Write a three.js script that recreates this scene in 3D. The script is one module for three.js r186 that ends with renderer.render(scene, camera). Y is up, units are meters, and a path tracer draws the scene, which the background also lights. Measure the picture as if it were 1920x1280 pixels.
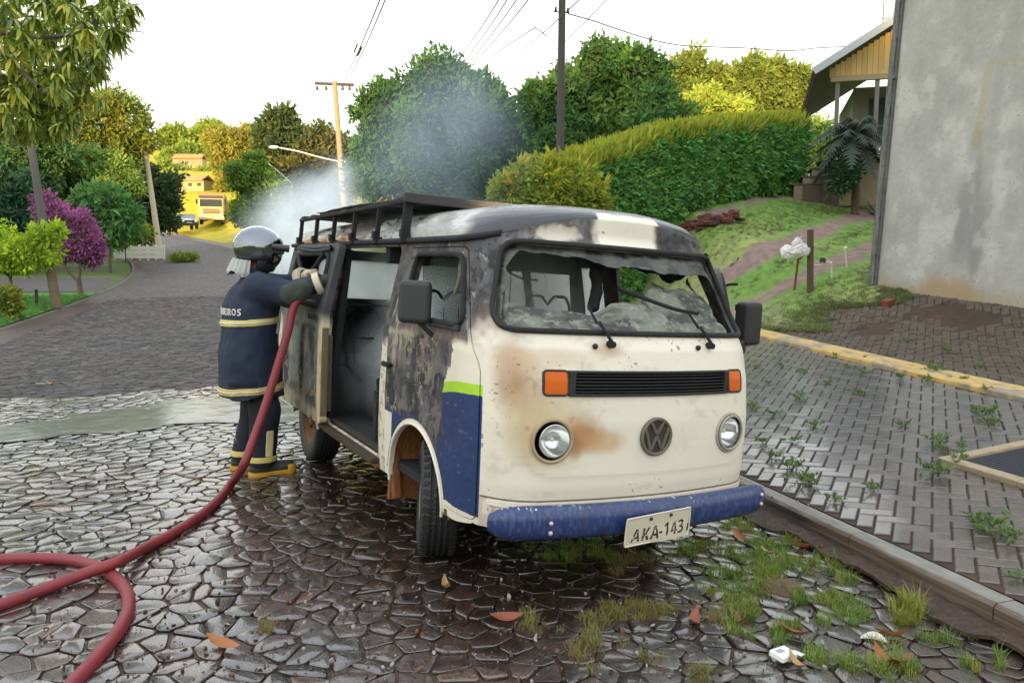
import * as THREE from 'three';
import { RoundedBoxGeometry } from 'three/addons/geometries/RoundedBoxGeometry.js';
import { TextGeometry } from 'three/addons/geometries/TextGeometry.js';
import { FontLoader } from 'three/addons/loaders/FontLoader.js';
import { mergeGeometries, toCreasedNormals } from 'three/addons/utils/BufferGeometryUtils.js';

// ---------------------------------------------------------------- camera, sky, sun, exposure
const scene = new THREE.Scene();
const FPX = 1500, PITCH = 0.107, EYE = 1.668;                 // focal length in pixels of the 1920 px photograph
const camera = new THREE.PerspectiveCamera(2 * Math.atan(640 / FPX) * 180 / Math.PI, 1.5, 0.05, 3000);
camera.position.set(0, EYE, 0);
camera.lookAt(0, EYE - Math.sin(PITCH), -Math.cos(PITCH));
const renderer = new THREE.WebGLRenderer({ antialias: true });
renderer.toneMapping = THREE.LinearToneMapping;
renderer.toneMappingExposure = 1.55;
renderer.shadowMap.enabled = true;

const SUN_DIR = new THREE.Vector3(-0.27, 0.098, 1).normalize();   // low morning sun behind the camera, a little left
const sun = new THREE.DirectionalLight(new THREE.Color(1, 0.66, 0.27), 5);
sun.position.copy(SUN_DIR).multiplyScalar(300);
sun.castShadow = true; sun.shadow.radius = 1.5; sun.shadow.mapSize.set(4096, 4096);
Object.assign(sun.shadow.camera, { left: -120, right: 120, top: 120, bottom: -120, near: 1, far: 700 });
scene.add(sun); scene.add(sun.target);

// ---------------------------------------------------------------- noise and random numbers
function rng(seed) { let a = seed >>> 0; return () => { a = (a + 0x6D2B79F5) >>> 0; let t = a; t = Math.imul(t ^ (t >>> 15), t | 1); t ^= t + Math.imul(t ^ (t >>> 7), t | 61); return ((t ^ (t >>> 14)) >>> 0) / 4294967296; }; }
const h3 = (x, y, z) => { let n = Math.imul(x, 374761393) + Math.imul(y, 668265263) + Math.imul(z, 2147483647 ^ 1274126177); n = Math.imul(n ^ (n >>> 13), 1274126177); n ^= n >>> 16; return (n >>> 0) / 4294967296; };
const fade = t => t * t * (3 - 2 * t), mix = (a, b, t) => a + (b - a) * t, clamp = (x, a = 0, b = 1) => Math.min(b, Math.max(a, x));
const sst = (a, b, x) => fade(clamp((x - a) / (b - a)));
function vn(x, y, z = 0) { const i = Math.floor(x), j = Math.floor(y), k = Math.floor(z), u = fade(x - i), v = fade(y - j), w = fade(z - k);
  const L = kk => mix(mix(h3(i, j, kk), h3(i + 1, j, kk), u), mix(h3(i, j + 1, kk), h3(i + 1, j + 1, kk), u), v);
  return w === 0 ? L(k) : mix(L(k), L(k + 1), w); }
function fbm(x, y, z = 0, o = 4) { let s = 0, a = 0.5, n = 0; for (let i = 0; i < o; i++) { s += a * vn(x, y, z); n += a; a *= 0.5; x = x * 2.03 + 17.1; y = y * 2.03 + 9.7; z = z * 2.03; } return s / n; }

const m3 = (a, b, t) => [mix(a[0], b[0], t), mix(a[1], b[1], t), mix(a[2], b[2], t)];

// the sky: thin bright morning overcast, warmer round the low sun
{
  const w = 512, h = 256, d = new Float32Array(w * h * 4);
  for (let j = 0; j < h; j++) for (let i = 0; i < w; i++) {
    const el = ((j + 0.5) / h - 0.5) * Math.PI, az = ((i + 0.5) / w - 0.5) * 2 * Math.PI;
    const y = Math.sin(el), x = Math.cos(el) * Math.cos(az), z = Math.cos(el) * Math.sin(az);
    const up = Math.max(y, 0), c = x * SUN_DIR.x + y * SUN_DIR.y + z * SUN_DIR.z;
    const cl = fbm(x * 2.2 / (up + 0.25) + 5, z * 2.2 / (up + 0.25), 0, 4);
    const t = Math.pow(up, 0.55), k = 1.12 + 0.16 * (cl - 0.5), g = 0.42 * Math.exp((c - 1) * 3.2);
    const o = (j * w + i) * 4;
    const hz = Math.exp(-up * 7); d[o] = k * mix(1.0, 0.90, t) + g; d[o + 1] = k * mix(1.0, 0.97, t) * (1 - 0.05 * hz) + g * 0.9; d[o + 2] = k * mix(0.955, 1.06, t) * (1 - 0.42 * hz) + g * 0.72; d[o + 3] = 1;
  }
  const sky = new THREE.DataTexture(d, w, h, THREE.RGBAFormat, THREE.FloatType);
  sky.mapping = THREE.EquirectangularReflectionMapping; sky.magFilter = sky.minFilter = THREE.LinearFilter; sky.needsUpdate = true;
  scene.background = sky; scene.environment = sky;
}

// ---------------------------------------------------------------- helpers
const V = (x, y, z) => new THREE.Vector3(x, y, z);
const names = {};
function numbered(n) { const k = names[n] = (names[n] ?? -1) + 1; return k ? n + '_' + String(k).padStart(3, '0') : n; }
function tag(o, label, category, group, kind) { o.userData.label = label; if (category) o.userData.category = category; if (group) o.userData.group = group; if (kind) o.userData.kind = kind; return o; }
function thing(name, label, category, pos, group) { const o = new THREE.Group(); o.name = numbered(name); scene.add(o); if (pos) o.position.set(...pos); tag(o, label, category, group); return o; }
function mesh(name, geo, mat, parent, kind) { const o = new THREE.Mesh(Array.isArray(geo) ? merge(geo) : geo, mat); o.name = parent ? name : numbered(name); (parent || scene).add(o); o.castShadow = o.receiveShadow = true; if (kind) o.userData.kind = kind; return o; }
function clean(g) { const r = g.index ? g.toNonIndexed() : g; for (const k of Object.keys(r.attributes)) if (!['position', 'normal', 'uv', 'color'].includes(k)) r.deleteAttribute(k); if (!r.attributes.uv) r.setAttribute('uv', new THREE.BufferAttribute(new Float32Array(r.attributes.position.count * 2), 2)); if (!r.attributes.normal) r.computeVertexNormals(); return r; }
function merge(list) { const c = list.map(clean); if (c.some(g => g.attributes.color)) for (const g of c) if (!g.attributes.color) g.setAttribute('color', new THREE.BufferAttribute(new Float32Array(g.attributes.position.count * 3).fill(1), 3)); return mergeGeometries(c, false); }
function box(w, h, d, x = 0, y = 0, z = 0, rx = 0, ry = 0, rz = 0, r = 0) {
  const g = r ? new RoundedBoxGeometry(w, h, d, 1, Math.min(r, w / 2.1, h / 2.1, d / 2.1)) : new THREE.BoxGeometry(w, h, d);
  if (rx || ry || rz) g.applyMatrix4(new THREE.Matrix4().makeRotationFromEuler(new THREE.Euler(rx, ry, rz, 'YXZ')));
  return g.translate(x, y, z); }
function cyl(r0, r1, h, x = 0, y = 0, z = 0, seg = 16, rx = 0, rz = 0) { const g = new THREE.CylinderGeometry(r1, r0, h, seg); if (rx) g.rotateX(rx); if (rz) g.rotateZ(rz); return g.translate(x, y, z); }
function rod(a, b, r, r2 = r, seg = 8) { a = V(...(a.toArray?.() ?? a)); b = V(...(b.toArray?.() ?? b)); const d = b.clone().sub(a), L = d.length(); const g = new THREE.CylinderGeometry(r2, r, L, seg); g.applyQuaternion(new THREE.Quaternion().setFromUnitVectors(V(0, 1, 0), d.normalize())); const m = a.add(b).multiplyScalar(0.5); return g.translate(m.x, m.y, m.z); }
function beam(a, b, w, h, up = V(0, 1, 0), r = 0.006) { a = V(...(a.toArray?.() ?? a)); b = V(...(b.toArray?.() ?? b)); const z = b.clone().sub(a), L = z.length(); z.normalize(); const x = up.clone().cross(z).normalize(), y = z.clone().cross(x); const g = new RoundedBoxGeometry(w, h, L, 1, Math.min(r, w / 2.2, h / 2.2)); g.applyMatrix4(new THREE.Matrix4().makeBasis(x, y, z)); a.add(b).multiplyScalar(0.5); return g.translate(a.x, a.y, a.z); }
function tube(pts, r, seg = pts.length * 6, rad = 8, closed = false, tension = 0.5) { return new THREE.TubeGeometry(new THREE.CatmullRomCurve3(pts.map(p => p.isVector3 ? p : V(...p)), closed, 'catmullrom', tension), seg, r, rad, closed); }
function std(r, g, b, rough = 0.8, o = {}) { return new THREE.MeshStandardMaterial({ color: new THREE.Color().setRGB(r, g, b), roughness: rough, ...o }); }
function phys(r, g, b, rough = 0.5, o = {}) { return new THREE.MeshPhysicalMaterial({ color: new THREE.Color().setRGB(r, g, b), roughness: rough, ...o }); }
// colour texture from a function of (u, v) giving linear 0..1 colours; 1-channel ones for bump / roughness
const enc = c => { c = clamp(c); return Math.round(255 * (c <= 0.0031308 ? 12.92 * c : 1.055 * Math.pow(c, 1 / 2.4) - 0.055)); };
function colorTex(w, h, f, wrap = true) { const d = new Uint8Array(w * h * 4); for (let j = 0; j < h; j++) for (let i = 0; i < w; i++) { const c = f((i + 0.5) / w, (j + 0.5) / h), o = (j * w + i) * 4; d[o] = enc(c[0]); d[o + 1] = enc(c[1]); d[o + 2] = enc(c[2]); d[o + 3] = 255; }
  const t = new THREE.DataTexture(d, w, h); t.colorSpace = THREE.SRGBColorSpace; t.magFilter = t.minFilter = THREE.LinearFilter; t.wrapS = t.wrapT = wrap ? THREE.RepeatWrapping : THREE.ClampToEdgeWrapping; t.needsUpdate = true; return t; }
function grayTex(w, h, f, wrap = true) { const d = new Uint8Array(w * h * 4); for (let j = 0; j < h; j++) for (let i = 0; i < w; i++) { const c = Math.round(255 * clamp(f((i + 0.5) / w, (j + 0.5) / h))), o = (j * w + i) * 4; d[o] = d[o + 1] = d[o + 2] = c; d[o + 3] = 255; }
  const t = new THREE.DataTexture(d, w, h); t.magFilter = t.minFilter = THREE.LinearFilter; t.wrapS = t.wrapT = wrap ? THREE.RepeatWrapping : THREE.ClampToEdgeWrapping; t.needsUpdate = true; return t; }
function rep(t, x, y) { const c = t.clone(); c.repeat.set(x, y); c.needsUpdate = true; return c; }
// wrap-around noise for tiling textures
function tfbm(u, v, f, o = 4, s = 0) { let r = 0, a = 0.5, n = 0; for (let i = 0; i < o; i++) { const x = u * f, y = v * f, i0 = Math.floor(x), j0 = Math.floor(y), p = fade(x - i0), q = fade(y - j0), H = (a, b) => h3(((a % f) + f) % f, ((b % f) + f) % f, s + i * 7); r += a * mix(mix(H(i0, j0), H(i0 + 1, j0), p), mix(H(i0, j0 + 1), H(i0 + 1, j0 + 1), p), q); n += a; a *= 0.5; f *= 2; } return r / n; }
// naive surface nets: a closed smooth mesh of f < 0
function nets(f, lo, hi, cell) {
  const n = [0, 1, 2].map(k => Math.ceil((hi[k] - lo[k]) / cell) + 2), o = lo.map(v => v - cell * 0.5), sx = 1, sy = n[0], sz = n[0] * n[1];
  const val = new Float32Array(n[0] * n[1] * n[2]);
  for (let k = 0, q = 0; k < n[2]; k++) for (let j = 0; j < n[1]; j++) for (let i = 0; i < n[0]; i++, q++) val[q] = f(o[0] + i * cell, o[1] + j * cell, o[2] + k * cell);
  const idx = new Int32Array(val.length).fill(-1), pos = [], tri = [];
  for (let k = 0; k < n[2] - 1; k++) for (let j = 0; j < n[1] - 1; j++) for (let i = 0; i < n[0] - 1; i++) {
    const q = i + j * sy + k * sz; let m = 0, x = 0, y = 0, z = 0, c = 0; const g = [];
    for (let b = 0; b < 8; b++) { g[b] = val[q + (b & 1) + ((b >> 1) & 1) * sy + (b >> 2) * sz]; if (g[b] < 0) m |= 1 << b; }
    if (m === 0 || m === 255) continue;
    for (let a = 0; a < 8; a++) for (const s of [1, 2, 4]) if (!(a & s)) { const b = a | s; if ((g[a] < 0) !== (g[b] < 0)) { const t = g[a] / (g[a] - g[b]); x += (a & 1) + (s === 1 ? t : 0); y += ((a >> 1) & 1) + (s === 2 ? t : 0); z += (a >> 2) + (s === 4 ? t : 0); c++; } }
    idx[q] = pos.length / 3; pos.push(o[0] + (i + x / c) * cell, o[1] + (j + y / c) * cell, o[2] + (k + z / c) * cell);
  }
  const quad = (a, b, c, d, flip) => { if (a < 0 || b < 0 || c < 0 || d < 0) return; flip ? tri.push(a, c, b, a, d, c) : tri.push(a, b, c, a, c, d); };
  for (let k = 1; k < n[2] - 1; k++) for (let j = 1; j < n[1] - 1; j++) for (let i = 1; i < n[0] - 1; i++) {
    const q = i + j * sy + k * sz, s = val[q] < 0;
    if (s !== val[q + sx] < 0) quad(idx[q - sy - sz], idx[q - sz], idx[q], idx[q - sy], !s);
    if (s !== val[q + sy] < 0) quad(idx[q - sx - sz], idx[q - sx], idx[q], idx[q - sz], !s);
    if (s !== val[q + sz] < 0) quad(idx[q - sx - sy], idx[q - sy], idx[q], idx[q - sx], !s);
  }
  const e = cell * 0.5, nor = new Float32Array(pos.length);
  for (let i = 0; i < pos.length; i += 3) { const [x, y, z] = [pos[i], pos[i + 1], pos[i + 2]]; const a = f(x + e, y, z) - f(x - e, y, z), b = f(x, y + e, z) - f(x, y - e, z), c = f(x, y, z + e) - f(x, y, z - e), L = Math.hypot(a, b, c) || 1; nor[i] = a / L; nor[i + 1] = b / L; nor[i + 2] = c / L; }
  const gm = new THREE.BufferGeometry(); gm.setAttribute('position', new THREE.Float32BufferAttribute(pos, 3)); gm.setAttribute('normal', new THREE.BufferAttribute(nor, 3)); gm.setIndex(tri); return gm;
}
const smin = (a, b, k) => { const h = clamp(0.5 + 0.5 * (b - a) / k); return mix(b, a, h) - k * h * (1 - h); };
function capsule(px, py, pz, a, b, ra, rb) { const bx = b[0] - a[0], by = b[1] - a[1], bz = b[2] - a[2], x = px - a[0], y = py - a[1], z = pz - a[2]; const t = clamp((x * bx + y * by + z * bz) / (bx * bx + by * by + bz * bz)); return Math.hypot(x - t * bx, y - t * by, z - t * bz) - mix(ra, rb, t); }
// a pixel of the photograph at a distance along -z, as a place in the scene
function ray(u, v) { const cp = Math.cos(PITCH), sp = Math.sin(PITCH), x = (u - 960) / FPX, y = -(v - 640) / FPX; return V(x, y * cp - sp, -y * sp - cp); }
function at(u, v, d) { const r = ray(u, v); return V(r.x, r.y, r.z).multiplyScalar(d / -r.z).add(V(0, EYE, 0)); }
function onGround(u, v, lift = 0) { const r = ray(u, v); let t = 0.5, dt = 0.1, hit = false; for (let i = 0; i < 6000; i++) { if (EYE + r.y * t < ground(r.x * t, r.z * t) + lift) { hit = true; if (dt < 0.001) break; t -= dt; dt *= 0.25; } else if (!hit) dt = 0.05 + t * 0.01; t += dt; } return V(r.x * t, ground(r.x * t, r.z * t) + lift, r.z * t); }
// ---------------------------------------------------------------- the lie of the land
const K0 = [1.72, -5.6], KD = [-0.30, -0.954], KL = [-0.954, 0.30];      // right kerb line: a point, its direction away, the direction to the left
const bend = t => t < 90 ? 0.0045 * Math.max(0, t - 26) ** 2 : 0.0045 * 64 ** 2 + 0.576 * (t - 90);
function st(x, z) { const dx = x - K0[0], dz = z - K0[1], t = dx * KD[0] + dz * KD[1]; return [dx * KL[0] + dz * KL[1] - bend(t), t]; }
function xz(s, t) { s += bend(t); return [K0[0] + s * KL[0] + t * KD[0], K0[1] + s * KL[1] + t * KD[1]]; }
function valley(x, z) { const d = -z; return d > 8 ? (d < 95 ? 0.00085 * (d - 8) ** 2 : 6.434 + 0.185 * (Math.min(d, 260) - 95)) : z > 12 ? 0.11 * Math.min(z - 12, 130) : 0; }
const ROADW = 8.5;
function roadY(s) { const e = 2.5 - s; return -0.067 * (e > 0.4 ? e - 0.2 : e > 0 ? e * e / 0.8 : 0) - 0.03 * Math.max(0, s - 6.5); }
// the lawn hill on the right goes through these places (pixel, distance)
const HILL = [[1640, 537, 14.1], [1920, 574, 11.3], [1400, 600, 12.6], [1520, 545, 14.2], [1310, 470, 17], [1480, 470, 17.4], [1640, 440, 18.5], [1200, 400, 19.5], [1300, 372, 22], [1420, 362, 23.5], [1520, 352, 24.5], [1640, 356, 24.5], [1360, 418, 19.6], [1560, 400, 21], [1060, 400, 18], [1000, 392, 20], [2300, 640, 9.0], [2300, 480, 20], [1700, 300, 34], [1400, 330, 34], [1100, 360, 34]].map(([u, v, d]) => { const p = at(u, v, d); return [p.x, p.z, p.y]; });
for (let t = -8; t < 26; t += 3) { const [x, z] = xz(-4.6, t); HILL.push([x, z, 0.42 + valley(x, z)]); }
const tps = (() => { const n = HILL.length, m = n + 3, A = []; const U = r => r > 0 ? r * r * Math.log(r) : 0;
  for (let i = 0; i < m; i++) { A[i] = new Float64Array(m + 1); }
  for (let i = 0; i < n; i++) { for (let j = 0; j < n; j++) A[i][j] = U(Math.hypot(HILL[i][0] - HILL[j][0], HILL[i][1] - HILL[j][1])); A[i][i] += 0.6; A[i][n] = A[n][i] = 1; A[i][n + 1] = A[n + 1][i] = HILL[i][0]; A[i][n + 2] = A[n + 2][i] = HILL[i][1]; A[i][m] = HILL[i][2]; }
  for (let c = 0; c < m; c++) { let p = c; for (let r = c + 1; r < m; r++) if (Math.abs(A[r][c]) > Math.abs(A[p][c])) p = r; [A[c], A[p]] = [A[p], A[c]]; for (let r = 0; r < m; r++) if (r !== c) { const k = A[r][c] / A[c][c]; if (k) for (let q = c; q <= m; q++) A[r][q] -= k * A[c][q]; } }
  const w = A.map((r, i) => r[m] / r[i]);
  return (x, z) => { let y = w[n] + w[n + 1] * x + w[n + 2] * z; for (let i = 0; i < n; i++) y += w[i] * U(Math.hypot(x - HILL[i][0], z - HILL[i][1])); return y; }; })();
function ground(x, z) {
  const [s, t] = st(x, z), b = valley(x, z);
  if (s >= 0) return b + (s <= ROADW ? roadY(s) : roadY(ROADW) + 0.12 + 0.02 * (s - ROADW - 0.2) * (s < 30 ? 1 : 0));
  const walk = b + 0.0 + Math.min(-s, 4.6) * 0.092;
  if (s > -4.5) return walk;
  const far = sst(34, 60, -z) + sst(10, 22, x - 6) * 0 + sst(-1.5, 6, z);
  return mix(mix(walk, tps(x, z), sst(4.5, 7.2, -s)), b + 2.5 * sst(4, 12, -s), clamp(far));
}

// one sheet of ground out to the horizon (the road, the pavement and the lawn lie on it)
const grassCol = (x, z) => { const n = fbm(x * 0.35, z * 0.35, 3, 3), m = fbm(x * 3.1, z * 3.1, 8, 3); return [mix(0.055, 0.12, n) * (0.7 + 0.6 * m), mix(0.10, 0.16, n) * (0.7 + 0.6 * m), mix(0.018, 0.03, m)]; };
{
  const ax = [], az = []; let c;
  for (c = -30; c < 30; c += 0.5) ax.push(c); for (let k = 1, v = 30; v < 900; k *= 1.09, v += k) { ax.push(v); ax.unshift(-v); }
  for (c = -45; c < 8; c += 0.5) az.push(c); for (let k = 1, v = 8; v < 400; k *= 1.1, v += k) az.push(v); for (let k = 1, v = 46; v < 900; k *= 1.05, v += k) az.unshift(-v);
  ax.sort((a, b) => a - b); az.sort((a, b) => a - b);
  const pos = [], uv = [], col = [], ix = [];
  for (const z of az) for (const x of ax) { const [s] = st(x, z); let y = ground(x, z); if (s > -9 && s < ROADW + 0.12 && z < 8) y -= 0.40; pos.push(x, y, z); uv.push(x / 3, z / 3); const g = grassCol(x * 0.3, z * 0.3), f = sst(58, 80, -z); col.push(mix(g[0], 0.42, f), mix(g[1], 0.37, f), mix(g[2], 0.015, f)); }
  for (let j = 0; j < az.length - 1; j++) for (let i = 0; i < ax.length - 1; i++) { const a = j * ax.length + i, b = a + 1, e = a + ax.length; ix.push(a, e, b, b, e, e + 1); }
  const g = new THREE.BufferGeometry(); g.setAttribute('position', new THREE.Float32BufferAttribute(pos, 3)); g.setAttribute('uv', new THREE.Float32BufferAttribute(uv, 2)); g.setAttribute('color', new THREE.Float32BufferAttribute(col, 3)); g.setIndex(ix); g.computeVertexNormals();
  const grain = colorTex(256, 256, (u, v) => { const n = 0.55 + 0.75 * tfbm(u, v, 24, 3, 5); return [n, n, n * 0.9].map(k => Math.min(1, k)); });
  const m = std(1, 1, 1, 1, { vertexColors: true, map: grain });
  const o = mesh('ground', g, m); tag(o, 'grassy ground running from the street to the sunlit hill', null, null, 'structure');
}
// a sheet laid over the land inside s0..s1, t0..t1 of the street
function sheet(s0, s1, t0, t1, ds, dt, yOf, uvScale = 1) {
  const ns = Math.max(1, Math.round((s1 - s0) / ds)), nt = Math.round((t1 - t0) / dt), pos = [], uv = [], ix = [];
  for (let j = 0; j <= nt; j++) for (let i = 0; i <= ns; i++) { const s = mix(s0, s1, i / ns), t = mix(t0, t1, j / nt), [x, z] = xz(s, t); pos.push(x, yOf(x, z, s, t), z); uv.push(x * uvScale, -z * uvScale); }
  for (let j = 0; j < nt; j++) for (let i = 0; i < ns; i++) { const a = j * (ns + 1) + i, b = a + 1, c = a + ns + 1; ix.push(a, c, b, b, c, c + 1); }
  const g = new THREE.BufferGeometry(); g.setAttribute('position', new THREE.Float32BufferAttribute(pos, 3)); g.setAttribute('uv', new THREE.Float32BufferAttribute(uv, 2)); g.setIndex(ix); g.computeVertexNormals();
  const n = g.attributes.normal; if (n.getY(0) < 0) { const q = g.index.array; for (let i = 0; i < q.length; i += 3) { const k = q[i]; q[i] = q[i + 1]; q[i + 1] = k; } g.computeVertexNormals(); }
  return g;
}
const R1 = rng(11);
// ---- road bed of wet earth, with the stones on it
const mudTex = colorTex(512, 512, (u, v) => { const n = tfbm(u, v, 6, 5, 1), m = tfbm(u, v, 40, 3, 2), k = 0.6 + 0.8 * m; return [mix(0.030, 0.075, n) * k, mix(0.022, 0.040, n) * k, mix(0.017, 0.026, n) * k]; });
const mudBump = grayTex(512, 512, (u, v) => tfbm(u, v, 32, 4, 4));
const wetZone = (x, z) => { const [s, t] = st(x, z); const n = fbm(x * 0.9, z * 0.9, 5, 3) - 0.5; return sst(10.3, 8.6, -z - 0.32 * (x + 5.6) + n * 1.5); };
const bedMat = phys(1, 1, 1, 0.45, { map: mudTex, bumpMap: mudBump, bumpScale: 0.012 });
const road = mesh('road', sheet(0.001, ROADW, -9, 92, 0.5, 0.5, (x, z, s) => ground(x, z) - 0.008, 0.5), bedMat); tag(road, 'wet street paved with irregular basalt stones', null, null, 'structure');
// irregular stones: cells of a jittered grid, cut from each other, each with a bevelled and slightly tilted top
const stoneRaw = [];
{
  const NS = Math.round(ROADW / 0.145), T0 = -4.6, T1 = 24, NT = Math.round((T1 - T0) / 0.122), cell = (i, j) => { const q = h3(i, j, 77), w = h3(i, j, 78); return [(i + 0.5 + (q - 0.5) * 1.05 + (j & 1) * 0.42) * 0.145, T0 + (j + 0.5 + (w - 0.5) * 0.86) * 0.122]; };
  for (let j = 1; j < NT - 1; j++) for (let i = 0; i < NS; i++) {
    const c = cell(i, j); if (c[0] < 0.06 || c[0] > ROADW - 0.05) continue;
    const [cx, cz] = xz(c[0], c[1]), dep = -cz; if (dep < 1.9 || Math.abs(cx) > dep * 0.70 + 0.3) continue;
    let poly = [[-0.18, -0.15], [0.18, -0.15], [0.18, 0.15], [-0.18, 0.15]];
    for (let b = -2; b <= 2; b++) for (let a = -2; a <= 2; a++) { if (!a && !b) continue; const n = cell(i + a, j + b), dx = n[0] - c[0], dy = n[1] - c[1], h = (dx * dx + dy * dy) / 2, out = [];
      for (let k = 0; k < poly.length; k++) { const P = poly[k], Q = poly[(k + 1) % poly.length], p = P[0] * dx + P[1] * dy - h, q = Q[0] * dx + Q[1] * dy - h; if (p <= 0) out.push(P); if ((p < 0) !== (q < 0)) { const f = p / (p - q); out.push([mix(P[0], Q[0], f), mix(P[1], Q[1], f)]); } }
      poly = out; if (poly.length < 3) break; }
    if (poly.length < 3) continue;
    let ex = 0, ey = 0; for (const p of poly) { ex += p[0]; ey += p[1]; } ex /= poly.length; ey /= poly.length;
    const q = []; for (const p of poly) { const w = [p[0] - ex, p[1] - ey]; if (!q.length || Math.hypot(w[0] - q[q.length - 1][0], w[1] - q[q.length - 1][1]) > 0.018) q.push(w); }
    if (q.length < 3) continue;
    stoneRaw.push({ s: c[0] + ex, t: c[1] + ey, poly: q, i, j, dep });
  }
}
// brown mud on the stones; dark reflections of trees and van painted in too
const MUD_AND_REFLECTION = (x, z) => { const n = fbm(x * 1.4, z * 1.4, 12, 4) - .5, m = fbm(x * 5, z * 5, 13, 3) - .5; return clamp(sst(-.3, .25, x + 1.9 - (z + 6) * .33 + n * 1.8 + m * .5) * sst(2.95, 3.55, -z + n * 1.2) * .88 + .5 * sst(.12, .25, n)); };
function stoneGeo(o, origin) {
  const r = (k) => h3(o.i, o.j, 100 + k), gap = mix(0.92, 1.02, r(1)), lift = 0.001 + 0.011 * r(2), tx = (r(3) - 0.5) * 0.11, ty = (r(4) - 0.5) * 0.11, wear = gap * (0.93 + 0.04 * r(5));
  const cutc = []; o.poly.forEach((p, k) => { const L = o.poly.length, a = o.poly[(k + L - 1) % L], b = o.poly[(k + 1) % L], q = i => .07 + .15 * h3(o.i * 9 + k, o.j, 120 + i), w = i => 1 - .07 * h3(o.i * 9 + k, o.j, 130 + i); for (const [e, i] of [[a, 1], [b, 2]]) cutc.push([mix(p[0], e[0], q(i)) * w(i), mix(p[1], e[1], q(i)) * w(i)]); }); if (o.dep < 9) o.poly = cutc;
  const pos = [], n = o.poly.length, P = (a, b, y) => { const [x, z] = xz(Math.max(0.004, Math.min(ROADW - 0.004, o.s + a)), o.t + b), g = ground(x, z); pos.push(x - origin[0], g + y - origin[1], z - origin[2]); };
  const R = [[gap, -0.03, 0], [gap * 0.99, lift * 0.35, 0.4], [gap * wear, lift, 1]];
  for (const [k, y, f] of R) for (const [a, b] of o.poly) P(a * k, b * k, y + f * (a * tx + b * ty));
  P(0, 0, lift + 0.002);
  const ix = []; for (let l = 0; l < 2; l++) for (let k = 0; k < n; k++) { const a = l * n + k, b = l * n + (k + 1) % n; ix.push(a, b, a + n, b, b + n, a + n); }
  for (let k = 0; k < n; k++) ix.push(2 * n + k, 2 * n + (k + 1) % n, 3 * n);
  const g = new THREE.BufferGeometry(); g.setAttribute('position', new THREE.Float32BufferAttribute(pos, 3)); g.setIndex(ix); g.computeVertexNormals(); 
  if (g.attributes.normal.getY(3 * n) < 0) { for (let k = 0; k < ix.length; k += 3) { const q = ix[k]; ix[k] = ix[k + 1]; ix[k + 1] = q; } g.setIndex(ix); g.computeVertexNormals(); }
  const N = pos.length / 3, uv = new Float32Array(N * 2), col = new Float32Array(N * 3); for (let k = 0; k < N; k++) { uv[2 * k] = (pos[3 * k] + origin[0]) * 1.7 + o.i * 0.37; uv[2 * k + 1] = (pos[3 * k + 2] + origin[2]) * 1.7 + o.j * 0.21; }
  const cx = xz(o.s, o.t), v = r(6), big = fbm(cx[0] * 0.7, cx[1] * 0.7, 2, 3), red = clamp(sst(0.46, 0.62, big) * 0.8 + (r(7) > 0.86 ? 0.6 : 0)) * (o.dry ? .4 : 1), k = mix(0.55, 1.35, v * v) * o.tone;
  let base = [mix(0.088, 0.110, red) * k, mix(0.080, 0.060, red) * k, mix(0.076, 0.044, red) * k];
  { const [X, Z] = cx, md = MUD_AND_REFLECTION(X, Z) * (r(8) > .9 ? .4 : 1), mk = .6 + .8 * r(9); base = [mix(base[0], .034 * mk, md), mix(base[1], .023 * mk, md), mix(base[2], .017 * mk, md)]; }
  for (let q = 0; q < N; q++) { col[3 * q] = base[0]; col[3 * q + 1] = base[1]; col[3 * q + 2] = base[2]; }
  g.setAttribute('uv', new THREE.BufferAttribute(uv, 2)); g.setAttribute('color', new THREE.BufferAttribute(col, 3)); return g;
}
const stoneMap = colorTex(512, 512, (u, v) => { const n = tfbm(u, v, 8, 5, 21), m = tfbm(u, v, 64, 3, 22), k = clamp(0.55 + 0.7 * (n - 0.5) + 0.7 * (m - 0.5) + 0.15); return [k, k * 0.985, k * 0.96]; });
const stoneBump = grayTex(512, 512, (u, v) => 0.6 * tfbm(u, v, 16, 4, 31) + 0.4 * tfbm(u, v, 80, 2, 32));
const stoneRough = grayTex(512, 512, (u, v) => 0.45 + 0.55 * sst(0.35, 0.65, tfbm(u, v, 10, 4, 33)));
const wetStone = phys(1, 1, 1, 0.30, { vertexColors: true, map: stoneMap, bumpMap: stoneBump, bumpScale: 0.005, roughnessMap: stoneRough, ior: 1.7, clearcoat: 1, clearcoatRoughness: 0.10 });
const dryStone = std(1, 1, 1, 0.72, { vertexColors: true, map: stoneMap, bumpMap: stoneBump, bumpScale: 0.008 });
{
  const hidden = o => { const [x, z] = xz(o.s, o.t); return false; };
  stoneRaw.sort((a, b) => a.dep - b.dep);
  const wet = [], dry = []; let n = 0;
  for (const o of stoneRaw) {
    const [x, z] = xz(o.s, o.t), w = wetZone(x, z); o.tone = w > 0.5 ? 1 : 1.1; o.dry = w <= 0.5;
    const shown = o.dep > 2.35 && Math.abs(x) < o.dep * 0.635;
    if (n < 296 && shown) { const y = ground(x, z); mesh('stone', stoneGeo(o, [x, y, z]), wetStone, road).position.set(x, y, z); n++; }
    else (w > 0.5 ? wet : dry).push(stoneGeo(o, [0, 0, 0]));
  }
  mesh('wet_stones', merge(wet), wetStone, road, 'stuff'); mesh('dry_stones', merge(dry), dryStone, road, 'stuff');
}
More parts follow.
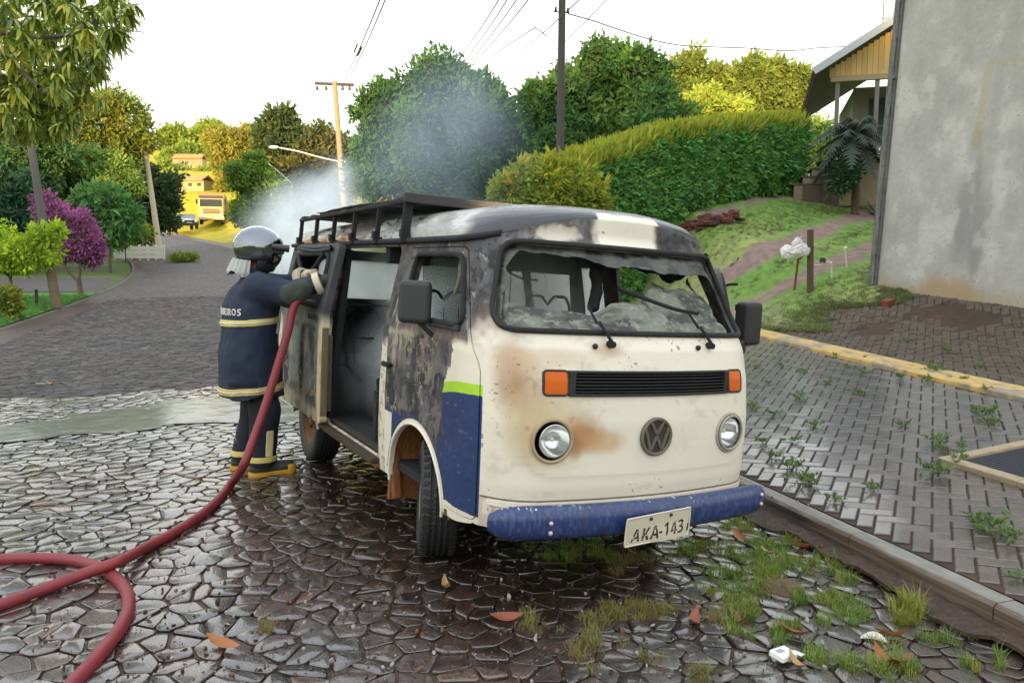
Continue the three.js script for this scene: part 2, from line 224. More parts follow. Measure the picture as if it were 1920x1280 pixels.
// beyond where single stones can be told apart: the same paving as a textured sheet
{
  const W = 1024, pts = []; const r = rng(5), G = 44; for (let j = 0; j < G; j++) for (let i = 0; i < G; i++) pts.push([(i + 0.5 + (r() - 0.5) * 0.8) / G, (j + 0.5 + (r() - 0.5) * 0.8) / G, r()]);
  const hgt = new Float32Array(W * W), tone = new Float32Array(W * W);
  for (let y = 0; y < W; y++) for (let x = 0; x < W; x++) { const u = (x + 0.5) / W, v = (y + 0.5) / W, ci = Math.floor(u * G), cj = Math.floor(v * G); let d1 = 9, d2 = 9, k = 0; for (let b = -1; b <= 1; b++) for (let a = -1; a <= 1; a++) { const p = pts[((cj + b + G) % G) * G + (ci + a + G) % G]; let dx = p[0] - u, dy = p[1] - v; dx -= Math.round(dx); dy -= Math.round(dy); const d = Math.hypot(dx, dy) * G; if (d < d1) { d2 = d1; d1 = d; k = p[2]; } else if (d < d2) d2 = d; } hgt[y * W + x] = sst(0.02, 0.22, d2 - d1) * (0.7 + 0.3 * k); tone[y * W + x] = k; }
  const map = colorTex(W, W, (u, v) => { const q = Math.min(W - 1, Math.floor(v * W)) * W + Math.min(W - 1, Math.floor(u * W)), h = hgt[q], k = 0.7 + 0.9 * tone[q] ** 2; return [mix(0.036, 0.092 * k, h), mix(0.024, 0.076 * k, h), mix(0.020, 0.069 * k, h)]; });
  const far = std(1, 1, 1, 0.62, { map, bumpMap: grayTex(W, W, (u, v) => hgt[Math.min(W - 1, Math.floor(v * W)) * W + Math.min(W - 1, Math.floor(u * W))]), bumpScale: 0.03 });
  mesh('distant_paving', sheet(0.05, ROADW - 0.05, 23.9, 92, 0.5, 0.5, (x, z) => ground(x, z) + 0.004, 1 / 6.2), far, road, 'stuff');
}
// ---- kerbs: the near one stands in a row of concrete lengths
const concTex = colorTex(512, 512, (u, v) => { const n = tfbm(u, v, 5, 5, 41), m = tfbm(u, v, 48, 3, 42), k = 0.5 + 0.35 * n + 0.5 * (m - 0.4); return [0.36 * k, 0.34 * k, 0.30 * k]; });
const concBump = grayTex(512, 512, (u, v) => tfbm(u, v, 40, 4, 43));
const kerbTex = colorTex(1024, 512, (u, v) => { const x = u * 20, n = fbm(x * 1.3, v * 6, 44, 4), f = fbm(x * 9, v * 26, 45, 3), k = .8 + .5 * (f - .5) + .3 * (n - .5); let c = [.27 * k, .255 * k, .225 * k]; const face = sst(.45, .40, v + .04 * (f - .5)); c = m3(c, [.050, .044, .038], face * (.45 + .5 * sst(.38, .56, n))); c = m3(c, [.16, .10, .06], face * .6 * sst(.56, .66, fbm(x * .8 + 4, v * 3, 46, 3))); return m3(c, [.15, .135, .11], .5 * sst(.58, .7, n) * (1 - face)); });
const kerbMat = std(1, 1, 1, 0.75, { map: kerbTex, bumpMap: concBump, bumpScale: 0.008 });
let kerbUV = true; function strip(s0, s1, t0, t1, yTop, depth, ch = 0.015) { // a bar following the street, its top at ground + yTop
  const nt = Math.max(1, Math.round((t1 - t0) / 0.5)), prof = [[s0, -depth], [s0, -ch], [s0 + Math.sign(s1 - s0) * ch, 0], [s1 - Math.sign(s1 - s0) * ch, 0], [s1, -ch], [s1, -depth]], pos = [], ix = [], uv = [];
  for (let j = 0; j <= nt; j++) { const t = mix(t0, t1, j / nt); let L = 0; prof.forEach((p, k) => { const [x, z] = xz(p[0], t), [ax, az] = xz((s0 + s1) / 2 < 0 ? -0.001 : p[0], t); pos.push(x, yTop(p[0], t, x, z) + p[1], z); if (k) L += Math.hypot(p[0] - prof[k - 1][0], p[1] - prof[k - 1][1]); uv.push(t * (kerbUV ? .05 : .7), kerbUV ? L / .7 : L * .7); }); }
  const n = prof.length; for (let j = 0; j < nt; j++) for (let k = 0; k < n - 1; k++) { const a = j * n + k, b = a + 1, c = a + n; ix.push(a, b, c, b, c + 1, c); }
  for (const j of [0, nt]) for (let k = 1; k < n - 1; k++) ix.push(j * n, j * n + (j ? k : k + 1), j * n + (j ? k + 1 : k));
  const g = new THREE.BufferGeometry(); g.setAttribute('position', new THREE.Float32BufferAttribute(pos, 3)); g.setAttribute('uv', new THREE.Float32BufferAttribute(uv, 2)); g.setIndex(ix);
  if (s1 < s0) { for (let k = 0; k < ix.length; k += 3) { const q = ix[k]; ix[k] = ix[k + 1]; ix[k + 1] = q; } g.setIndex(ix); }
  return toCreasedNormals(g, 0.6); }
const kerb = thing('kerb', 'grey concrete kerb along the brick pavement, stained dark', null); kerb.userData.kind = 'structure';
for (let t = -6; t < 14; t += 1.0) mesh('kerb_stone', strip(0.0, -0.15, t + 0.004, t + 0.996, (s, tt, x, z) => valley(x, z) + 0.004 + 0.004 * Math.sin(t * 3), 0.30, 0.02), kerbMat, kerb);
kerbUV = false; const lk = mesh('kerb', strip(ROADW + 0.16, ROADW, -4, 60, (s, t, x, z) => valley(x, z) + roadY(ROADW) + 0.13, 0.3, 0.02), std(.10, .085, .07, .9, { bumpMap: concBump, bumpScale: .01 })); lk.userData = { kind: 'structure', label: 'dark far kerb between the street and the green verge' };
// ---- herringbone pavement
const pave = mesh('pavement', sheet(-8.6, -0.15, -7, 12, 0.4, 0.4, (x, z) => ground(x, z) - 0.012, 0.5), std(1, 1, 1, 0.9, { map: mudTex, bumpMap: mudBump, bumpScale: 0.01 })); tag(pave, 'pavement of herringbone concrete bricks with weeds', null, null, 'structure');
const paverMat = phys(1, 1, 1, 0.34, { vertexColors: true, map: stoneMap, bumpMap: stoneBump, bumpScale: 0.004, clearcoat: 1, clearcoatRoughness: 0.14, ior: 1.6 });
const roughPaver = std(1, 1, 1, 0.85, { vertexColors: true, map: stoneMap, bumpMap: stoneBump, bumpScale: 0.006 });
{
  const list = [], B = 0.105, c45 = Math.SQRT1_2;
  for (let j = -90; j < 130; j++) for (let i = -110; i < 110; i++) { // basket of a 90-degree herringbone, turned by 45 degrees
    const k = ((i - j) % 4 + 4) % 4; let w, h; if (k === 0) { w = 2; h = 1; } else if (k === 2 + 1) { w = 1; h = 2; } else continue;
    const a = (i + w / 2) * B, b = (j + h / 2) * B, s = (a - b) * c45 - 4, t = (a + b) * c45;
    if (s > -0.20 || s < -8.4 || t < -5 || t > 11) continue; const so = 0.13 * (6.3 - t); if (s > -4.53 + so && s < -4.12 + so) continue;
    const [x, z] = xz(s, t); if (-z < 2.3 || Math.abs(x) > -z * 0.68 + 0.4) continue;
    list.push({ s, t, w: w * B, h: h * B, i, j, x, z, dep: -z });
  }
  list.sort((a, b) => a.dep - b.dep);
  const near = [], far = []; let n = 0;
  const q = V(0, 0, 0), ang = Math.PI / 4;
  for (const o of list) {
    const r = k => h3(o.i, o.j, 200 + k), outer = o.s < -4.4 + 0.13 * (6.3 - o.t);
    if (outer && fbm(o.x * 0.9, o.z * 0.9, 4, 3) > 0.70) continue;                // soil has covered these
    const pos = [], lift = (r(1) - 0.5) * 0.006 + (outer ? (r(2) - 0.5) * 0.016 : 0), tx = (r(3) - 0.5) * (outer ? 0.09 : 0.03), ty = (r(4) - 0.5) * (outer ? 0.09 : 0.03), gx = o.w / 2 - 0.005, gy = o.h / 2 - 0.005, ch = 0.006;
    const origin = n < 298 && !outer && Math.abs(o.x) < o.dep * 0.635 && o.dep > 2.6 ? [o.x, ground(o.x, o.z), o.z] : null, O = origin || [0, 0, 0];
    for (const [e, y] of [[0, -0.03], [0, lift - ch], [ch, lift]]) for (const [sx, sy] of [[-1, -1], [1, -1], [1, 1], [-1, 1]]) { const a = sx * (gx - e), b = sy * (gy - e), s = o.s + (a - b) * c45, t = o.t + (a + b) * c45, [x, z] = xz(s, t); pos.push(x - O[0], ground(x, z) + y + a * tx + b * ty - O[1], z - O[2]); }
    const ix = []; for (let l = 0; l < 2; l++) for (let k = 0; k < 4; k++) { const a = l * 4 + k, b = l * 4 + (k + 1) % 4; ix.push(a, a + 4, b, b, a + 4, b + 4); } ix.push(8, 10, 9, 8, 11, 10);
    let g = new THREE.BufferGeometry(); g.setAttribute('position', new THREE.Float32BufferAttribute(pos, 3)); g.setIndex(ix); g = g.toNonIndexed(); g.computeVertexNormals();
    if (g.attributes.normal.getY(g.attributes.position.count - 1) < 0) { const p = g.attributes.position.array; for (let k = 0; k < p.length; k += 9) for (let m = 0; m < 3; m++) { const s = p[k + m]; p[k + m] = p[k + 3 + m]; p[k + 3 + m] = s; } g.computeVertexNormals(); }
    const N = g.attributes.position.count, uv = new Float32Array(N * 2), col = new Float32Array(N * 3), P = g.attributes.position.array;
    const big = fbm(o.x * 0.6 + 3, o.z * 0.6, 7, 3); let red = clamp(sst(0.45, 0.60, big) + (r(5) > 0.8 ? 0.35 : 0)); const v = mix(0.7, 1.25, r(6)) * (outer ? 0.85 : 1), dirt = outer ? 0.75 : 0.25 * sst(0.5, 0.7, fbm(o.x, o.z, 9, 3));
    red *= .6; let cr = mix(0.090, 0.105, red) * v, cg = mix(0.088, 0.074, red) * v, cb = mix(0.089, 0.062, red) * v; cr = mix(cr, 0.13, dirt); cg = mix(cg, 0.10, dirt); cb = mix(cb, 0.07, dirt);
    for (let k = 0; k < N; k++) { uv[2 * k] = (P[3 * k] + O[0]) * 1.3 + o.i * 0.31; uv[2 * k + 1] = (P[3 * k + 2] + O[2]) * 1.3 + o.j * 0.17; col[3 * k] = cr; col[3 * k + 1] = cg; col[3 * k + 2] = cb; }
    g.setAttribute('uv', new THREE.BufferAttribute(uv, 2)); g.setAttribute('color', new THREE.BufferAttribute(col, 3));
    if (origin) { mesh('brick', g, paverMat, pave).position.set(...origin); n++; } else (outer ? far : near).push(g);
  }
  mesh('bricks', merge(near), paverMat, pave, 'stuff'); mesh('worn_bricks', merge(far), roughPaver, pave, 'stuff');
}
// the yellow painted strip between the two fields of bricks
{
  const paint = colorTex(1024, 256, (u, v) => { const w = fbm(u * 40, v * 10, 3, 4), f = fbm(u * 160, v * 40, 5, 2), c = sst(0.36, 0.56, w * 0.7 + f * 0.3 - 0.14 * sst(0.55, 1, u)), k = 0.85 + 0.3 * (f - 0.5); return [mix(0.34, 0.60, c) * k, mix(0.29, 0.42, c) * k, mix(0.21, 0.15, c) * k]; });
  const ym = std(1, 1, 1, 0.8, { map: paint, bumpMap: concBump, bumpScale: 0.006 });
  const g = strip(-4.15, -4.48, -6, 9.5, (s, t, x, z) => ground(x, z) + 0.045, 0.12, 0.012); const p = g.attributes.position, uv = g.attributes.uv; for (let k = 0; k < p.count; k++) { const x = p.getX(k), z = p.getZ(k), [s, t] = st(x, z), [X, Z] = xz(s + 0.13 * (6.3 - t), t); uv.setXY(k, 1 - (t + 6) / 15.5, (s + 4.5) * 1.0); p.setXYZ(k, X, p.getY(k) + ground(X, Z) - ground(x, z), Z); }
  tag(mesh('yellow_edging', g, ym), 'raised concrete edging with worn yellow paint across the brick pavement', 'edging', null, 'structure');
}
// drain cover in a cream concrete frame at the right edge of the picture
{
  const c = onGround(1925, 872), rotY = Math.atan2(-KD[0], -KD[1]);
  const o = thing('drain_cover', 'dark ribbed drain cover in a pale concrete frame set in the bricks', 'drain cover', [c.x, c.y, c.z]); o.rotation.set(0, rotY, 0); o.rotateZ(0.09);
  const cr = std(1, 1, 1, 0.85, { map: colorTex(256, 256, (u, v) => { const k = 0.7 + 0.6 * (tfbm(u, v, 12, 4, 91) - 0.4); return [0.42 * k, 0.34 * k, 0.22 * k]; }) });
  mesh('frame', [box(0.84, 0.05, 0.1, 0, 0.012, 0.33, 0, 0, 0, 0.01), box(0.84, 0.05, 0.1, 0, 0.012, -0.33, 0, 0, 0, 0.01), box(0.1, 0.05, 0.56, 0.37, 0.012, 0, 0, 0, 0, 0.01), box(0.1, 0.05, 0.56, -0.37, 0.012, 0, 0, 0, 0, 0.01)], cr, o);
  mesh('plate', box(0.635, 0.02, 0.555, 0, 0.004, 0), std(0.045, 0.05, 0.06, 0.55, { metalness: 0.4 }), o);
  const rm = std(0.06, 0.065, 0.08, 0.5, { metalness: 0.4 }), rg = box(0.6, 0.012, 0.014, 0, 0.018, 0); for (let k = 0; k < 17; k++) { const q = mesh('rib', rg, rm, o); q.position.z = -0.25 + k * 0.031; }
}
// ---- the lawn on the slope, with its two worn wheel tracks of red earth
let TRK; const TRACKS = [[[1330, 528], [1400, 498], [1500, 450], [1590, 415], [1660, 390]], [[1380, 585], [1450, 552], [1530, 510], [1600, 478], [1660, 452]], [[1330, 400], [1400, 385], [1470, 368], [1510, 358]]];
{
  const X0 = 0, X1 = 22, Z0 = -34, Z1 = -8.5, W = 1024;
  const tr = TRACKS.map(t => t.map(([u, v]) => onGround(u, v))), segd = (x, z, L) => { let m = 9; for (let k = 0; k < L.length - 1; k++) { const a = L[k], b = L[k + 1], dx = b.x - a.x, dz = b.z - a.z, f = clamp(((x - a.x) * dx + (z - a.z) * dz) / (dx * dx + dz * dz)); m = Math.min(m, Math.hypot(x - a.x - f * dx, z - a.z - f * dz)); } return m; };
  TRK = (x, z) => Math.min(segd(x, z, tr[0]), segd(x, z, tr[1]), segd(x, z, tr[2]) + .1);
  const map = colorTex(W, W, (u, v) => { const x = mix(X0, X1, u), z = mix(Z0, Z1, v), [s] = st(x, z), n = fbm(x * 1.3, z * 1.3, 1, 4), f = fbm(x * 9, z * 9, 2, 3), dry = sst(0.35, 0.7, fbm(x * 0.5, z * 0.5, 6, 3));
    let c = [mix(0.13, 0.25, dry) * (0.6 + 0.8 * f), mix(0.24, 0.29, dry) * (0.6 + 0.8 * f), mix(0.045, 0.09, dry) * (0.6 + 0.8 * f)];
    let d = 0; tr.forEach((L, k) => { d = Math.max(d, 1 - sst(0.16, 0.40, segd(x, z, L) + (n - 0.5) * 0.55 + (k === 2 ? 0.1 : 0))); });
    d = Math.max(d, sst(-5.9, -5.2, s + (n - 0.5) * 1.2) * 0.45, sst(0.66, 0.74, n) * 0.2);
    const e = [0.235 * (0.65 + 0.7 * f), 0.165 * (0.65 + 0.7 * f), 0.14 * (0.65 + 0.7 * f)]; return c.map((q, k) => mix(q, e[k], d)); }, false);
  const nx = 176, nz = 208, pos = [], uv = [], ix = [], keep = [];
  for (let j = 0; j <= nz; j++) for (let i = 0; i <= nx; i++) { const x = mix(X0, X1, i / nx), z = mix(Z0, Z1, j / nz), [s] = st(x, z), f = fbm(x * 2, z * 2, 3, 3); keep.push(s < -4.6 && !(s < -8.6 && z > -10)); pos.push(x, ground(x, z) + 0.02 + 0.05 * (f - 0.5), z); uv.push(i / nx, j / nz); }
  for (let j = 0; j < nz; j++) for (let i = 0; i < nx; i++) { const a = j * (nx + 1) + i, b = a + 1, c = a + nx + 1; const x = pos[3 * a], z = pos[3 * a + 2], [s, t] = st(x, z); if (!keep[a] || !keep[b] || !keep[c] || (s > -8.6 && t < 6.6 + 0.5 * Math.sin(x * 5))) continue; ix.push(a, c, b, b, c, c + 1); }
  const g = new THREE.BufferGeometry(); g.setAttribute('position', new THREE.Float32BufferAttribute(pos, 3)); g.setAttribute('uv', new THREE.Float32BufferAttribute(uv, 2)); g.setIndex(ix); g.computeVertexNormals();
  tag(mesh('lawn', g, std(1, 1, 1, 1, { map, bumpMap: grayTex(512, 512, (u, v) => tfbm(u, v, 120, 3, 61)), bumpScale: 0.03 })), 'sloping lawn with worn wheel tracks of red earth', null, null, 'structure');
}
// green verge across the street, side street beyond it
{
  const g = sheet(ROADW + 0.16, ROADW + 9, -4, 25.6, 0.5, 0.5, (x, z) => ground(x, z) + 0.02 + 0.03 * fbm(x * 2, z * 2, 1, 2), 0.5);
  const vm = std(1, 1, 1, 1, { map: colorTex(512, 512, (u, v) => { const f = tfbm(u, v, 60, 3, 3), n = tfbm(u, v, 6, 4, 4), k = 0.55 + 0.9 * f; return [mix(0.06, 0.13, n) * k, mix(0.21, 0.29, n) * k, 0.024 * k]; }), bumpMap: grayTex(512, 512, (u, v) => tfbm(u, v, 110, 3, 62)), bumpScale: 0.03 });
  tag(mesh('grass_verge', g, vm), 'bright green grass verge beside the far kerb', null, null, 'structure');
  const sd = sheet(ROADW - .2, ROADW + 26, 25.9, 33.5, 1, 0.7, (x, z) => ground(x, z) + 0.03, 0.3); tag(mesh('side_road', sd, std(0.075, 0.06, 0.06, 0.8, { bumpMap: mudBump, bumpScale: 0.02 })), 'side street of dark earth behind the verge', null, null, 'structure');
}
// ---------------------------------------------------------------- the burnt van. Own axes: X to its left-hand side (right in the picture), Y up, Z forward, origin under the front axle
const vanTH = 0.497, vanRoll = 0.066, vanPos = [0.178, 0, -4.70];
const van = thing('van', 'burnt cream and blue passenger van with open sliding door and roof rack at the kerb', 'van');
{
  const qh = new THREE.Quaternion().setFromAxisAngle(V(0, 1, 0), vanTH), qr = new THREE.Quaternion().setFromAxisAngle(V(0, 0, 1), -vanRoll);
  const off = V(-0.7, 0, 0).sub(V(-0.7, 0, 0).applyQuaternion(qr)); van.position.set(...vanPos).add(off.applyQuaternion(qh)); van.quaternion.copy(qh).multiply(qr);
}
const lerpT = (x, X, Y) => { if (x <= X[0]) return Y[0]; for (let i = 1; i < X.length; i++) if (x <= X[i]) return mix(Y[i - 1], Y[i], (x - X[i - 1]) / (X[i] - X[i - 1])); return Y[Y.length - 1]; };
const vW = y => lerpT(y, [.2, .35, .6, .9, 1.2, 1.3, 1.74, 1.8], [.81, .835, .855, .86, .855, .845, .755, .74]);
const vZ = y => lerpT(y, [.2, .35, .6, .9, 1.1, 1.25, 1.74, 1.8], [.88, .95, .985, .985, .965, .93, .66, .62]);
// the shell: a = distance round the body from the middle of the nose (negative on the picture's left), y = height
function shellXZ(a, y) {
  const w = vW(y), zf = vZ(y), q = Math.abs(a), sg = a < 0 ? -1 : 1, rc = .27, cz = .40, k = .16, xf = w - rc; let x, z;
  if (q <= .59) { x = q / .59 * xf; z = zf - k * x * x; }
  else if (q <= 1.09) { const t = (q - .59) / .5, u = 1 - t, z0 = zf - k * xf * xf, zs = z0 - cz; const Bx = xf + .17, Bz = z0 - .17 * 2 * k * xf, Cz = zs + .22; x = u * u * u * xf + 3 * u * u * t * Bx + 3 * u * t * t * w + t * t * t * w; z = u * u * u * z0 + 3 * u * u * t * Bz + 3 * u * t * t * Cz + t * t * t * zs; }
  else { x = w; const zs = zf - k * xf * xf - cz; z = zs + (.53 - zs) * sst(0, .9, q - 1.09) - (q - 1.09); }
  return [sg * x, z];
}
const brow = a => .13 * sst(1.08, .22, Math.abs(a));
const NOSE = (a, y) => { const r = .15, qx = Math.abs(a) - (.70 - r), qy = Math.abs(y - .94) - (.285 - r); return Math.min(Math.max(qx, qy), 0) + Math.hypot(Math.max(qx, 0), Math.max(qy, 0)) - r; };
const relief = (a, y) => Math.abs(a) < .9 ? .017 * sst(.006, -.010, NOSE(a, y)) : .006 * sst(1.195, 1.205, y) * sst(1.27, 1.22, y) + .004 * sst(1.15, 1.14, y);
function shell(a, y, off = 0) {
  const P = (a, y) => { const [x, z] = shellXZ(a, y); return V(x, y, z); }, e = .004, p = P(a, y);
  const n = P(a + e, y).sub(P(a - e, y)).cross(P(a, y + e).sub(P(a, y - e))).normalize(); n.negate(); if (n.dot(V(p.x, 0, p.z + 1.2)) < 0) n.negate();
  return { p: p.addScaledVector(n, off + relief(a, y)), n };
}
// signed distances on the unrolled shell
function poly(pts) { return (x, y) => { let d = 1e9, s = 1; for (let i = 0, j = pts.length - 1; i < pts.length; j = i++) { const ex = pts[j][0] - pts[i][0], ey = pts[j][1] - pts[i][1], wx = x - pts[i][0], wy = y - pts[i][1], t = clamp((wx * ex + wy * ey) / (ex * ex + ey * ey)); d = Math.min(d, (wx - ex * t) ** 2 + (wy - ey * t) ** 2); const a = y >= pts[i][1], b = y < pts[j][1], c = ex * wy > ey * wx; if ((a && b && c) || (!a && !b && !c)) s = -s; } return s * Math.sqrt(d); }; }
const rounded = (f, r) => (x, y) => f(x, y) - r;
const inset = (pts, r) => { const n = pts.length, A = pts.reduce((s, p, i) => s + p[0] * pts[(i + 1) % n][1] - pts[(i + 1) % n][0] * p[1], 0) > 0 ? 1 : -1; const L = pts.map((p, i) => { const q = pts[(i + 1) % n], dx = q[0] - p[0], dy = q[1] - p[1], l = Math.hypot(dx, dy); return [p[0] - A * dy / l * r, p[1] + A * dx / l * r, dx / l, dy / l]; }); return L.map((b, i) => { const a = L[(i + n - 1) % n], d = a[2] * b[3] - a[3] * b[2], t = ((b[0] - a[0]) * b[3] - (b[1] - a[1]) * b[2]) / d; return [a[0] + a[2] * t, a[1] + a[3] * t]; }); };
const rpoly = (pts, r) => rounded(poly(inset(pts, r)), r);
const circ = (cx, cy, r) => (x, y) => Math.hypot(x - cx, y - cy) - r;
// a sheet of metal: the part of the shell where f < 0, with thickness. map(a, y) -> {p, n}; uvOf(a, y)
function panel(f, a0, a1, y0, y1, step, map, th, uvOf) {
  const na = Math.ceil((a1 - a0) / step), ny = Math.ceil((y1 - y0) / step), A = i => mix(a0, a1, i / na), Y = j => mix(y0, y1, j / ny), val = new Float32Array((na + 1) * (ny + 1));
  for (let j = 0; j <= ny; j++) for (let i = 0; i <= na; i++) { let v = f(A(i), Y(j)); if (i === 0 || j === 0 || i === na || j === ny) v = Math.max(v, 1e-6); val[j * (na + 1) + i] = v; }
  const pos = [], nor = [], uv = [], iO = [], iI = [], rim = [], key = new Map();
  const vert = (k, a, y) => { let q = key.get(k); if (q === undefined) { const s = map(a, y), u = uvOf ? uvOf(a, y) : [a, y]; q = pos.length / 3; key.set(k, q); pos.push(s.p.x, s.p.y, s.p.z, s.p.x - s.n.x * th, s.p.y - s.n.y * th, s.p.z - s.n.z * th); nor.push(s.n.x, s.n.y, s.n.z, -s.n.x, -s.n.y, -s.n.z); uv.push(...u, ...u); } return q; };
  for (let j = 0; j < ny; j++) for (let i = 0; i < na; i++) {
    const c = [[i, j], [i + 1, j], [i + 1, j + 1], [i, j + 1]], P = [], cut = [];
    for (let k = 0; k < 4; k++) { const [p, q] = c[k], [r, s] = c[(k + 1) % 4], v = val[q * (na + 1) + p], w = val[s * (na + 1) + r];
      if (v < 0) P.push(vert('n' + (q * (na + 1) + p), A(p), Y(q)));
      if ((v < 0) !== (w < 0)) { const t = v / (v - w), lo = Math.min(q * (na + 1) + p, s * (na + 1) + r), e = vert((p === r ? 'v' : 'h') + lo, mix(A(p), A(r), t), mix(Y(q), Y(s), t)); P.push(e); cut.push([e, v < 0, P.length - 1]); } }
    for (let k = 1; k + 1 < P.length; k++) { iO.push(P[0], P[k], P[k + 1]); }
    if (cut.length === 2) { const [x, y] = cut[0][1] ? [cut[0][0], cut[1][0]] : [cut[1][0], cut[0][0]]; rim.push([x, y]); }
  }
  const ix = []; for (let k = 0; k < iO.length; k += 3) { const [a, b, c] = [iO[k], iO[k + 1], iO[k + 2]]; ix.push(a, b, c, a + 1, c + 1, b + 1); }
  // outward winding
  { const P = q => V(pos[3 * q], pos[3 * q + 1], pos[3 * q + 2]); let flip = 0; for (let k = 0; k < Math.min(60, iO.length); k += 3) { const n = P(iO[k + 1]).sub(P(iO[k])).cross(P(iO[k + 2]).sub(P(iO[k]))); flip += n.dot(V(nor[3 * iO[k]], nor[3 * iO[k] + 1], nor[3 * iO[k] + 2])) < 0 ? 1 : -1; } if (flip > 0) for (let k = 0; k < ix.length; k += 3) { const q = ix[k]; ix[k] = ix[k + 1]; ix[k + 1] = q; } }
  for (const [x, y] of rim) { const b = pos.length / 3, P = q => V(pos[3 * q], pos[3 * q + 1], pos[3 * q + 2]), n = P(y).sub(P(x)).cross(P(x + 1).sub(P(x))).normalize(); for (const q of [x, y, y + 1, x + 1]) { pos.push(pos[3 * q], pos[3 * q + 1], pos[3 * q + 2]); nor.push(n.x, n.y, n.z); uv.push(uv[2 * q], uv[2 * q + 1]); } ix.push(b, b + 1, b + 2, b, b + 2, b + 3); }
  const g = new THREE.BufferGeometry(); g.setAttribute('position', new THREE.Float32BufferAttribute(pos, 3)); g.setAttribute('normal', new THREE.Float32BufferAttribute(nor, 3)); g.setAttribute('uv', new THREE.Float32BufferAttribute(uv, 2)); g.setIndex(ix); return g;
}
// a bead along the edge of an opening
const alongShell = (pts, off) => pts.map(([a, y]) => shell(a, y, off).p);
function outline(f, cx, cy, n, rmax = 1.4) { const out = []; for (let i = 0; i < n; i++) { const t = i / n * 2 * Math.PI, c = Math.cos(t), s = Math.sin(t); let lo = 0, hi = rmax; for (let k = 0; k < 30; k++) { const m = (lo + hi) / 2; f(cx + c * m, cy + s * m) < 0 ? lo = m : hi = m; } out.push([cx + c * lo, cy + s * lo]); } return out; }

// ---- paint: cream over blue, scorched and blistered
const ASH = [0.10, 0.105, 0.12], CHAR = [0.018, 0.019, 0.022], CREAM = [0.74, 0.69, 0.585], BLUE = [0.012, 0.029, 0.105], GREEN = [0.37, 0.62, 0.03], RUST = [0.26, 0.10, 0.035];
const blob = (x, y, cx, cy, rx, ry) => Math.hypot((x - cx) / rx, (y - cy) / ry);
function scorch(a, y) { // colour of burnt metal with ash, soot, blisters and bits of old paint
  const n = fbm(a * 7, y * 8, 1, 4), m = fbm(a * 19 + 4, y * 15, 2, 4), f = fbm(a * 48, y * 40, 3, 3), v = fbm(a * 26, y * 6, 6, 3);
  let c = m3([.022, .023, .027], [.070, .072, .082], sst(.36, .66, n)); c = m3(c, [.125, .125, .13], sst(.54, .70, m) * .7); c = m3(c, [.085, .062, .054], sst(.54, .68, v) * .6); c = m3(c, [.012, .012, .014], sst(.58, .66, f) * .7); c = m3(c, [.26, .24, .22], sst(.70, .76, f * .5 + m * .5) * .8);
  return c; }
function pillar(c, a, y, w) { const k = sst(1.22, 1.38, y + w) * sst(-.56, -.80, a + w); let u = m3([0.21, 0.14, 0.11], scorch(a, y), sst(1.26, 1.48, y + w * 1.8 + .10 * sst(-.98, -1.03, a))); u = m3(u, [0.40, 0.33, 0.25], sst(.57, .66, fbm(a * 30, y * 9, 25, 3)) * sst(1.58, 1.35, y) * sst(-1.9, -2.0, a) * .9); return m3(c, u, a < -1.0 ? sst(1.215, 1.27, y + w * .3) : k); }
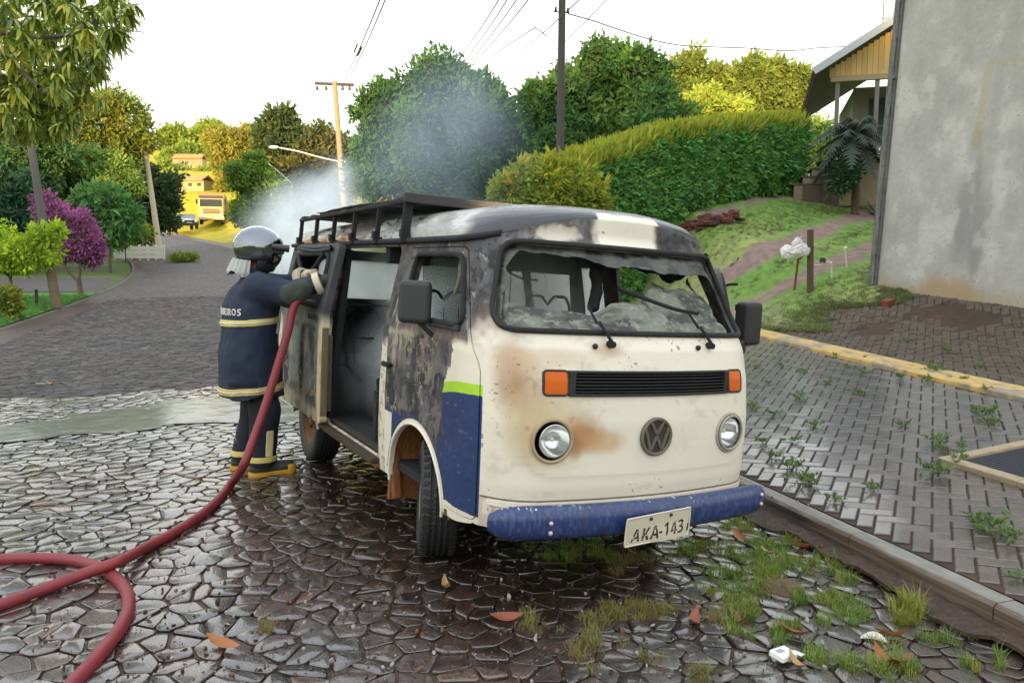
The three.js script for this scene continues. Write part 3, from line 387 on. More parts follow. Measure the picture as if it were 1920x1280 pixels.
function bodyPaint(a, y) {
  const n = fbm(a * 6, y * 6, 11, 4), f = fbm(a * 30, y * 30, 12, 3); let c = CREAM.map(k => k * (0.94 + 0.12 * n));
  const w = (n - 0.5) * 0.16 + (f - 0.5) * 0.06;
  if (a > -0.905) {                                                     // the nose
    c = m3(c, [0.55, 0.44, 0.27], 0.30 * sst(0.62, 0.2, blob(a, y, -.62, .98, .5, .5) + w * 2));
    const scald = (cx, cy, rx, ry, col, k) => { c = m3(c, col, k * sst(1.15, 0.25, blob(a, y, cx, cy, rx, ry) + w * 2.4)); };
    scald(-.775, 1.10, .105, .19, [0.42, 0.24, 0.13], .75); scald(-.69, 1.05, .15, .20, [0.46, 0.30, 0.17], .7); scald(-.73, 1.10, .05, .08, [0.34, 0.18, 0.09], .45); scald(-.74, 1.2, .13, .08, [.5, .33, .2], .7); scald(-.60, .86, .22, .2, [0.56, 0.42, 0.20], .65); scald(-.42, .85, .13, .11, [0.42, 0.20, 0.07], .9); scald(-.45, .80, .05, .08, [0.28, 0.12, 0.05], .5); scald(-.29, .815, .13, .07, [0.52, 0.32, 0.14], .7); scald(-.26, 1.245, .12, .045, [0.5, 0.30, 0.17], .55); scald(-.55, 1.2, .22, .06, [0.58, 0.44, 0.28], .5);
    c = pillar(c, a, y, w); c = m3(c, scorch(a, y), sst(.70, .80, a + w * .4) * sst(1.27, 1.34, y + w * .4));
    if (y > 1.76) { const k = sst(-.15, -.24, a + w) * 0.95; c = m3(c, scorch(a, y), k * (1 - 0.7 * sst(1.0, .5, blob(a, y, -.49, 1.80, .19, .05) + w * 9))); c = m3(c, scorch(a, y), sst(.24, .31, a + w * .5)); }
    c = m3(c, [0.12, 0.09, 0.06], 0.7 * sst(.86, .90, fbm(a * 70, y * 70, 15, 1)) * sst(.56, .62, n));          // specks
    c = m3(c, [.40, .34, .24], .30 * sst(.56, .74, fbm(a * 5 + 3, y * 14, 16, 4)) * sst(.3, .7, f)); c = m3(c, [.30, .22, .13], .4 * sst(.70, .76, fbm(a * 34, y * 26, 17, 3)) * sst(1.0, .5, blob(a, y, -.62, 1.0, .4, .35)));
    if (y < 0.54) c = m3(c, [0.36, 0.24, 0.12], 0.35 * sst(0.45, 0.65, f));
    return c;
  }
  // sides
  const blueTop = mix(1.005, 0.80, sst(-0.95, -2.1, a)) , blueOn = y < blueTop && a > -3.6;
  if (blueOn) c = BLUE.map(k => k * (0.8 + 0.5 * n)).map((k, i) => k + 0.05 * sst(.78, .84, fbm(a * 24, y * 60, 18, 2)) * [1, 1, 1.2][i]);
  if (y > blueTop && y < blueTop + .052) c = GREEN.map(k => k * (0.85 + 0.3 * n));
  if (y > blueTop + .02 && y < blueTop + .12 && a < -1.95 && a > -2.09) { const row = Math.abs(y - blueTop - .045) < .018 || Math.abs(y - blueTop - .09) < .014, gapx = fbm(a * 60, 3, 3, 1) > .36; if (row && gapx) c = [0.55, 0.55, 0.6]; else c = m3(BLUE, ASH, .5); }
  const arch = Math.hypot(a + 1.62, y - .33); if (arch < .437 || (a < -1.97 && y < .745) || y < .405 + .04 * n) c = CREAM.map(k => k * (0.9 + 0.14 * n));
  if (a < -2.10 && y < 1.2) c = m3(CREAM, [0.5, 0.38, 0.2], .4 * n);
  // fire: everything above the waist, and a ragged area of the door
  const edge = -1.13 + (n - 0.5) * 0.30 + (f - 0.5) * 0.10 + (y < .93 ? .06 : 0) - .10 * sst(1.13, .8, y);
  const flap = blob(a, y, -1.17, .90, .075, .17) < 1 + (f - .5) * .5;                    // the tongue of paint left hanging
  const low = .60 + .16 * sst(-1.2, -1.6, a) + (n - .5) * .12;
  let s = sst(edge + .012, edge - .012, a) * sst(low - .02, low + .03, y) * (arch > .437 ? 1 : 0) * (a > -2.105 ? 1 : 0); if (a > -1.3 && y < .80) s *= sst(.70, .78, y + w * .4);
  if (flap) s = 0;
  let b = scorch(a, y);
  { const k = sst(.57, .63, fbm(a * 8 + 2, y * 6, 21, 4) * .8 + f * .2), lf = sst(-1.62, -1.95, a + w); if (y > .98) b = m3(b, [.30, .25, .17], k * .55 * sst(.45, .6, f)); b = m3(b, [.36, .32, .26], lf * sst(.50, .60, fbm(a * 26, y * 8, 27, 3)) * sst(.98, 1.1, y) * .8); b = m3(b, [.16, .13, .125], sst(.60, .68, fbm(a * 13, y * 11, 23, 3)) * .7); const ed = Math.abs(fbm(a * 9, y * 8, 28, 4) - .5); b = m3(b, [.42, .37, .30], sst(.014, .004, ed) * sst(.5, .62, fbm(a * 4, y * 4, 29, 2)) * .8); b = m3(b, [.40, .34, .22], sst(1.205, 1.235, y + w * .2) * sst(1.30, 1.27, y) * sst(-1.60, -1.68, a + w) * .8); }
  c = m3(c, b, s);
  if (y > 1.21) c = pillar(c, a, y, w);
  if (a > -.965 && y < 1.25) c = m3(c, [0.30, 0.20, 0.14], .45 * sst(1.05, 1.25, y) * sst(.4, .7, n));
  if (a < -2.1) { c = m3(c, scorch(a, y), sst(1.12, 1.2, y + w)); c = m3(c, [0.12, 0.10, 0.09], .5 * sst(.5, .62, f)); }
  return c;
}
const PA0 = -5.2, PA1 = 1.2, PY0 = .2, PY1 = 1.95, paintUV = (a, y) => [(a - PA0) / (PA1 - PA0), (y - PY0) / (PY1 - PY0)];
const PAINT = colorTex(2048, 560, (u, v) => bodyPaint(mix(PA0, PA1, u), mix(PY0, PY1, v)), false);
const burnAmt = (a, y) => { const c = bodyPaint(a, y); return c[0] < .22 && c[2] < .13 ? 1 : 0; };
const PROUGH = grayTex(1024, 280, (u, v) => { const a = mix(PA0, PA1, u), y = mix(PY0, PY1, v); return burnAmt(a, y) ? .62 + .3 * fbm(a * 20, y * 20, 3, 3) : .26 + .30 * fbm(a * 9, y * 9, 4, 4); }, false);
const PBUMP = grayTex(1024, 280, (u, v) => { const a = mix(PA0, PA1, u), y = mix(PY0, PY1, v); return burnAmt(a, y) ? .35 + .65 * fbm(a * 34, y * 34, 5, 4) : .5 + .10 * (fbm(a * 3.5, y * 3.5, 7, 3) - .5) + .05 * (fbm(a * 60, y * 60, 8, 2) - .5); }, false);
const paintMat = phys(1, 1, 1, 1, { map: PAINT, roughnessMap: PROUGH, bumpMap: PBUMP, bumpScale: .006 });
const inkMat = std(.020, .021, .024, .85, { bumpMap: mudBump, bumpScale: .008 });          // charred metal
const sootMat = std(.045, .05, .058, .7, { bumpMap: mudBump, bumpScale: .006 });
const rubber = std(.014, .014, .015, .75), creamMat = phys(...CREAM, .38), rustMat = std(.30, .115, .035, .9, { bumpMap: mudBump, bumpScale: .008 });
const plainSide = std(.085, .082, .08, .7, { bumpMap: mudBump, bumpScale: .006 });

// ---- openings
const WS = rpoly([[-.865, 1.325], [.865, 1.325], [.80, 1.745], [-.80, 1.745]], .10);
const CABDOOR = rpoly([[-.918, .40], [-2.095, .40], [-2.095, 1.30], [-2.03, 1.715], [-1.00, 1.715], [-.975, 1.26], [-.918, 1.13]], .035);
const CABWIN = rpoly([[-1.025, 1.318], [-1.90, 1.318], [-1.885, 1.672], [-1.025, 1.672]], .06);
const SLIDEOPEN = rpoly([[-2.215, .425], [-3.40, .425], [-3.36, 1.725], [-2.19, 1.725]], .06);
const SIDEWIN = (a0, a1) => rpoly([[a0, 1.31], [a1, 1.31], [a1, 1.68], [a0, 1.68]], .07);
const winA = SIDEWIN(2.25, 3.28), winB = SIDEWIN(3.40, 4.62), winC = SIDEWIN(-4.72, -3.52), CABFAR = rpoly([[.97, .45], [2.09, .45], [2.07, 1.715], [1.0, 1.715]], .05);
const arch = (c, r) => (a, y) => Math.max(circ(c, .33, r)(a, y), y > .33 ? -9 : 0 - 9, circ(c, .33, r)(a, Math.max(y, .33)));
const archF = (a, y) => circ(1.62, .33, .40)(Math.abs(a), Math.max(y, .33)), archR = (a, y) => circ(4.02, .33, .385)(Math.abs(a), Math.max(y, .33)), flare = (a, y) => circ(1.62, .33, .436)(Math.abs(a), Math.max(y, .33));
const HL = [-.56, .52], HLY = .828, SIG = (a, y) => Math.max(Math.abs(a) - .615, Math.abs(y - 1.092) - .057);
const bottom = (a, y) => (Math.abs(a) < .9 ? .385 : .355 + .03 * sst(1.1, .9, Math.abs(a))) - y;
const bodyF = (a, y) => Math.max(bottom(a, y), y - 1.76 - brow(a), -WS(a, y), -Math.max(CABDOOR(a, y), -flare(a, y)), -SLIDEOPEN(a, y), -winA(a, y), -winB(a, y), -winC(a, y), -CABFAR(a, y), -archF(a, y), -archR(a, y), -circ(HL[0], HLY, .098)(a, y), -circ(HL[1], HLY, .098)(a, y), -SIG(a, y));
const body = mesh('body', panel(bodyF, -4.98, 1.12, .30, 1.90, .02, (a, y) => shell(a, y), .022, paintUV), paintMat, van);
mesh('far_side', panel(bodyF, 1.12, 4.98, .30, 1.76, .03, (a, y) => shell(a, y), .022), plainSide, van);
// tail
{ const tw = rpoly([[-.56, 1.30], [.56, 1.30], [.52, 1.66], [-.52, 1.66]], .08); mesh('tail', panel((x, y) => Math.max(Math.abs(x) - vW(y), .36 - y, y - 1.75, -tw(x, y)), -.9, .9, .3, 1.8, .03, (x, y) => ({ p: V(x, y, -3.36), n: V(0, 0, -1) }), .02), inkMat, van); }
// wheel arch lips: cream, rusted at the edge
{ const arc = (c, r, n = 22) => { const o = []; for (let i = 0; i <= n; i++) { const t = Math.PI * i / n; o.push([c + Math.cos(t) * r, .33 + Math.sin(t) * r]); } return o; };
  mesh('wheel_arch', tube(alongShell(arc(-1.62, .408), .003), .009, 60, 8), creamMat, van); mesh('wheel_arch', tube(alongShell(arc(-4.02, .392), .006), .013, 60, 8), creamMat, van);
  mesh('wheel_arch', tube(alongShell(arc(1.62, .41), .006), .014, 40, 8), creamMat, van); mesh('wheel_arch', tube(alongShell(arc(4.02, .392), .006), .013, 40, 8), creamMat, van);
  for (const z of [0, -2.4]) for (const sg of [-1, 1]) { // inner wheel housings
    const g = new THREE.CylinderGeometry(.44, .44, .30, 24, 1, true, 0, Math.PI); g.rotateZ(Math.PI / 2); g.translate(sg * .685, .33, z); const w = new THREE.CircleGeometry(.44, 24, 0, Math.PI); w.rotateY(-sg * Math.PI / 2); w.translate(sg * .535, .33, z); const fl = box(.34, .03, .02, sg * .68, .37, z + .43);
    mesh('wheel_housing', [g, w, fl], z === 0 ? rustMat : inkMat, van); } }
// rust-orange bulkhead visible behind the front wheel
mesh('bulkhead', [box(.30, .42, .03, -.68, .40, -.435, .1, 0, 0, .01), box(.05, .30, .05, -.80, .36, -.41, 0, 0, .1, .01)], rustMat, van);
// ---- cab door on the picture's left, charred, window gone
{
  const f = (a, y) => Math.max(CABDOOR(a, y) + .006, .440 - Math.hypot(a + 1.62, Math.max(y, .33) - .33), -CABWIN(a, y));
  const d = mesh('cab_door', panel(f, -2.13, -.89, .36, 1.75, .016, (a, y) => shell(a, y, .004), .035, paintUV), paintMat, van); d.userData.label = 'charred cab door with blistered paint above a blue corner';
  mesh('window_frame', tube(alongShell(outline(CABWIN, -1.45, 1.5, 64), .012), .015, 128, 6, true), inkMat, d);
  // door handle and hinge
  mesh('handle', [beam(shell(-1.98, 1.02, .03).p, shell(-2.09, 1.02, .03).p, .022, .03), rod(shell(-2.0, 1.02, .0).p, shell(-2.0, 1.02, .035).p, .012)], inkMat, d);
  mesh('sill_strip', beam(shell(-1.05, 1.305, .012).p, shell(-1.88, 1.305, .012).p, .02, .03), sootMat, d);
}
// ---- door mirror hanging in front of the cab window
{
  const m = new THREE.Group(); m.name = 'door_mirror'; van.add(m); const c = shell(-1.40, 1.39, .12).p;
  const h = mesh('housing', box(.175, .225, .07, 0, 0, 0, 0, 0, 0, .03), std(.035, .037, .04, .6), m); m.position.copy(c); m.rotation.y = -.55;
  mesh('mirror_glass', box(.145, .195, .006, 0, 0, -.037), phys(.05, .055, .06, .12, { metalness: .6 }), m);
  mesh('mirror_arm', [rod(V(.02, -.10, 0), V(.10, -.17, .0), .012), rod(V(.10, -.17, .0), V(.17, -.16, -.06), .014)], inkMat, m);
}
// ---- sliding door, pushed back along the side
{
  const OFF = .085, DF = rpoly([[-3.26, .44], [-4.52, .44], [-4.46, 1.735], [-3.24, 1.735]], .05), DW = rpoly([[-3.40, 1.28], [-4.40, 1.28], [-4.37, 1.655], [-3.42, 1.655]], .07), back = (a, y) => { const s = shell(a, y, OFF), q = rpoly([[-3.42, .60], [-3.84, .60], [-3.84, 1.12], [-3.42, 1.12]], .07)(a, y), q2 = rpoly([[-3.92, .60], [-4.36, .60], [-4.36, 1.12], [-3.92, 1.12]], .07)(a, y); s.p.addScaledVector(s.n, -.02 * sst(.012, -.012, Math.min(q, q2))); return s; };
  const tex = colorTex(512, 512, (u, v) => { const a = mix(-4.6, -3.2, u), y = mix(.4, 1.78, v), n = fbm(a * 5, y * 5, 31, 4), f = fbm(a * 20, y * 16, 32, 4), w = (n - .5) * .25; let c = m3([.16, .19, .18], [.05, .058, .06], sst(.42, .60, n)); c = m3(c, [.30, .33, .34], .7 * sst(.55, .66, fbm(a * 4 + 3, y * 3, 33, 3)));
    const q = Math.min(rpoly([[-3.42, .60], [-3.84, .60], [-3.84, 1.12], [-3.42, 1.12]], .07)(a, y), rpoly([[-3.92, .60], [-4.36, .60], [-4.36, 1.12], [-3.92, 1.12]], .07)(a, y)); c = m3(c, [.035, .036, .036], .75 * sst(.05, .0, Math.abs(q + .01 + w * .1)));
    const e = sst(.60, .50, y + w * .4); c = m3(c, [.46, .38, .25], e * .85 * sst(.3, .6, f + .1)); c = m3(c, [.66, .53, .33], sst(-3.345, -3.33, a) * sst(1.18, 1.05, y + w)); c = m3(c, [.42, .30, .19], sst(.56, .62, f) * .5 * sst(1.2, .9, y)); c = m3(c, m3(CHAR, ASH, n), sst(1.12, 1.24, y + w * .5)); return c; }, false);
  const d = mesh('sliding_door', panel((a, y) => Math.max(DF(a, y), -DW(a, y)), -4.6, -3.2, .4, 1.78, .016, back, .05, (a, y) => [(a + 4.6) / 1.4, (y - .4) / 1.38]), std(1, 1, 1, .62, { map: tex, bumpMap: mudBump, bumpScale: .006 }), van); d.userData.label = 'sooty sliding door pushed back, its window burnt out';
  const S = (a, y, o = .02) => shell(a, y, OFF + o).p;
  mesh('window_frame', tube(outline(DW, -3.9, 1.46, 48).map(([a, y]) => S(a, y, .004)), .020, 100, 6, true), inkMat, d);
  mesh('hanging_seal', tube([S(-3.52, 1.655), S(-3.62, 1.60), S(-3.75, 1.53), S(-3.90, 1.50), S(-4.05, 1.51), S(-4.18, 1.56), S(-4.30, 1.64)], .017, 40, 8), rubber, d);
  mesh('upper_rail', [tube([S(-3.36, 1.69), S(-3.8, 1.675), S(-4.38, 1.70)], .014, 20, 6), tube([S(-3.40, 1.705), S(-3.85, 1.70), S(-4.36, 1.715)], .012, 20, 6)], sootMat, d);
  mesh('door_handle', [beam(S(-3.38, 1.20, .03), S(-3.52, 1.20, .03), .025, .035)], inkMat, d);
  // the front edge of the door, cream strip
  mesh('edge_strip', beam(shell(-3.262, .50, .06).p, shell(-3.262, 1.14, .06).p, .03, .05, V(1, 0, 0)), std(.56, .44, .28, .6, { map: concTex }), d);
}
// rail, post and sill of the doorway
mesh('door_post', [beam(shell(-3.42, .46, -.02).p, shell(-3.385, 1.72, -.02).p, .10, .05, V(1, 0, 0)), beam(shell(-3.43, .50, .02).p, shell(-3.43, 1.10, .02).p, .03, .03, V(1, 0, 0))], inkMat, van);
mesh('cream_post', beam(shell(-3.335, .52, .005).p, shell(-3.335, 1.08, .005).p, .05, .04, V(1, 0, 0)), std(.60, .50, .34, .6, { map: concTex, bumpMap: mudBump, bumpScale: .004 }), van);
mesh('door_sill', [beam(shell(-2.2, .405, .015).p, shell(-3.42, .405, .015).p, .09, .035, V(0, 1, 0), .01), beam(shell(-2.2, .44, -.05).p, shell(-3.42, .44, -.05).p, .05, .02)], std(.22, .17, .12, .6, { map: concTex, bumpMap: mudBump, bumpScale: .006 }), van);
mesh('lower_rail', beam(shell(-2.2, .372, .01).p, shell(-3.45, .372, .01).p, .03, .03), rustMat, van);
// ---- rain gutter
mesh('gutter', [tube(Array.from({ length: 40 }, (_, i) => { const a = mix(-4.98, -.80, i / 39); return shell(a, 1.752 + brow(a), .018 - .014 * sst(1.0, .8, -a)).p; }), .017, 120, 8), tube(Array.from({ length: 20 }, (_, i) => shell(mix(4.98, .86, i / 19), 1.752, .018).p), .017, 60, 8)], inkMat, van);
// ---- raised roof with pressed side panels
const roofEdge = a => { const y = 1.752 + brow(a); const [x, z] = shellXZ(a, Math.min(y, 1.85)); return V(x, y, z); };
function roofMap(a, t) {
  const P = (a, t) => { const e = roofEdge(a), zc = clamp(e.z, -3.3, -.15), top = 1.985 - .02 * Math.max(0, -e.z - 2), q = Math.min(t, 1.5697), c = Math.pow(Math.cos(q), .62), s = Math.pow(Math.sin(q), .92); return V(e.x * c, mix(e.y, top, s), mix(zc, e.z, c)); };
  const e = .004, p = P(a, t), n = P(a + e, t).sub(P(a - e, t)).cross(P(a, Math.min(t + e, 1.56)).sub(P(a, Math.max(t - e, 0)))).normalize(); if (n.y < 0 && t > .3 || n.dot(V(p.x, .2, p.z + 1.4)) < 0) n.negate();
  let d = 0; const q = Math.abs(a); for (const [a0, a1] of [[1.15, 1.98], [2.1, 2.78], [2.88, 3.56], [3.66, 4.5]]) { const w = rpoly([[a0, .22], [a1, .22], [a1 - .03, .80], [a0 + .05, .80]], .08)(q, t); d = Math.max(d, sst(.03, -.03, w)); }
  return { p: p.addScaledVector(n, -.020 * d), n }; }
const roofTex = colorTex(1024, 256, (u, v) => { const a = mix(-5, 1.2, u), t = v * 1.57, n = fbm(a * 5, t * 4, 41, 4), f = fbm(a * 18, t * 14, 42, 4), w = (n - .5) * .3; let c = m3([.50, .48, .43], [.40, .42, .43], n);
  c = m3(c, [.20, .19, .18], .32 * sst(.5, .75, f)); const front = a > -1.15 ? 1 : 0;
  c = m3(c, [.045, .05, .06], sst(-1.10, -.98, a + w * .5) * sst(-.14, -.22, a) * sst(1.25, .95, t + w) + 0); c = m3(c, [.05, .055, .065], sst(.25, .33, a));
  if (a > -.20 && a < .30) c = m3(CREAM, [.05, .055, .065], sst(.30, .52, t + w * .8));
  c = m3(c, [.06, .065, .075], sst(1.0, 1.3, t + w * 1.2) * .75 * sst(.4, .6, f)); c = m3(c, [.62, .63, .64], sst(.55, .62, fbm(a * 40, t * 22, 44, 3)) * sst(.85, 1.1, t) * .8);
  c = m3(c, [.16, .11, .085], sst(-2.75, -3.05, a + w) * .8); c = m3(c, [.52, .26, .08], sst(-3.15, -3.3, a) * sst(.34, .2, t + w * .3) * .8); c = m3(c, [.06, .062, .066], .7 * sst(-2.1, -2.2, a) * sst(.55, .7, f)); return c; }, false);
const roofUV = (a, t) => [(a + 5) / 6.2, t / 1.57];
mesh('roof', panel((a, t) => Math.max(-t + .001, t - 1.5690), -4.98, 4.98, 0, 1.57, .03, roofMap, .012, roofUV), phys(1, 1, 1, .26, { map: roofTex, roughnessMap: grayTex(256, 128, (u, v) => .55 + .45 * tfbm(u, v, 12, 4, 45)), bumpMap: mudBump, bumpScale: .003 }), van);
// ---- windscreen: rubber seal, what is left of the glass
mesh('windscreen_seal', tube(outline(WS, 0, 1.53, 160, 1.2).map(([a, y]) => shell(a, y, .008).p), .0145, 260, 8, true), std(.020, .020, .021, .8, { bumpMap: mudBump, bumpScale: .006 }), van);
{
  const glassTex = colorTex(512, 256, (u, v) => { const n = tfbm(u, v, 8, 5, 51), m = tfbm(u, v, 30, 4, 52); let c = m3([.05, .056, .05], [.22, .24, .19], sst(.35, .65, n)); return m3(c, [.40, .41, .36], sst(.58, .70, m) * .5); });
  const sag = phys(1, 1, 1, .42, { map: glassTex, bumpMap: mudBump, bumpScale: .01, transmission: .22, side: THREE.DoubleSide });
  const jag = (a, k) => (fbm(a * 7, k, 3, 4) - .5);
  // softened sheet slumped inward over the dash
  const top = a => lerpT(a, [-.86, -.70, -.62, -.35, -.25, -.05, .08, .22, .32, .45, .56, .66, .80], [1.47, 1.455, 1.45, 1.45, 1.46, 1.53, 1.51, 1.60, 1.68, 1.63, 1.64, 1.60, 1.70]) + .05 * jag(a, 1);
  const slump = (a, y) => { const s = shell(a, y, 0), h = clamp((y - 1.32) / .35), fold = (fbm(a * 5 + y * 3, y * 6 - a * 2, 6, 4) - .5); s.p.addScaledVector(s.n, -.02 - .07 * h * h * sst(-.95, .1, a) - .13 * fold * sst(0, .25, h) - .03 * h - .03 * Math.abs(Math.sin(a * 5 + y * 7))); s.p.y += -.01 * h + .03 * fold; return s; };
  mesh('slumped_glass', panel((a, y) => Math.max(WS(a, y) + .004, y - top(a)), -.9, .9, 1.28, 1.76, .013, slump, .006, (a, y) => [a, y * 2]), sag, van).userData.label = 'sooty windscreen glass slumped inward over the dashboard';
  const low = a => 1.705 - .05 * sst(-.5, .1, a) + .06 * jag(a, 7) - .08 * sst(-.70, -.80, a) - .10 * sst(.62, .8, a);
  mesh('glass_shard', panel((a, y) => Math.max(WS(a, y) + .004, Math.min(low(a) - y, (a + .80 + .05 * jag(y * 2, 3) - (y > 1.5 ? .02 : 0)) * 1, 9)), -.9, .9, 1.28, 1.76, .011, (a, y) => { const s = shell(a, y, 0); s.p.addScaledVector(s.n, -.004 - .03 * fbm(a * 6, y * 8, 2, 3)); return s; }, .005, (a, y) => [a, y * 2]), phys(.42, .45, .45, .25, { map: glassTex, transmission: .35, side: THREE.DoubleSide }), van);
  // wipers
  for (const [a0, a1, y1] of [[-.25, -.36, 1.44], [.40, .30, 1.42]]) { const w = mesh('wiper', [rod(shell(a0, 1.272, .03).p, shell(mix(a0, a1, .55), mix(1.272, y1, .55), .04).p, .009, .007), rod(shell(mix(a0, a1, .5) - .02, mix(1.272, y1, .5), .04).p, shell(a1, y1, .035).p, .008, .005), cyl(.018, .016, .04, 0, 0, 0, 12, Math.PI / 2).translate(...shell(a0, 1.268, .018).p.toArray())], inkMat, van); 
    mesh('washer_jet', new THREE.SphereGeometry(.014, 10, 8).translate(...shell(a0 - .085, 1.262, .008).p.toArray()), rubber, van); }
  mesh('bent_wiper', [tube([shell(-.10, 1.56, -.03).p, shell(.08, 1.53, -.05).p, shell(.28, 1.47, -.03).p, shell(.40, 1.43, .02).p], .011, 24, 6)], inkMat, van);
}
// ---- lights, grille, badge, plate, bumper
{
  const sgm = phys(.60, .115, .008, .34, { specularIntensity: .6 }), blk = std(.018, .018, .02, .55);
  const gr = new THREE.Group(); gr.name = 'grille'; van.add(gr);
  const cv = (a0, a1, y, off, w, h, n = 10) => { const L = []; for (let i = 0; i < n; i++) { const A = shell(mix(a0, a1, i / n), y, off).p, B = shell(mix(a0, a1, (i + 1) / n), y, off).p, D = B.clone().sub(A).normalize(); L.push(beam(A.addScaledVector(D, -.002), B.addScaledVector(D, .002), w, h, V(0, 1, 0), .002)); } return L; };
  mesh('grille_back', [...cv(-.61, .61, 1.092, -.045, .01, .114)], std(.008, .008, .009, .8), gr);
  mesh('grille_frame', [...cv(-.485, .50, 1.145, -.005, .035, .012), ...cv(-.485, .50, 1.039, -.005, .035, .012), ...cv(-.485, -.455, 1.092, -.008, .03, .11, 1), ...cv(.47, .50, 1.092, -.008, .03, .11, 1)], blk, gr);
  for (let k = 0; k < 6; k++) mesh('slat', cv(-.46, .475, 1.054 + k * .0152, -.012, .030, .0055, 12), blk, gr);
  for (const [a0, a1] of [[-.608, -.49], [.505, .608]]) { const n = 5, L = []; for (let i = 0; i < n; i++) { } const l = mesh('turn_signal', panel(rpoly([[a0, 1.039], [a1, 1.039], [a1, 1.145], [a0, 1.145]], .016), a0 - .02, a1 + .02, 1.02, 1.17, .006, (a, y) => { const s = shell(a, y, .004 + .010 * sst(0, .02, -rpoly([[a0, 1.039], [a1, 1.039], [a1, 1.145], [a0, 1.145]], .016)(a, y))); return s; }, .03), sgm, van); mesh('bezel', tube(outline(rpoly([[a0, 1.037], [a1, 1.037], [a1, 1.147], [a0, 1.147]], .016), (a0 + a1) / 2, 1.092, 40, .2).map(([a, y]) => shell(a, y, .003).p), .006, 60, 6, true), blk, l); }
  const chrome = phys(.75, .75, .74, .16, { metalness: 1 }), lensMat = phys(.93, .95, .96, .03, { transmission: .92, thickness: 0 });
  HL.forEach((a, k) => { const s = shell(a, HLY), h = new THREE.Group(); h.name = 'headlight'; van.add(h); h.position.copy(s.p); h.quaternion.setFromUnitVectors(V(0, 0, 1), V(s.n.x * .8, s.n.y, s.n.z).normalize());
    const ring = new THREE.TorusGeometry(.0985, .0085, 10, 48).translate(0, 0, .004); mesh('bezel', k === 0 ? [ring] : [ring, new THREE.TorusGeometry(.088, .006, 8, 48).translate(0, 0, .016)], k === 0 ? phys(.36, .28, .17, .5) : phys(.34, .32, .27, .4), h);
    const lat = pts => new THREE.LatheGeometry(pts.map(p => new THREE.Vector2(...p)), 40).rotateX(Math.PI / 2);
    const dx = k === 0 ? .012 : 0; mesh('bucket', lat([[.098, .0], [.096, -.09], [.0, -.10]]), std(.012, .012, .013, .8), h);
    mesh('reflector', lat([[.0, -.072], [.03, -.068], [.058, -.05], [.078, -.012], [.080, .004], [.074, .004]]).translate(dx, 0, .0), chrome, h); mesh('bulb', lat([[0, -.02], [.010, -.025], [.012, -.05], [.012, -.07]]).translate(dx, 0, 0), phys(.8, .8, .78, .1), h);
    mesh('lens', lat([[.080, .004], [.07, .014], [.045, .023], [.02, .027], [.0, .028]]).translate(dx, 0, 0), lensMat, h); });
  // badge: ring with the two letters, dull and dirty
  { const s = shell(0, HLY + .008), b = new THREE.Group(); b.name = 'badge'; van.add(b); b.position.copy(s.p).addScaledVector(s.n, .004); b.quaternion.setFromUnitVectors(V(0, 0, 1), s.n); b.scale.setScalar(.86);
    const mt = std(.17, .155, .125, .55, { metalness: .35, bumpMap: mudBump, bumpScale: .003 }); mesh('disc', cyl(.110, .110, .006, 0, 0, 0, 40, Math.PI / 2), std(.035, .033, .028, .8), b); mesh('ring', new THREE.TorusGeometry(.101, .0105, 10, 56).translate(0, 0, .006), mt, b);
    const bar = (x0, y0, x1, y1) => beam(V(x0, y0, .007), V(x1, y1, .007), .019, .012, V(0, 0, 1), .003);
    mesh('letter', [bar(-.044, .084, 0, .014), bar(.044, .084, 0, .014)], mt, b); mesh('letter', [bar(-.082, .048, -.040, -.078), bar(-.040, -.078, .0, .004), bar(.0, .004, .040, -.078), bar(.040, -.078, .082, .048)], mt, b); }
  // bumper
  const bt = colorTex(1024, 128, (u, v) => { const n = fbm(u * 50, v * 5, 61, 4), f = fbm(u * 160, v * 18, 62, 3), g = fbm(u * 14, v * 3, 63, 3); let c = [.012, .030, .125].map(k => k * (.7 + .6 * n)); c = m3(c, [.10, .15, .28], .28 * sst(.52, .7, f)); c = m3(c, [.62, .62, .58], sst(.715, .74, f * .5 + g * .3 + .2 * sst(.45, .1, v) + (u < .25 || (u > .42 && u < .62) ? .05 : .012))); c = m3(c, [.03, .035, .06], sst(.62, .72, n) * .6); return c; });
  const bz = x => { const q = Math.abs(x); return 1.075 - .155 * q * q - .9 * Math.max(0, q - .70) ** 2 - 5.2 * Math.max(0, q - .80) ** 2; }; const prof = [[-.045, .02], [-.035, .062], [-.012, .080], [.010, .076], [.030, .055], [.038, .02], [.038, -.02], [.030, -.052], [.012, -.074], [-.012, -.080], [-.035, -.062], [-.045, -.02]];
  const pos = [], uv = [], ix = [], NB = 60; for (let i = 0; i <= NB; i++) { const x = mix(-.852, .805, i / NB), e = 1 - .5 * Math.pow(Math.abs(x + .0235) / .8285, 22), dz = (bz(x + .004) - bz(x - .004)) / .008, nl = Math.hypot(1, dz); prof.forEach(([d, y], k) => { pos.push(x - d * dz / nl * e, .462 + y * e, bz(x) + d / nl * e - .01); uv.push(x * .56 + .5, k / prof.length); }); }
  const np = prof.length; for (let i = 0; i < NB; i++) for (let k = 0; k < np; k++) { const a = i * np + k, b = i * np + (k + 1) % np; ix.push(a, b, a + np, b, b + np, a + np); } for (const e of [0, NB]) for (let k = 1; k < np - 1; k++) ix.push(e * np, e * np + (e ? k + 1 : k), e * np + (e ? k : k + 1));
  const bg = new THREE.BufferGeometry(); bg.setAttribute('position', new THREE.Float32BufferAttribute(pos, 3)); bg.setAttribute('uv', new THREE.Float32BufferAttribute(uv, 2)); bg.setIndex(ix.reverse()); bg.computeVertexNormals();
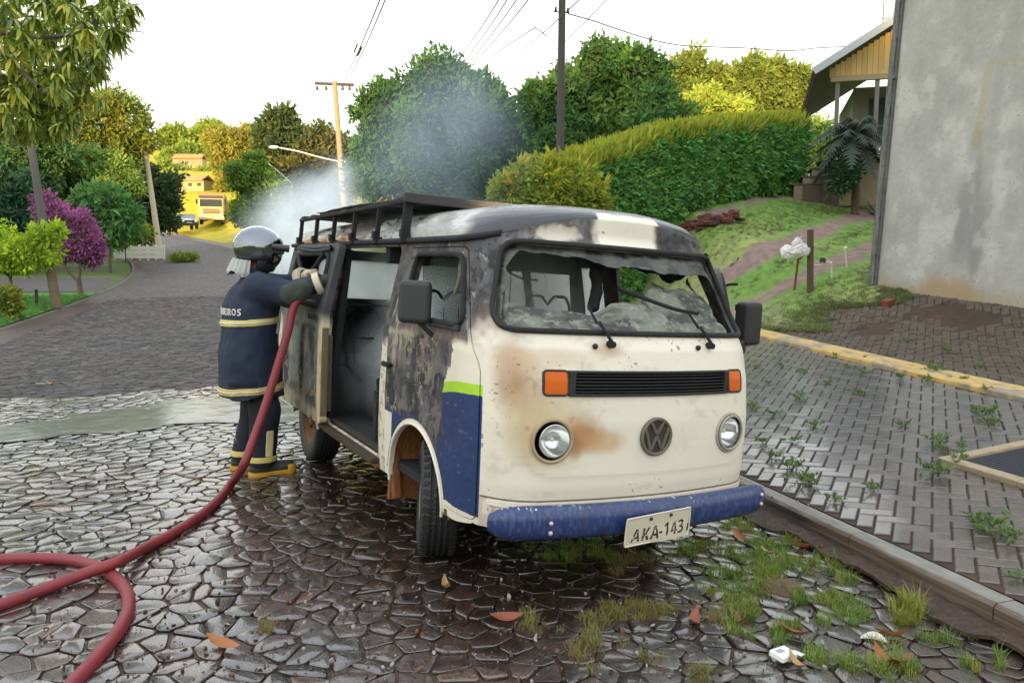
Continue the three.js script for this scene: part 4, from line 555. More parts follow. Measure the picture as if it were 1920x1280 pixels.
  const bm = mesh('bumper', bg, phys(1, 1, 1, .38, { map: bt, bumpMap: grayTex(512, 64, (u, v) => fbm(u * 80, v * 10, 64, 3)), bumpScale: .003, clearcoat: .3, clearcoatRoughness: .3 }), van); bm.userData.label = 'chipped blue front bumper';
  const bolt = new THREE.SphereGeometry(.012, 10, 8); for (const [x, y] of [[-.60, .47], [-.60, .425], [.74, .49], [.74, .44]]) { const o = mesh('bolt', bolt, std(.5, .48, .45, .4, { metalness: .6 }), bm); o.position.set(x, y, bz(x) + .028); }
  mesh('apron_seam', tube(Array.from({ length: 31 }, (_, i) => shell(mix(-.9, .9, i / 30), .537, .0005).p), .004, 60, 6), std(.16, .12, .08, .9), van);
  mesh('apron_lip', cv(-.86, .86, .515, .004, .012, .03, 24), creamMat, van);
  // number plate, bent, its paint flaking
  const cvs = document.createElement('canvas'); cvs.width = 512; cvs.height = 192; const x = cvs.getContext('2d'); x.fillStyle = '#c6bea8'; x.fillRect(0, 0, 512, 192); x.fillStyle = '#2a241d'; x.font = 'bold 118px sans-serif'; x.textAlign = 'center'; x.save(); x.translate(262, 168); x.scale(.86, 1); x.transform(1, 0, -.12, 1, 0, 0);
  'AKA'.split('').forEach((c, i) => x.fillText(c, -212 + i * 84, 0)); x.fillText('-', 8, -6); '1431'.split('').forEach((c, i) => x.fillText(c, 62 + i * 68, -8)); x.restore();
  const r = rng(7); x.fillStyle = '#c6bea8'; for (let k = 0; k < 150; k++) { x.beginPath(); x.arc(20 + r() * 480, 70 + r() * 115, 1.5 + r() * 4, 0, 7); x.fill(); } x.fillRect(286, 96, 22, 22); x.fillRect(286, 138, 20, 34); x.fillRect(478, 70, 26, 40); x.fillRect(58, 128, 12, 18); 
  x.fillStyle = 'rgba(90,80,60,.28)'; for (let k = 0; k < 260; k++) { x.beginPath(); x.arc(r() * 512, r() * 192, .6 + r() * 1.6, 0, 7); x.fill(); } 
  const pt = new THREE.CanvasTexture(cvs); pt.colorSpace = THREE.SRGBColorSpace;
  const pw = .40, ph = .145, pg = new THREE.PlaneGeometry(pw, ph, 24, 8), pp = pg.attributes.position; const warp = (u, v) => .007 * Math.sin(u * 9 + 1) * (v < 0 ? 1 : .3) + .010 * Math.max(0, -v) * 6 * Math.sin(u * 16); for (let i = 0; i < pp.count; i++) pp.setZ(i, warp(pp.getX(i), pp.getY(i))); pg.computeVertexNormals();
  const pl = new THREE.Group(); pl.name = 'number_plate'; van.add(pl); pl.position.set(-.045, .425, bz(-.045) + .052); pl.rotation.set(.10, .06, .045);
  const back = pg.clone().translate(0, 0, -.003); mesh('plate', pg, phys(1, 1, 1, .5, { map: pt }), pl); mesh('plate_back', back, std(.25, .25, .24, .6, { side: THREE.DoubleSide }), pl); 
  mesh('plate_rim', tube([[-.2, -.07], [-.2, .07], [.2, .07], [.2, -.07]].map(([u, v]) => V(u * .985, v * .985, warp(u, v) + .001)), .004, 80, 6, true, .02), std(.62, .59, .50, .6), pl);
  for (const u of [-.055, .07]) mesh('bolt', cyl(.008, .008, .006, u, .052, .004 + warp(u, .052), 10, Math.PI / 2), std(.02, .018, .016, .7), pl);
}
// ---- far-side cab door, ajar, with its mirror
{
  const d = new THREE.Group(); d.name = 'far_cab_door'; van.add(d); const hinge = shell(1.0, 1.1).p; d.position.copy(hinge); d.rotation.y = -.66;
  const F = rpoly([[.99, .46], [2.07, .46], [2.05, 1.71], [1.02, 1.71]], .05), Wn = rpoly([[1.08, 1.31], [1.97, 1.31], [1.95, 1.665], [1.10, 1.665]], .06);
  mesh('door_skin', panel((a, y) => Math.max(F(a, y), -Wn(a, y), -(flare(a, y))), .95, 2.1, .42, 1.75, .025, (a, y) => shell(a, y), .04).translate(-hinge.x, -hinge.y, -hinge.z), plainSide, d);
  mesh('window_frame', [tube(outline(Wn, 1.5, 1.5, 40).map(([a, y]) => shell(a, y, .0).p.sub(hinge)), .022, 80, 6, true), rod(shell(1.30, 1.32).p.sub(hinge), shell(1.28, 1.66).p.sub(hinge), .014)], inkMat, d);
  mesh('bent_trim', tube([V(-.01, -.06, 0), V(.02, .04, .02), V(.07, .09, .03), V(.14, .10, .03)], .011, 20, 6), inkMat, d).position.copy(shell(1.93, 1.52).p.sub(hinge));
  const m = new THREE.Group(); m.name = 'wing_mirror'; van.add(m); m.position.copy(shell(1.13, 1.31, .32).p); m.rotation.y = .35;
  mesh('housing', box(.21, .27, .10, 0, 0, 0, 0, 0, 0, .03), std(.018, .018, .02, .5), m); mesh('mirror_glass', box(.17, .23, .005, 0, 0, -.052), phys(.5, .52, .55, .05, { metalness: 1 }), m); mesh('mirror_arm', [rod(V(-.06, -.12, 0), V(-.17, -.17, -.02), .022, .03), rod(V(.0, -.12, 0), V(-.24, -.20, .02), .014), box(.16, .09, .10, -.18, -.16, 0, 0, 0, .4, .02)], rubber, m);
}
// ---- wheels
function wheel(x, z, steer, rusty) {
  const w = new THREE.Group(); w.name = 'wheel'; van.add(w); w.position.set(x, .33 + (x > 0 ? 0 : .0), z); w.rotation.y = steer + (x > 0 ? Math.PI : 0);      // outer side towards -X
  const lat = (pts, n = 56) => new THREE.LatheGeometry(pts.map(p => new THREE.Vector2(...p)), n).rotateZ(Math.PI / 2); const prof = [[.185, -.088], [.21, -.098], [.26, -.106], [.30, -.100], [.320, -.085], [.328, -.065]]; const ring = []; for (const g of [-.048, -.016, .016, .048]) ring.push([.3295, g - .008], [.318, g - .006], [.318, g + .006], [.3295, g + .008]);
  const full = [...prof, ...ring, ...prof.slice().reverse().map(([r, y]) => [r, -y])];
  const t = mesh('tyre', toCreasedNormals(lat(full), .5), phys(.020, .021, .022, .5, { bumpMap: rep(mudBump, 6, 1), bumpScale: .006 }), w);
  const blocks = []; for (let k = 0; k < 44; k++) for (const s of [-1, 1]) { const g = box(.030, .012, .022, s * .078, .322, 0, 0, 0, s * -.25); g.applyMatrix4(new THREE.Matrix4().makeRotationX(k / 44 * 2 * Math.PI + s * .03)); blocks.push(g); } mesh('tread', blocks, rubber, t, 'stuff');
  const rm = rusty ? std(.36, .19, .09, .8, { bumpMap: mudBump, bumpScale: .006 }) : std(.30, .27, .24, .6);
  const r = mesh('rim', toCreasedNormals(lat([[.200, .085], [.19, .06], [.178, -.03], [.186, -.075], [.200, -.092], [.194, -.094], [.176, -.070], [.165, -.030], [.15, -.022], [.12, -.040], [.09, -.052], [.062, -.050], [.0, -.050]].map(([a, b]) => [a, -b])), .6), rm, w);
  mesh('hub', lat([[.0, .085], [.035, .084], [.045, .07], [.05, .045]], 24), rm, r); const ho = cyl(.014, .014, .012, 0, 0, 0, 10).rotateZ(Math.PI / 2); for (let k = 0; k < 5; k++) { const o = mesh('wheel_bolt', ho, inkMat, r); o.position.set(-.055, Math.cos(k * 1.2566) * .08, Math.sin(k * 1.2566) * .08); }
}
wheel(-.70, .0, -.36, false); wheel(-.72, -2.4, 0, true); wheel(.70, 0, -.36 , false); wheel(.72, -2.4, 0, false);
mesh('axle', rod(V(-.6, .33, 0), V(.6, .33, 0), .05), inkMat, van); mesh('axle', rod(V(-.62, .33, -2.4), V(.62, .33, -2.4), .05), inkMat, van); mesh('engine', box(.5, .35, .6, 0, .42, -2.9, 0, 0, 0, .05), inkMat, van);
{ const hz = phys(.90, .94, .93, 1, { transmission: .85, side: THREE.DoubleSide }); [winA, winB].forEach((f, i) => mesh('clouded_pane', panel(f, i ? 3.38 : 2.22, i ? 4.65 : 3.31, 1.28, 1.71, .04, (a, y) => shell(a, y, -.012), .004), hz, van)); mesh('clouded_pane', panel(rpoly([[-.56, 1.30], [.56, 1.30], [.52, 1.66], [-.52, 1.66]], .08), -.6, .6, 1.28, 1.68, .04, (x, y) => ({ p: V(x, y, -3.345), n: V(0, 0, -1) }), .004), hz, van); }
// ---- inside: floor, far wall lining with seams, burnt seat frames, dash, steering wheel, sagging headlining
{
  mesh('floor', [box(1.60, .05, 4.0, 0, .42, -1.45), box(1.5, .35, .06, 0, .60, -.98), box(1.55, .34, .9, 0, .62, -2.92)], inkMat, van);
  const lin = colorTex(512, 256, (u, v) => { const n = tfbm(u, v, 6, 4, 71), f = tfbm(u, v, 30, 3, 72); const c = m3([.46, .50, .52], [.60, .63, .64], n); return m3(c, [.10, .11, .12], sst(.5, .2, v + (n - .5) * .3) * .5 + .2 * sst(.6, .7, f)); });
  const lm = std(1, 1, 1, .85, { map: lin });
  for (let k = 0; k < 5; k++) mesh('lining_panel', box(.02, .40, .40, .80, 1.07, -1.05 - k * .42, 0, 0, -.01, .006), lm, van);
  for (let k = 0; k < 5; k++) mesh('lining_panel', box(.02, .38, .40, .81, .66, -1.05 - k * .42, 0, 0, 0, .006), lm, van);
  mesh('lining_rail', box(.03, .035, 2.4, .785, 1.29, -1.9, 0, 0, 0, .006), sootMat, van);
  mesh('headlining', panel((a, t) => Math.max(-t + .02, t - 1.55), -4.6, 4.6, 0, 1.57, .08, (a, t) => { const s = roofMap(a, t); s.p.addScaledVector(s.n, -.05); return s; }, .008), inkMat, van);
  for (const g of [beam(V(.80, 1.25, -.95), V(.74, 1.74, -.95), .12, .06, V(1, 0, 0)), beam(V(.80, 1.25, -2.2), V(.74, 1.74, -2.2), .10, .06, V(1, 0, 0)), beam(V(.55, 1.25, -3.25), V(.5, 1.74, -3.25), .12, .06, V(1, 0, 0))]) mesh('far_post', g, inkMat, van); mesh('roof_bow', beam(V(-.72, 1.70, -.95), V(.72, 1.70, -.95), .08, .16), inkMat, van);
  const frame = (x, z, h, w) => { const s = new THREE.Group(); s.name = 'seat_frame'; van.add(s); const T = (p) => V(x + p[0], p[1], z + p[2]);
    mesh('back_hoop', tube([[-w, .85, .06], [-w, h - .06, -.06], [-w + .03, h, -.07], [-.05, h, -.07], [0, h - .055, -.07], [.05, h, -.07], [w - .03, h, -.07], [w, h - .06, -.06], [w, .85, .06]].map(T), .011, 90, 6, false, .1), inkMat, s);
    mesh('seat_base', [box(.46, .34, .44, x, .62, z + .22, 0, 0, 0, .03), rod(T([-w, .85, .06]), T([-w, .78, .4]), .011), rod(T([w, .85, .06]), T([w, .78, .4]), .011), rod(T([-w, 1.05, .0]), T([w, 1.05, .0]), .008)], inkMat, s);
    for (let k = 0; k < 4; k++) mesh('spring', rod(T([-w + .06 + k * w * .62, .86, .05]), T([-w + .06 + k * w * .62, h - .1, -.06]), .004), inkMat, s); };
  frame(-.42, -.62, 1.46, .17); frame(.36, -.62, 1.46, .17); frame(-.30, -1.85, 1.30, .4); frame(.3, -2.6, 1.30, .4);
  mesh('dashboard', [box(1.45, .16, .28, 0, 1.20, .52, .25, 0, 0, .05), box(1.3, .30, .05, 0, 1.0, .48, 0, 0, 0, .02)], inkMat, van);
  mesh('dash_rubble', nets((x, y, z) => { let d = 9; for (let k = 0; k < 9; k++) { const cx = -.6 + k * .15, r = .05 + .04 * h3(k, 3, 1); d = smin(d, Math.hypot(x - cx, (y - 1.29 - .03 * h3(k, 4, 1)) * 1.2, z - .50 - .08 * (h3(k, 5, 1) - .5)) - r, .05); } return d + .014 * (fbm(x * 24, y * 24, z * 24, 3) - .5); }, [-.75, 1.2, .36], [.75, 1.42, .66], .018), std(.07, .072, .07, .9, { bumpMap: mudBump, bumpScale: .01 }), van);
  const sw = mesh('steering_wheel', new THREE.TorusGeometry(.19, .014, 8, 40).rotateX(-1.1).translate(.42, 1.22, .26), inkMat, van); mesh('spoke', [rod(V(.24, 1.20, .26), V(.60, 1.20, .26), .01), rod(V(.42, 1.2, .27), V(.42, 1.0, .5), .02)], inkMat, sw);
  // charred things hanging from the ceiling and pillars
  const hang = (pts, r) => nets((x, y, z) => { let d = 9; for (let k = 0; k < pts.length - 1; k++) d = smin(d, capsule(x, y, z, pts[k], pts[k + 1], r[k], r[k + 1]), .02); return d + .02 * (fbm(x * 28, y * 28, z * 28, 3) - .5); }, pts.reduce((m, p) => m.map((v, i) => Math.min(v, p[i] - .09)), [9, 9, 9]), pts.reduce((m, p) => m.map((v, i) => Math.max(v, p[i] + .09)), [-9, -9, -9]), .012);
  mesh('charred_lining', hang([[-.02, 1.74, .46], [-.04, 1.62, .46], [-.03, 1.52, .46], [-.045, 1.44, .46]], [.055, .035, .028, .035]), inkMat, van);
  mesh('charred_lining', hang([[-.30, 1.76, .5], [.0, 1.73, .5], [.28, 1.70, .48], [.5, 1.68, .42]], [.03, .045, .055, .05]), inkMat, van);
  mesh('charred_lining', hang([[.34, 1.72, .50], [.46, 1.64, .46], [.55, 1.66, .42]], [.05, .045, .05]), inkMat, van);
  mesh('melted_strap', hang([[-.70, 1.64, .16], [-.70, 1.56, .16], [-.71, 1.47, .12]], [.02, .016, .01]), std(.20, .20, .15, .8), van);
  mesh('wiring', [tube([[.10, 1.70, -.9], [.16, 1.62, -.92], [.30, 1.57, -.93], [.42, 1.57, -.95]].map(p => V(...p)), .008, 24, 6), rod(V(.12, 1.7, -.8), V(.12, 1.2, -.8), .004)], inkMat, van);
}
// ---- roof rack of charred boards on posts
{
  const k = new THREE.Group(); k.name = 'roof_rack'; van.add(k); const Y = 1.995, Z0 = -.50, Z1 = -3.06, X = .765;
  const zz = i => mix(Z0, Z1, i / 5), g = (x, z) => x < 0 ? shell(-(.53 + 1.09 - z), 1.76, .03).p : shell(.53 + 1.09 - z, 1.76, .03).p;
  for (let i = 0; i <= 5; i++) for (const sg of [-1, 1]) { const z = zz(i), b = g(sg, z), wd = i === 0 ? .054 : .030; if (i === 4 && sg < 0) { }
    const p = mesh('post', beam(V(b.x, 1.755, z), V(sg * X, Y - .01, z), wd, .03, V(0, 0, 1), .004), inkMat, k); mesh('clamp', [box(.05, .045, .06, b.x - sg * .005, 1.765, z, 0, 0, 0, .006), box(.02, .05, .05, b.x + sg * .02, 1.80, z, 0, 0, 0, .004)], inkMat, p); }
  mesh('side_rail', [beam(V(-X, Y, Z0 + .03), V(-X, Y - .02, Z1 - .03), .04, .026)], inkMat, k); mesh('side_rail', [beam(V(X, Y, Z0 + .03), V(X, Y, Z1 - .03), .05, .035)], inkMat, k);
  const wood = colorTex(512, 64, (u, v) => { const n = fbm(u * 8, v * 20, 81, 4), f = fbm(u * 60, v * 30, 82, 2); let c = m3([.58, .42, .27], [.42, .29, .18], n); c = m3(c, [.20, .12, .08], .6 * sst(.55, .7, f)); c = m3(c, [.035, .034, .036], sst(.40, .22, u + (n - .5) * .15)); return m3(c, [.03, .03, .032], sst(.88, .96, u + (n - .5) * .1)); }, false);
  const fg = box(1.62, .055, .04, 0, Y + .012, Z0 + .045, 0, 0, 0, .004), fu = fg.attributes.uv, fp = fg.attributes.position; for (let i = 0; i < fp.count; i++) fu.setXY(i, fp.getX(i) / 1.62 + .5, (fp.getY(i) - Y) / .06 + .3); mesh('front_board', fg, std(1, 1, 1, .75, { map: wood }), k).userData.label = 'pale wooden front board of the roof rack, charred at its near end';
  for (let i = 0; i < 9; i++) { const z = Z0 - .12 - i * .30 - .04 * h3(i, 2, 2); mesh('slat', beam(V(-X, Y + .005, z), V(X, Y + .005 - .02 * h3(i, 3, 1), z + .04 * (h3(i, 4, 1) - .5)), .09 + .04 * h3(i, 6, 1), .018), i % 3 === 1 ? std(.10, .075, .06, .9, { bumpMap: mudBump, bumpScale: .006 }) : inkMat, k); }
  mesh('warped_sheet', panel((x, z) => Math.max(Math.abs(x) - .70, z - -.62, -2.9 - z + .1 * Math.sin(x * 9)), -.8, .8, -3.0, -.5, .05, (x, z) => ({ p: V(x, Y + .028 + .03 * fbm(x * 3, z * 3, 5, 3), z), n: V(0, 1, 0) }), .006), std(.10, .085, .078, .8, { bumpMap: mudBump, bumpScale: .02 }), k);
}
// ---------------------------------------------------------------- plants
// a spray of n leaves round a point: each leaf a folded lens of four faces
function spray(n, len, wid, spread, seed, droop = 0, fold = 0.25) {
  const r = rng(seed), pos = [], ix = [], nrm = [];
  for (let k = 0; k < n; k++) {
    const th = r() * 6.283, ph = Math.acos(2 * r() - 1), d = V(Math.sin(ph) * Math.cos(th), Math.cos(ph) * 0.8 - droop, Math.sin(ph) * Math.sin(th)).normalize(), o = d.clone().multiplyScalar(spread * (0.15 + 0.85 * r())), L = len * (0.65 + 0.6 * r()), w = wid * (0.7 + 0.5 * r());
    const dir = d.clone().add(V(r() - .5, r() - .5 - droop * 1.2, r() - .5).multiplyScalar(1.1)).normalize(), side = dir.clone().cross(V(r() - .5, 1, r() - .5)).normalize(), up = side.clone().cross(dir), b = pos.length / 3, m = o.clone().addScaledVector(dir, L * 0.45).addScaledVector(up, -fold * w * 0.6), e = o.clone().addScaledVector(dir, L).addScaledVector(up, -fold * w * 1.2 - droop * L * 0.3);
    for (const p of [o, m.clone().addScaledVector(side, w / 2).addScaledVector(up, fold * w), m, m.clone().addScaledVector(side, -w / 2).addScaledVector(up, fold * w), e]) pos.push(p.x, p.y, p.z);
    ix.push(b, b + 1, b + 2, b, b + 2, b + 3, b + 1, b + 4, b + 2, b + 2, b + 4, b + 3);
  }
  const g = new THREE.BufferGeometry(); g.setAttribute('position', new THREE.Float32BufferAttribute(pos, 3)); g.setIndex(ix); const q = g.toNonIndexed(); q.computeVertexNormals(); return q;
}
const leafMat = phys(1, 1, 1, .92, { transmission: .38, side: THREE.DoubleSide, specularIntensity: .5 }), glossLeaf = phys(1, 1, 1, .55, { transmission: .25, side: THREE.DoubleSide });
const SPR = { broad: [spray(14, .30, .15, .30, 1), spray(14, .30, .15, .30, 2)], big: [spray(11, .42, .20, .34, 3, .3), spray(11, .42, .20, .34, 4, .3)], fine: [spray(20, .11, .05, .16, 5), spray(20, .11, .05, .16, 6)], shoot: [spray(9, .16, .04, .06, 7, -.8)], far: [spray(16, .62, .36, .8, 8), spray(16, .62, .36, .8, 9)], huge: [spray(20, 1.6, 1.1, 1.7, 10)], feather: [spray(16, .26, .07, .26, 12, .2)] };
const M4 = new THREE.Matrix4(), Q4 = new THREE.Quaternion(), E3 = new THREE.Euler();
// instanced leaf sprays through the volume of some round lobes [x, y, z, rx, ry]; more of them near the outside
function foliage(name, lobes, n, kind, size, col, seed, parent, mat = leafMat, shellBias = 0.5) {
  const r = rng(seed), tot = lobes.reduce((s, l) => s + l[3] * l[3] + l[3] * l[4], 0), out = [];
  for (const l of lobes) { const c = Math.round(n * (l[3] * l[3] + l[3] * l[4]) / tot);
    for (let k = 0; k < c; k++) { const th = r() * 6.283, u = 2 * r() - 1, s = Math.sqrt(1 - u * u), nx = s * Math.cos(th), nz = s * Math.sin(th), bump = shellBias < .3 ? 0.85 + 0.3 * fbm(nx * 4 + l[0] * 3, u * 4 + l[1], nz * 4 + l[2], 3) : 0.45 + 1.15 * fbm(nx * 2.6 + l[0] * 3, u * 2.6 + l[1], nz * 2.6 + l[2], 4), f = Math.pow(r(), 1 / 3) * shellBias + (1 - shellBias) * (0.55 + 0.5 * r()), far = shellBias >= .3 && r() < .07 ? 1.08 + .22 * r() : 1; const R = f * bump * far * 1.06;
      out.push([l[0] + nx * l[3] * R, l[1] + u * l[4] * R, l[2] + nz * l[3] * R, f]); } }
  const gs = SPR[kind], per = gs.map((g, i) => out.filter((_, k) => k % gs.length === i)), res = [];
  per.forEach((list, i) => { const im = new THREE.InstancedMesh(gs[i], mat, list.length); im.name = name; list.forEach((p, k) => { E3.set(r() * 6.3, r() * 6.3, r() * 6.3); Q4.setFromEuler(E3); const sc = size * (0.5 + 0.95 * r()); M4.compose(V(p[0], p[1], p[2]), Q4, V(sc, sc, sc)); im.setMatrixAt(k, M4); const c = col(p, r); im.setColorAt(k, new THREE.Color().setRGB(c[0], c[1], c[2])); }); im.userData.kind = 'stuff'; im.castShadow = true; parent.add(im); res.push(im); });
  return res;
}
const barkTex = colorTex(256, 256, (u, v) => { const n = tfbm(u, v, 10, 4, 101), k = 0.6 + 0.8 * n; return [.115 * k, .085 * k, .062 * k]; });
const barkMat = std(1, 1, 1, .9, { map: barkTex, bumpMap: mudBump, bumpScale: .02 });
function trunk(parent, base, tops, r0, mat = barkMat) { const gs = [], fork = base.clone().lerp(tops[0], 0.45); fork.x = mix(base.x, tops[0].x, .3); gs.push(rod(base.clone().add(V(0, -.2, 0)), fork, r0, r0 * .7, 10)); for (const t of tops) { const m = fork.clone().lerp(t, .5).add(V(0, .12 * t.distanceTo(fork), 0)); gs.push(rod(fork, m, r0 * .55, r0 * .38, 7), rod(m, t, r0 * .38, r0 * .12, 6)); } mesh('trunk', gs, mat, parent); }
const LB = (d, ...l) => l.map(([u, v, r, ry]) => { const p = at(u, v, d + (h3(u | 0, v | 0, 5) - .5) * r * d / 1500 * .8); return [p.x, p.y, p.z, r * d / 1500, (ry || r) * d / 1500]; });
const green = (a, b, warm = 0) => (p, r) => { const t = r(), k = 1.2 + .8 * r(), w = warm * (r() < .5 ? r() : 0); return [mix(mix(a[0], b[0], t), .24, w) * k, mix(mix(a[1], b[1], t) * 1.18, .21, w) * k, mix(a[2], b[2], t) * 1.15 * k]; };
function tree(name, label, lobes, n, kind, size, col, seed, o = {}) {
  const big = lobes.reduce((m, l) => l[3] > m[3] ? l : m), cx = o.x ?? lobes.reduce((s, l) => s + l[0], 0) / lobes.length, cz = o.z ?? lobes.reduce((s, l) => s + l[2], 0) / lobes.length, gy = ground(cx, cz);
  const q = rng(seed + 900), L = lobes.map(l => [l[0] - cx, l[1] - gy, l[2] - cz, l[3] * .9, l[4] * .9]); const t = thing(name, label, o.cat || 'tree', [cx, gy, cz], o.group);
  if (kind !== 'huge' && kind !== 'far' && !o.plain) for (const l of L.slice()) for (let k = 0; k < 5; k++) { const a = q() * 6.28, u = q() * 1.5 - .5, c = Math.sqrt(Math.max(0, 1 - u * u)), rr = l[3] * (.20 + .26 * q()), d = .85 + .35 * q(); L.push([l[0] + Math.cos(a) * c * l[3] * d, l[1] + u * l[4] * d, l[2] + Math.sin(a) * c * l[3] * d, rr, rr * .8]); }
  foliage(o.part || 'crown', L, n, kind, size, col, seed, t, o.mat, o.bias);
  if (o.trunk !== false) trunk(t, V(o.bx || 0, 0, 0), L.slice().sort((a, b) => b[3] - a[3]).slice(0, 6).map(l => V(l[0], l[1], l[2])), o.r || .16, o.bark || barkMat);
  return t; }
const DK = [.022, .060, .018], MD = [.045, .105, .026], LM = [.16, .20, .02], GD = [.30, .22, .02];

// the dark trees behind the van
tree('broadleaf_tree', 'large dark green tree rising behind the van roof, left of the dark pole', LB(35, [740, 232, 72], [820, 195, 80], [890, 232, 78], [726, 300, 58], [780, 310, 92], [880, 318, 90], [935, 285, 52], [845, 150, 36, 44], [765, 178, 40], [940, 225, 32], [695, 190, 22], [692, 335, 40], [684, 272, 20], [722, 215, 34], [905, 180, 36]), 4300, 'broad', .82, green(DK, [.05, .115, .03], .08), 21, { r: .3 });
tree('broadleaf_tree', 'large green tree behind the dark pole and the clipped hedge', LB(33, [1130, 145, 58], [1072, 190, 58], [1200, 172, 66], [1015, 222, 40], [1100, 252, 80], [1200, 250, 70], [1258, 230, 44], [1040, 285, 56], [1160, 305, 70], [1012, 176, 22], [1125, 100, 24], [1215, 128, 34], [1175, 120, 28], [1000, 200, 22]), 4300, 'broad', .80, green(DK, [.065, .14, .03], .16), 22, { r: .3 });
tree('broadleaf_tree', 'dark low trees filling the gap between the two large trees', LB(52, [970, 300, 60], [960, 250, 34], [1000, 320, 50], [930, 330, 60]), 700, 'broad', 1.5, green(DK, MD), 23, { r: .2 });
// sunlit row on the right
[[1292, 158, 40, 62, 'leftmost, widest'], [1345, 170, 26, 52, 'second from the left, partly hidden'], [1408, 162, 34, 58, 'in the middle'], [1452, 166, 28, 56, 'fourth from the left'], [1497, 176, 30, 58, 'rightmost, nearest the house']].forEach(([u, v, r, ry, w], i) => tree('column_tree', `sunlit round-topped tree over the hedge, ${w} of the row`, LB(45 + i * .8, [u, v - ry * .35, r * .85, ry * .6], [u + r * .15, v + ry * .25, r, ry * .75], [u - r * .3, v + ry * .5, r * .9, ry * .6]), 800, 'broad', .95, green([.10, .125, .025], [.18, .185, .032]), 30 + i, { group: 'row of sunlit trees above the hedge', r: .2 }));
tree('yellow_bush', 'pale yellow sunlit bush low in front of the row of golden trees', LB(42, [1325, 196, 38, 24], [1375, 205, 30, 20], [1290, 210, 26]), 600, 'broad', .7, green([.22, .24, .04], [.32, .32, .06]), 37, { cat: 'bush', r: .08 });
tree('pale_bush', 'pale green bush between the hedge end and the porch steps', LB(34, [1540, 275, 22], [1548, 300, 20], [1535, 250, 16]), 260, 'fine', 2.2, green([.18, .22, .06], [.3, .32, .10]), 38, { cat: 'bush', r: .06 });
// clipped hedge and round bush
{
  const A = V(1.0, 0, -18.4), B = V(7.75, 0, -23.6), D = B.clone().sub(A), L = D.length(); D.normalize(); const Nn = V(-D.z, 0, D.x).normalize(); if (Nn.z < 0) Nn.negate();
  const t = thing('hedge', 'long clipped green hedge with pale yellow-green top climbing the slope', 'hedge', [A.x, ground(A.x, A.z), A.z]); const r = rng(44), pts = [], sh = [];
  const topY = f => lerpT(f, [0, .19, .375, .634, .885, 1], [at(1068, 328, 18.5).y, at(1140, 298, 19.4).y, at(1225, 268, 20.4).y, at(1330, 252, 21.7).y, at(1420, 244, 22.9).y, at(1520, 240, 23.5).y]);
  for (let k = 0; k < 9000; k++) { const f = r(), side = r(), base = A.clone().addScaledVector(D, f * L); let off, yy; const by = ground(base.x, base.z), ty = topY(f); if (side < .62) { off = .62 + (r() - .5) * .22; yy = mix(by + .1, ty, r()); if (yy < by + .55 && fbm(f * 16, 2, 3, 2) > .5) continue; } else if (side < .9) { off = (r() * 2 - 1) * .62; yy = ty + (r() - .6) * .14; } else { off = (r() * 2 - 1) * .62; yy = mix(by + .1, ty, r()); } if (side > .93) { base.copy(B).addScaledVector(D, (r() - .5) * .3); } 
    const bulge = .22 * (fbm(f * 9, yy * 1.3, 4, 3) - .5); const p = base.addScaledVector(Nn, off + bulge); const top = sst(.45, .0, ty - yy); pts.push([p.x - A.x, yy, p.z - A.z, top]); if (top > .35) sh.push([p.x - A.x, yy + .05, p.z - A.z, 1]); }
  const put = (name, list, gi, sc, col) => { const im = new THREE.InstancedMesh(gi, leafMat, list.length); im.name = name; list.forEach((p, k) => { E3.set(r() * (name === 'shoots' ? .5 : 6.3), r() * 6.3, r() * (name === 'shoots' ? .5 : 6.3)); Q4.setFromEuler(E3); const s = sc * (.7 + .6 * r()); M4.compose(V(p[0], p[1] - t.position.y, p[2]), Q4, V(s, s, s)); im.setMatrixAt(k, M4); const c = col(p); im.setColorAt(k, new THREE.Color().setRGB(...c)); }); im.userData.kind = 'stuff'; t.add(im); };
  const hc = () => { const k = 1.45 + .9 * r(), a = r() < .16 ? .6 * r() : 0; return [mix(.075, .26, a) * k, mix(.195, .33, a) * k, mix(.05, .035, a) * k]; };
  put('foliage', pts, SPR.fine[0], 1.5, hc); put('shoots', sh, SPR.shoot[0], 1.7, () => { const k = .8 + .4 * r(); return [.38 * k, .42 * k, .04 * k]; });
  const st_ = []; for (let k = 0; k < 14; k++) { const p = A.clone().addScaledVector(D, (k + .5) / 14 * L).addScaledVector(Nn, .2), g = ground(p.x, p.z); st_.push(rod(V(p.x - A.x, g - t.position.y - .1, p.z - A.z), V(p.x - A.x + (r() - .5) * .3, g - t.position.y + 1.3, p.z - A.z), .035, .02, 6)); } st_.forEach(g => mesh('stem', g, barkMat, t));
  const c = at(1030, 374, 13.6), b = thing('round_bush', 'round clipped lime-green bush directly behind the van roof', 'bush', [c.x, ground(c.x, c.z), c.z]), gy = b.position.y;
  const yb = [0, c.y - gy, 0], fc = (p, q) => { const a = q() * q(), k = .75 + .5 * q(); return [mix(.20, .42, a) * k, mix(.28, .44, a) * k, mix(.03, .035, a) * k]; };
  foliage('foliage', [[0, yb[1] - .04, 0, .88, .58]], 2600, 'fine', 1.0, fc, 46, b, leafMat, .12); foliage('shoots', [[0, yb[1] + .04, 0, .86, .54]], 1400, 'shoot', 1.0, (p, q) => [.42, .43, .04].map(k => k * (.8 + .4 * q())), 47, b, leafMat, .02); mesh('stem', rod(V(0, -.1, 0), V(0, yb[1], 0), .06, .03), barkMat, b);
}
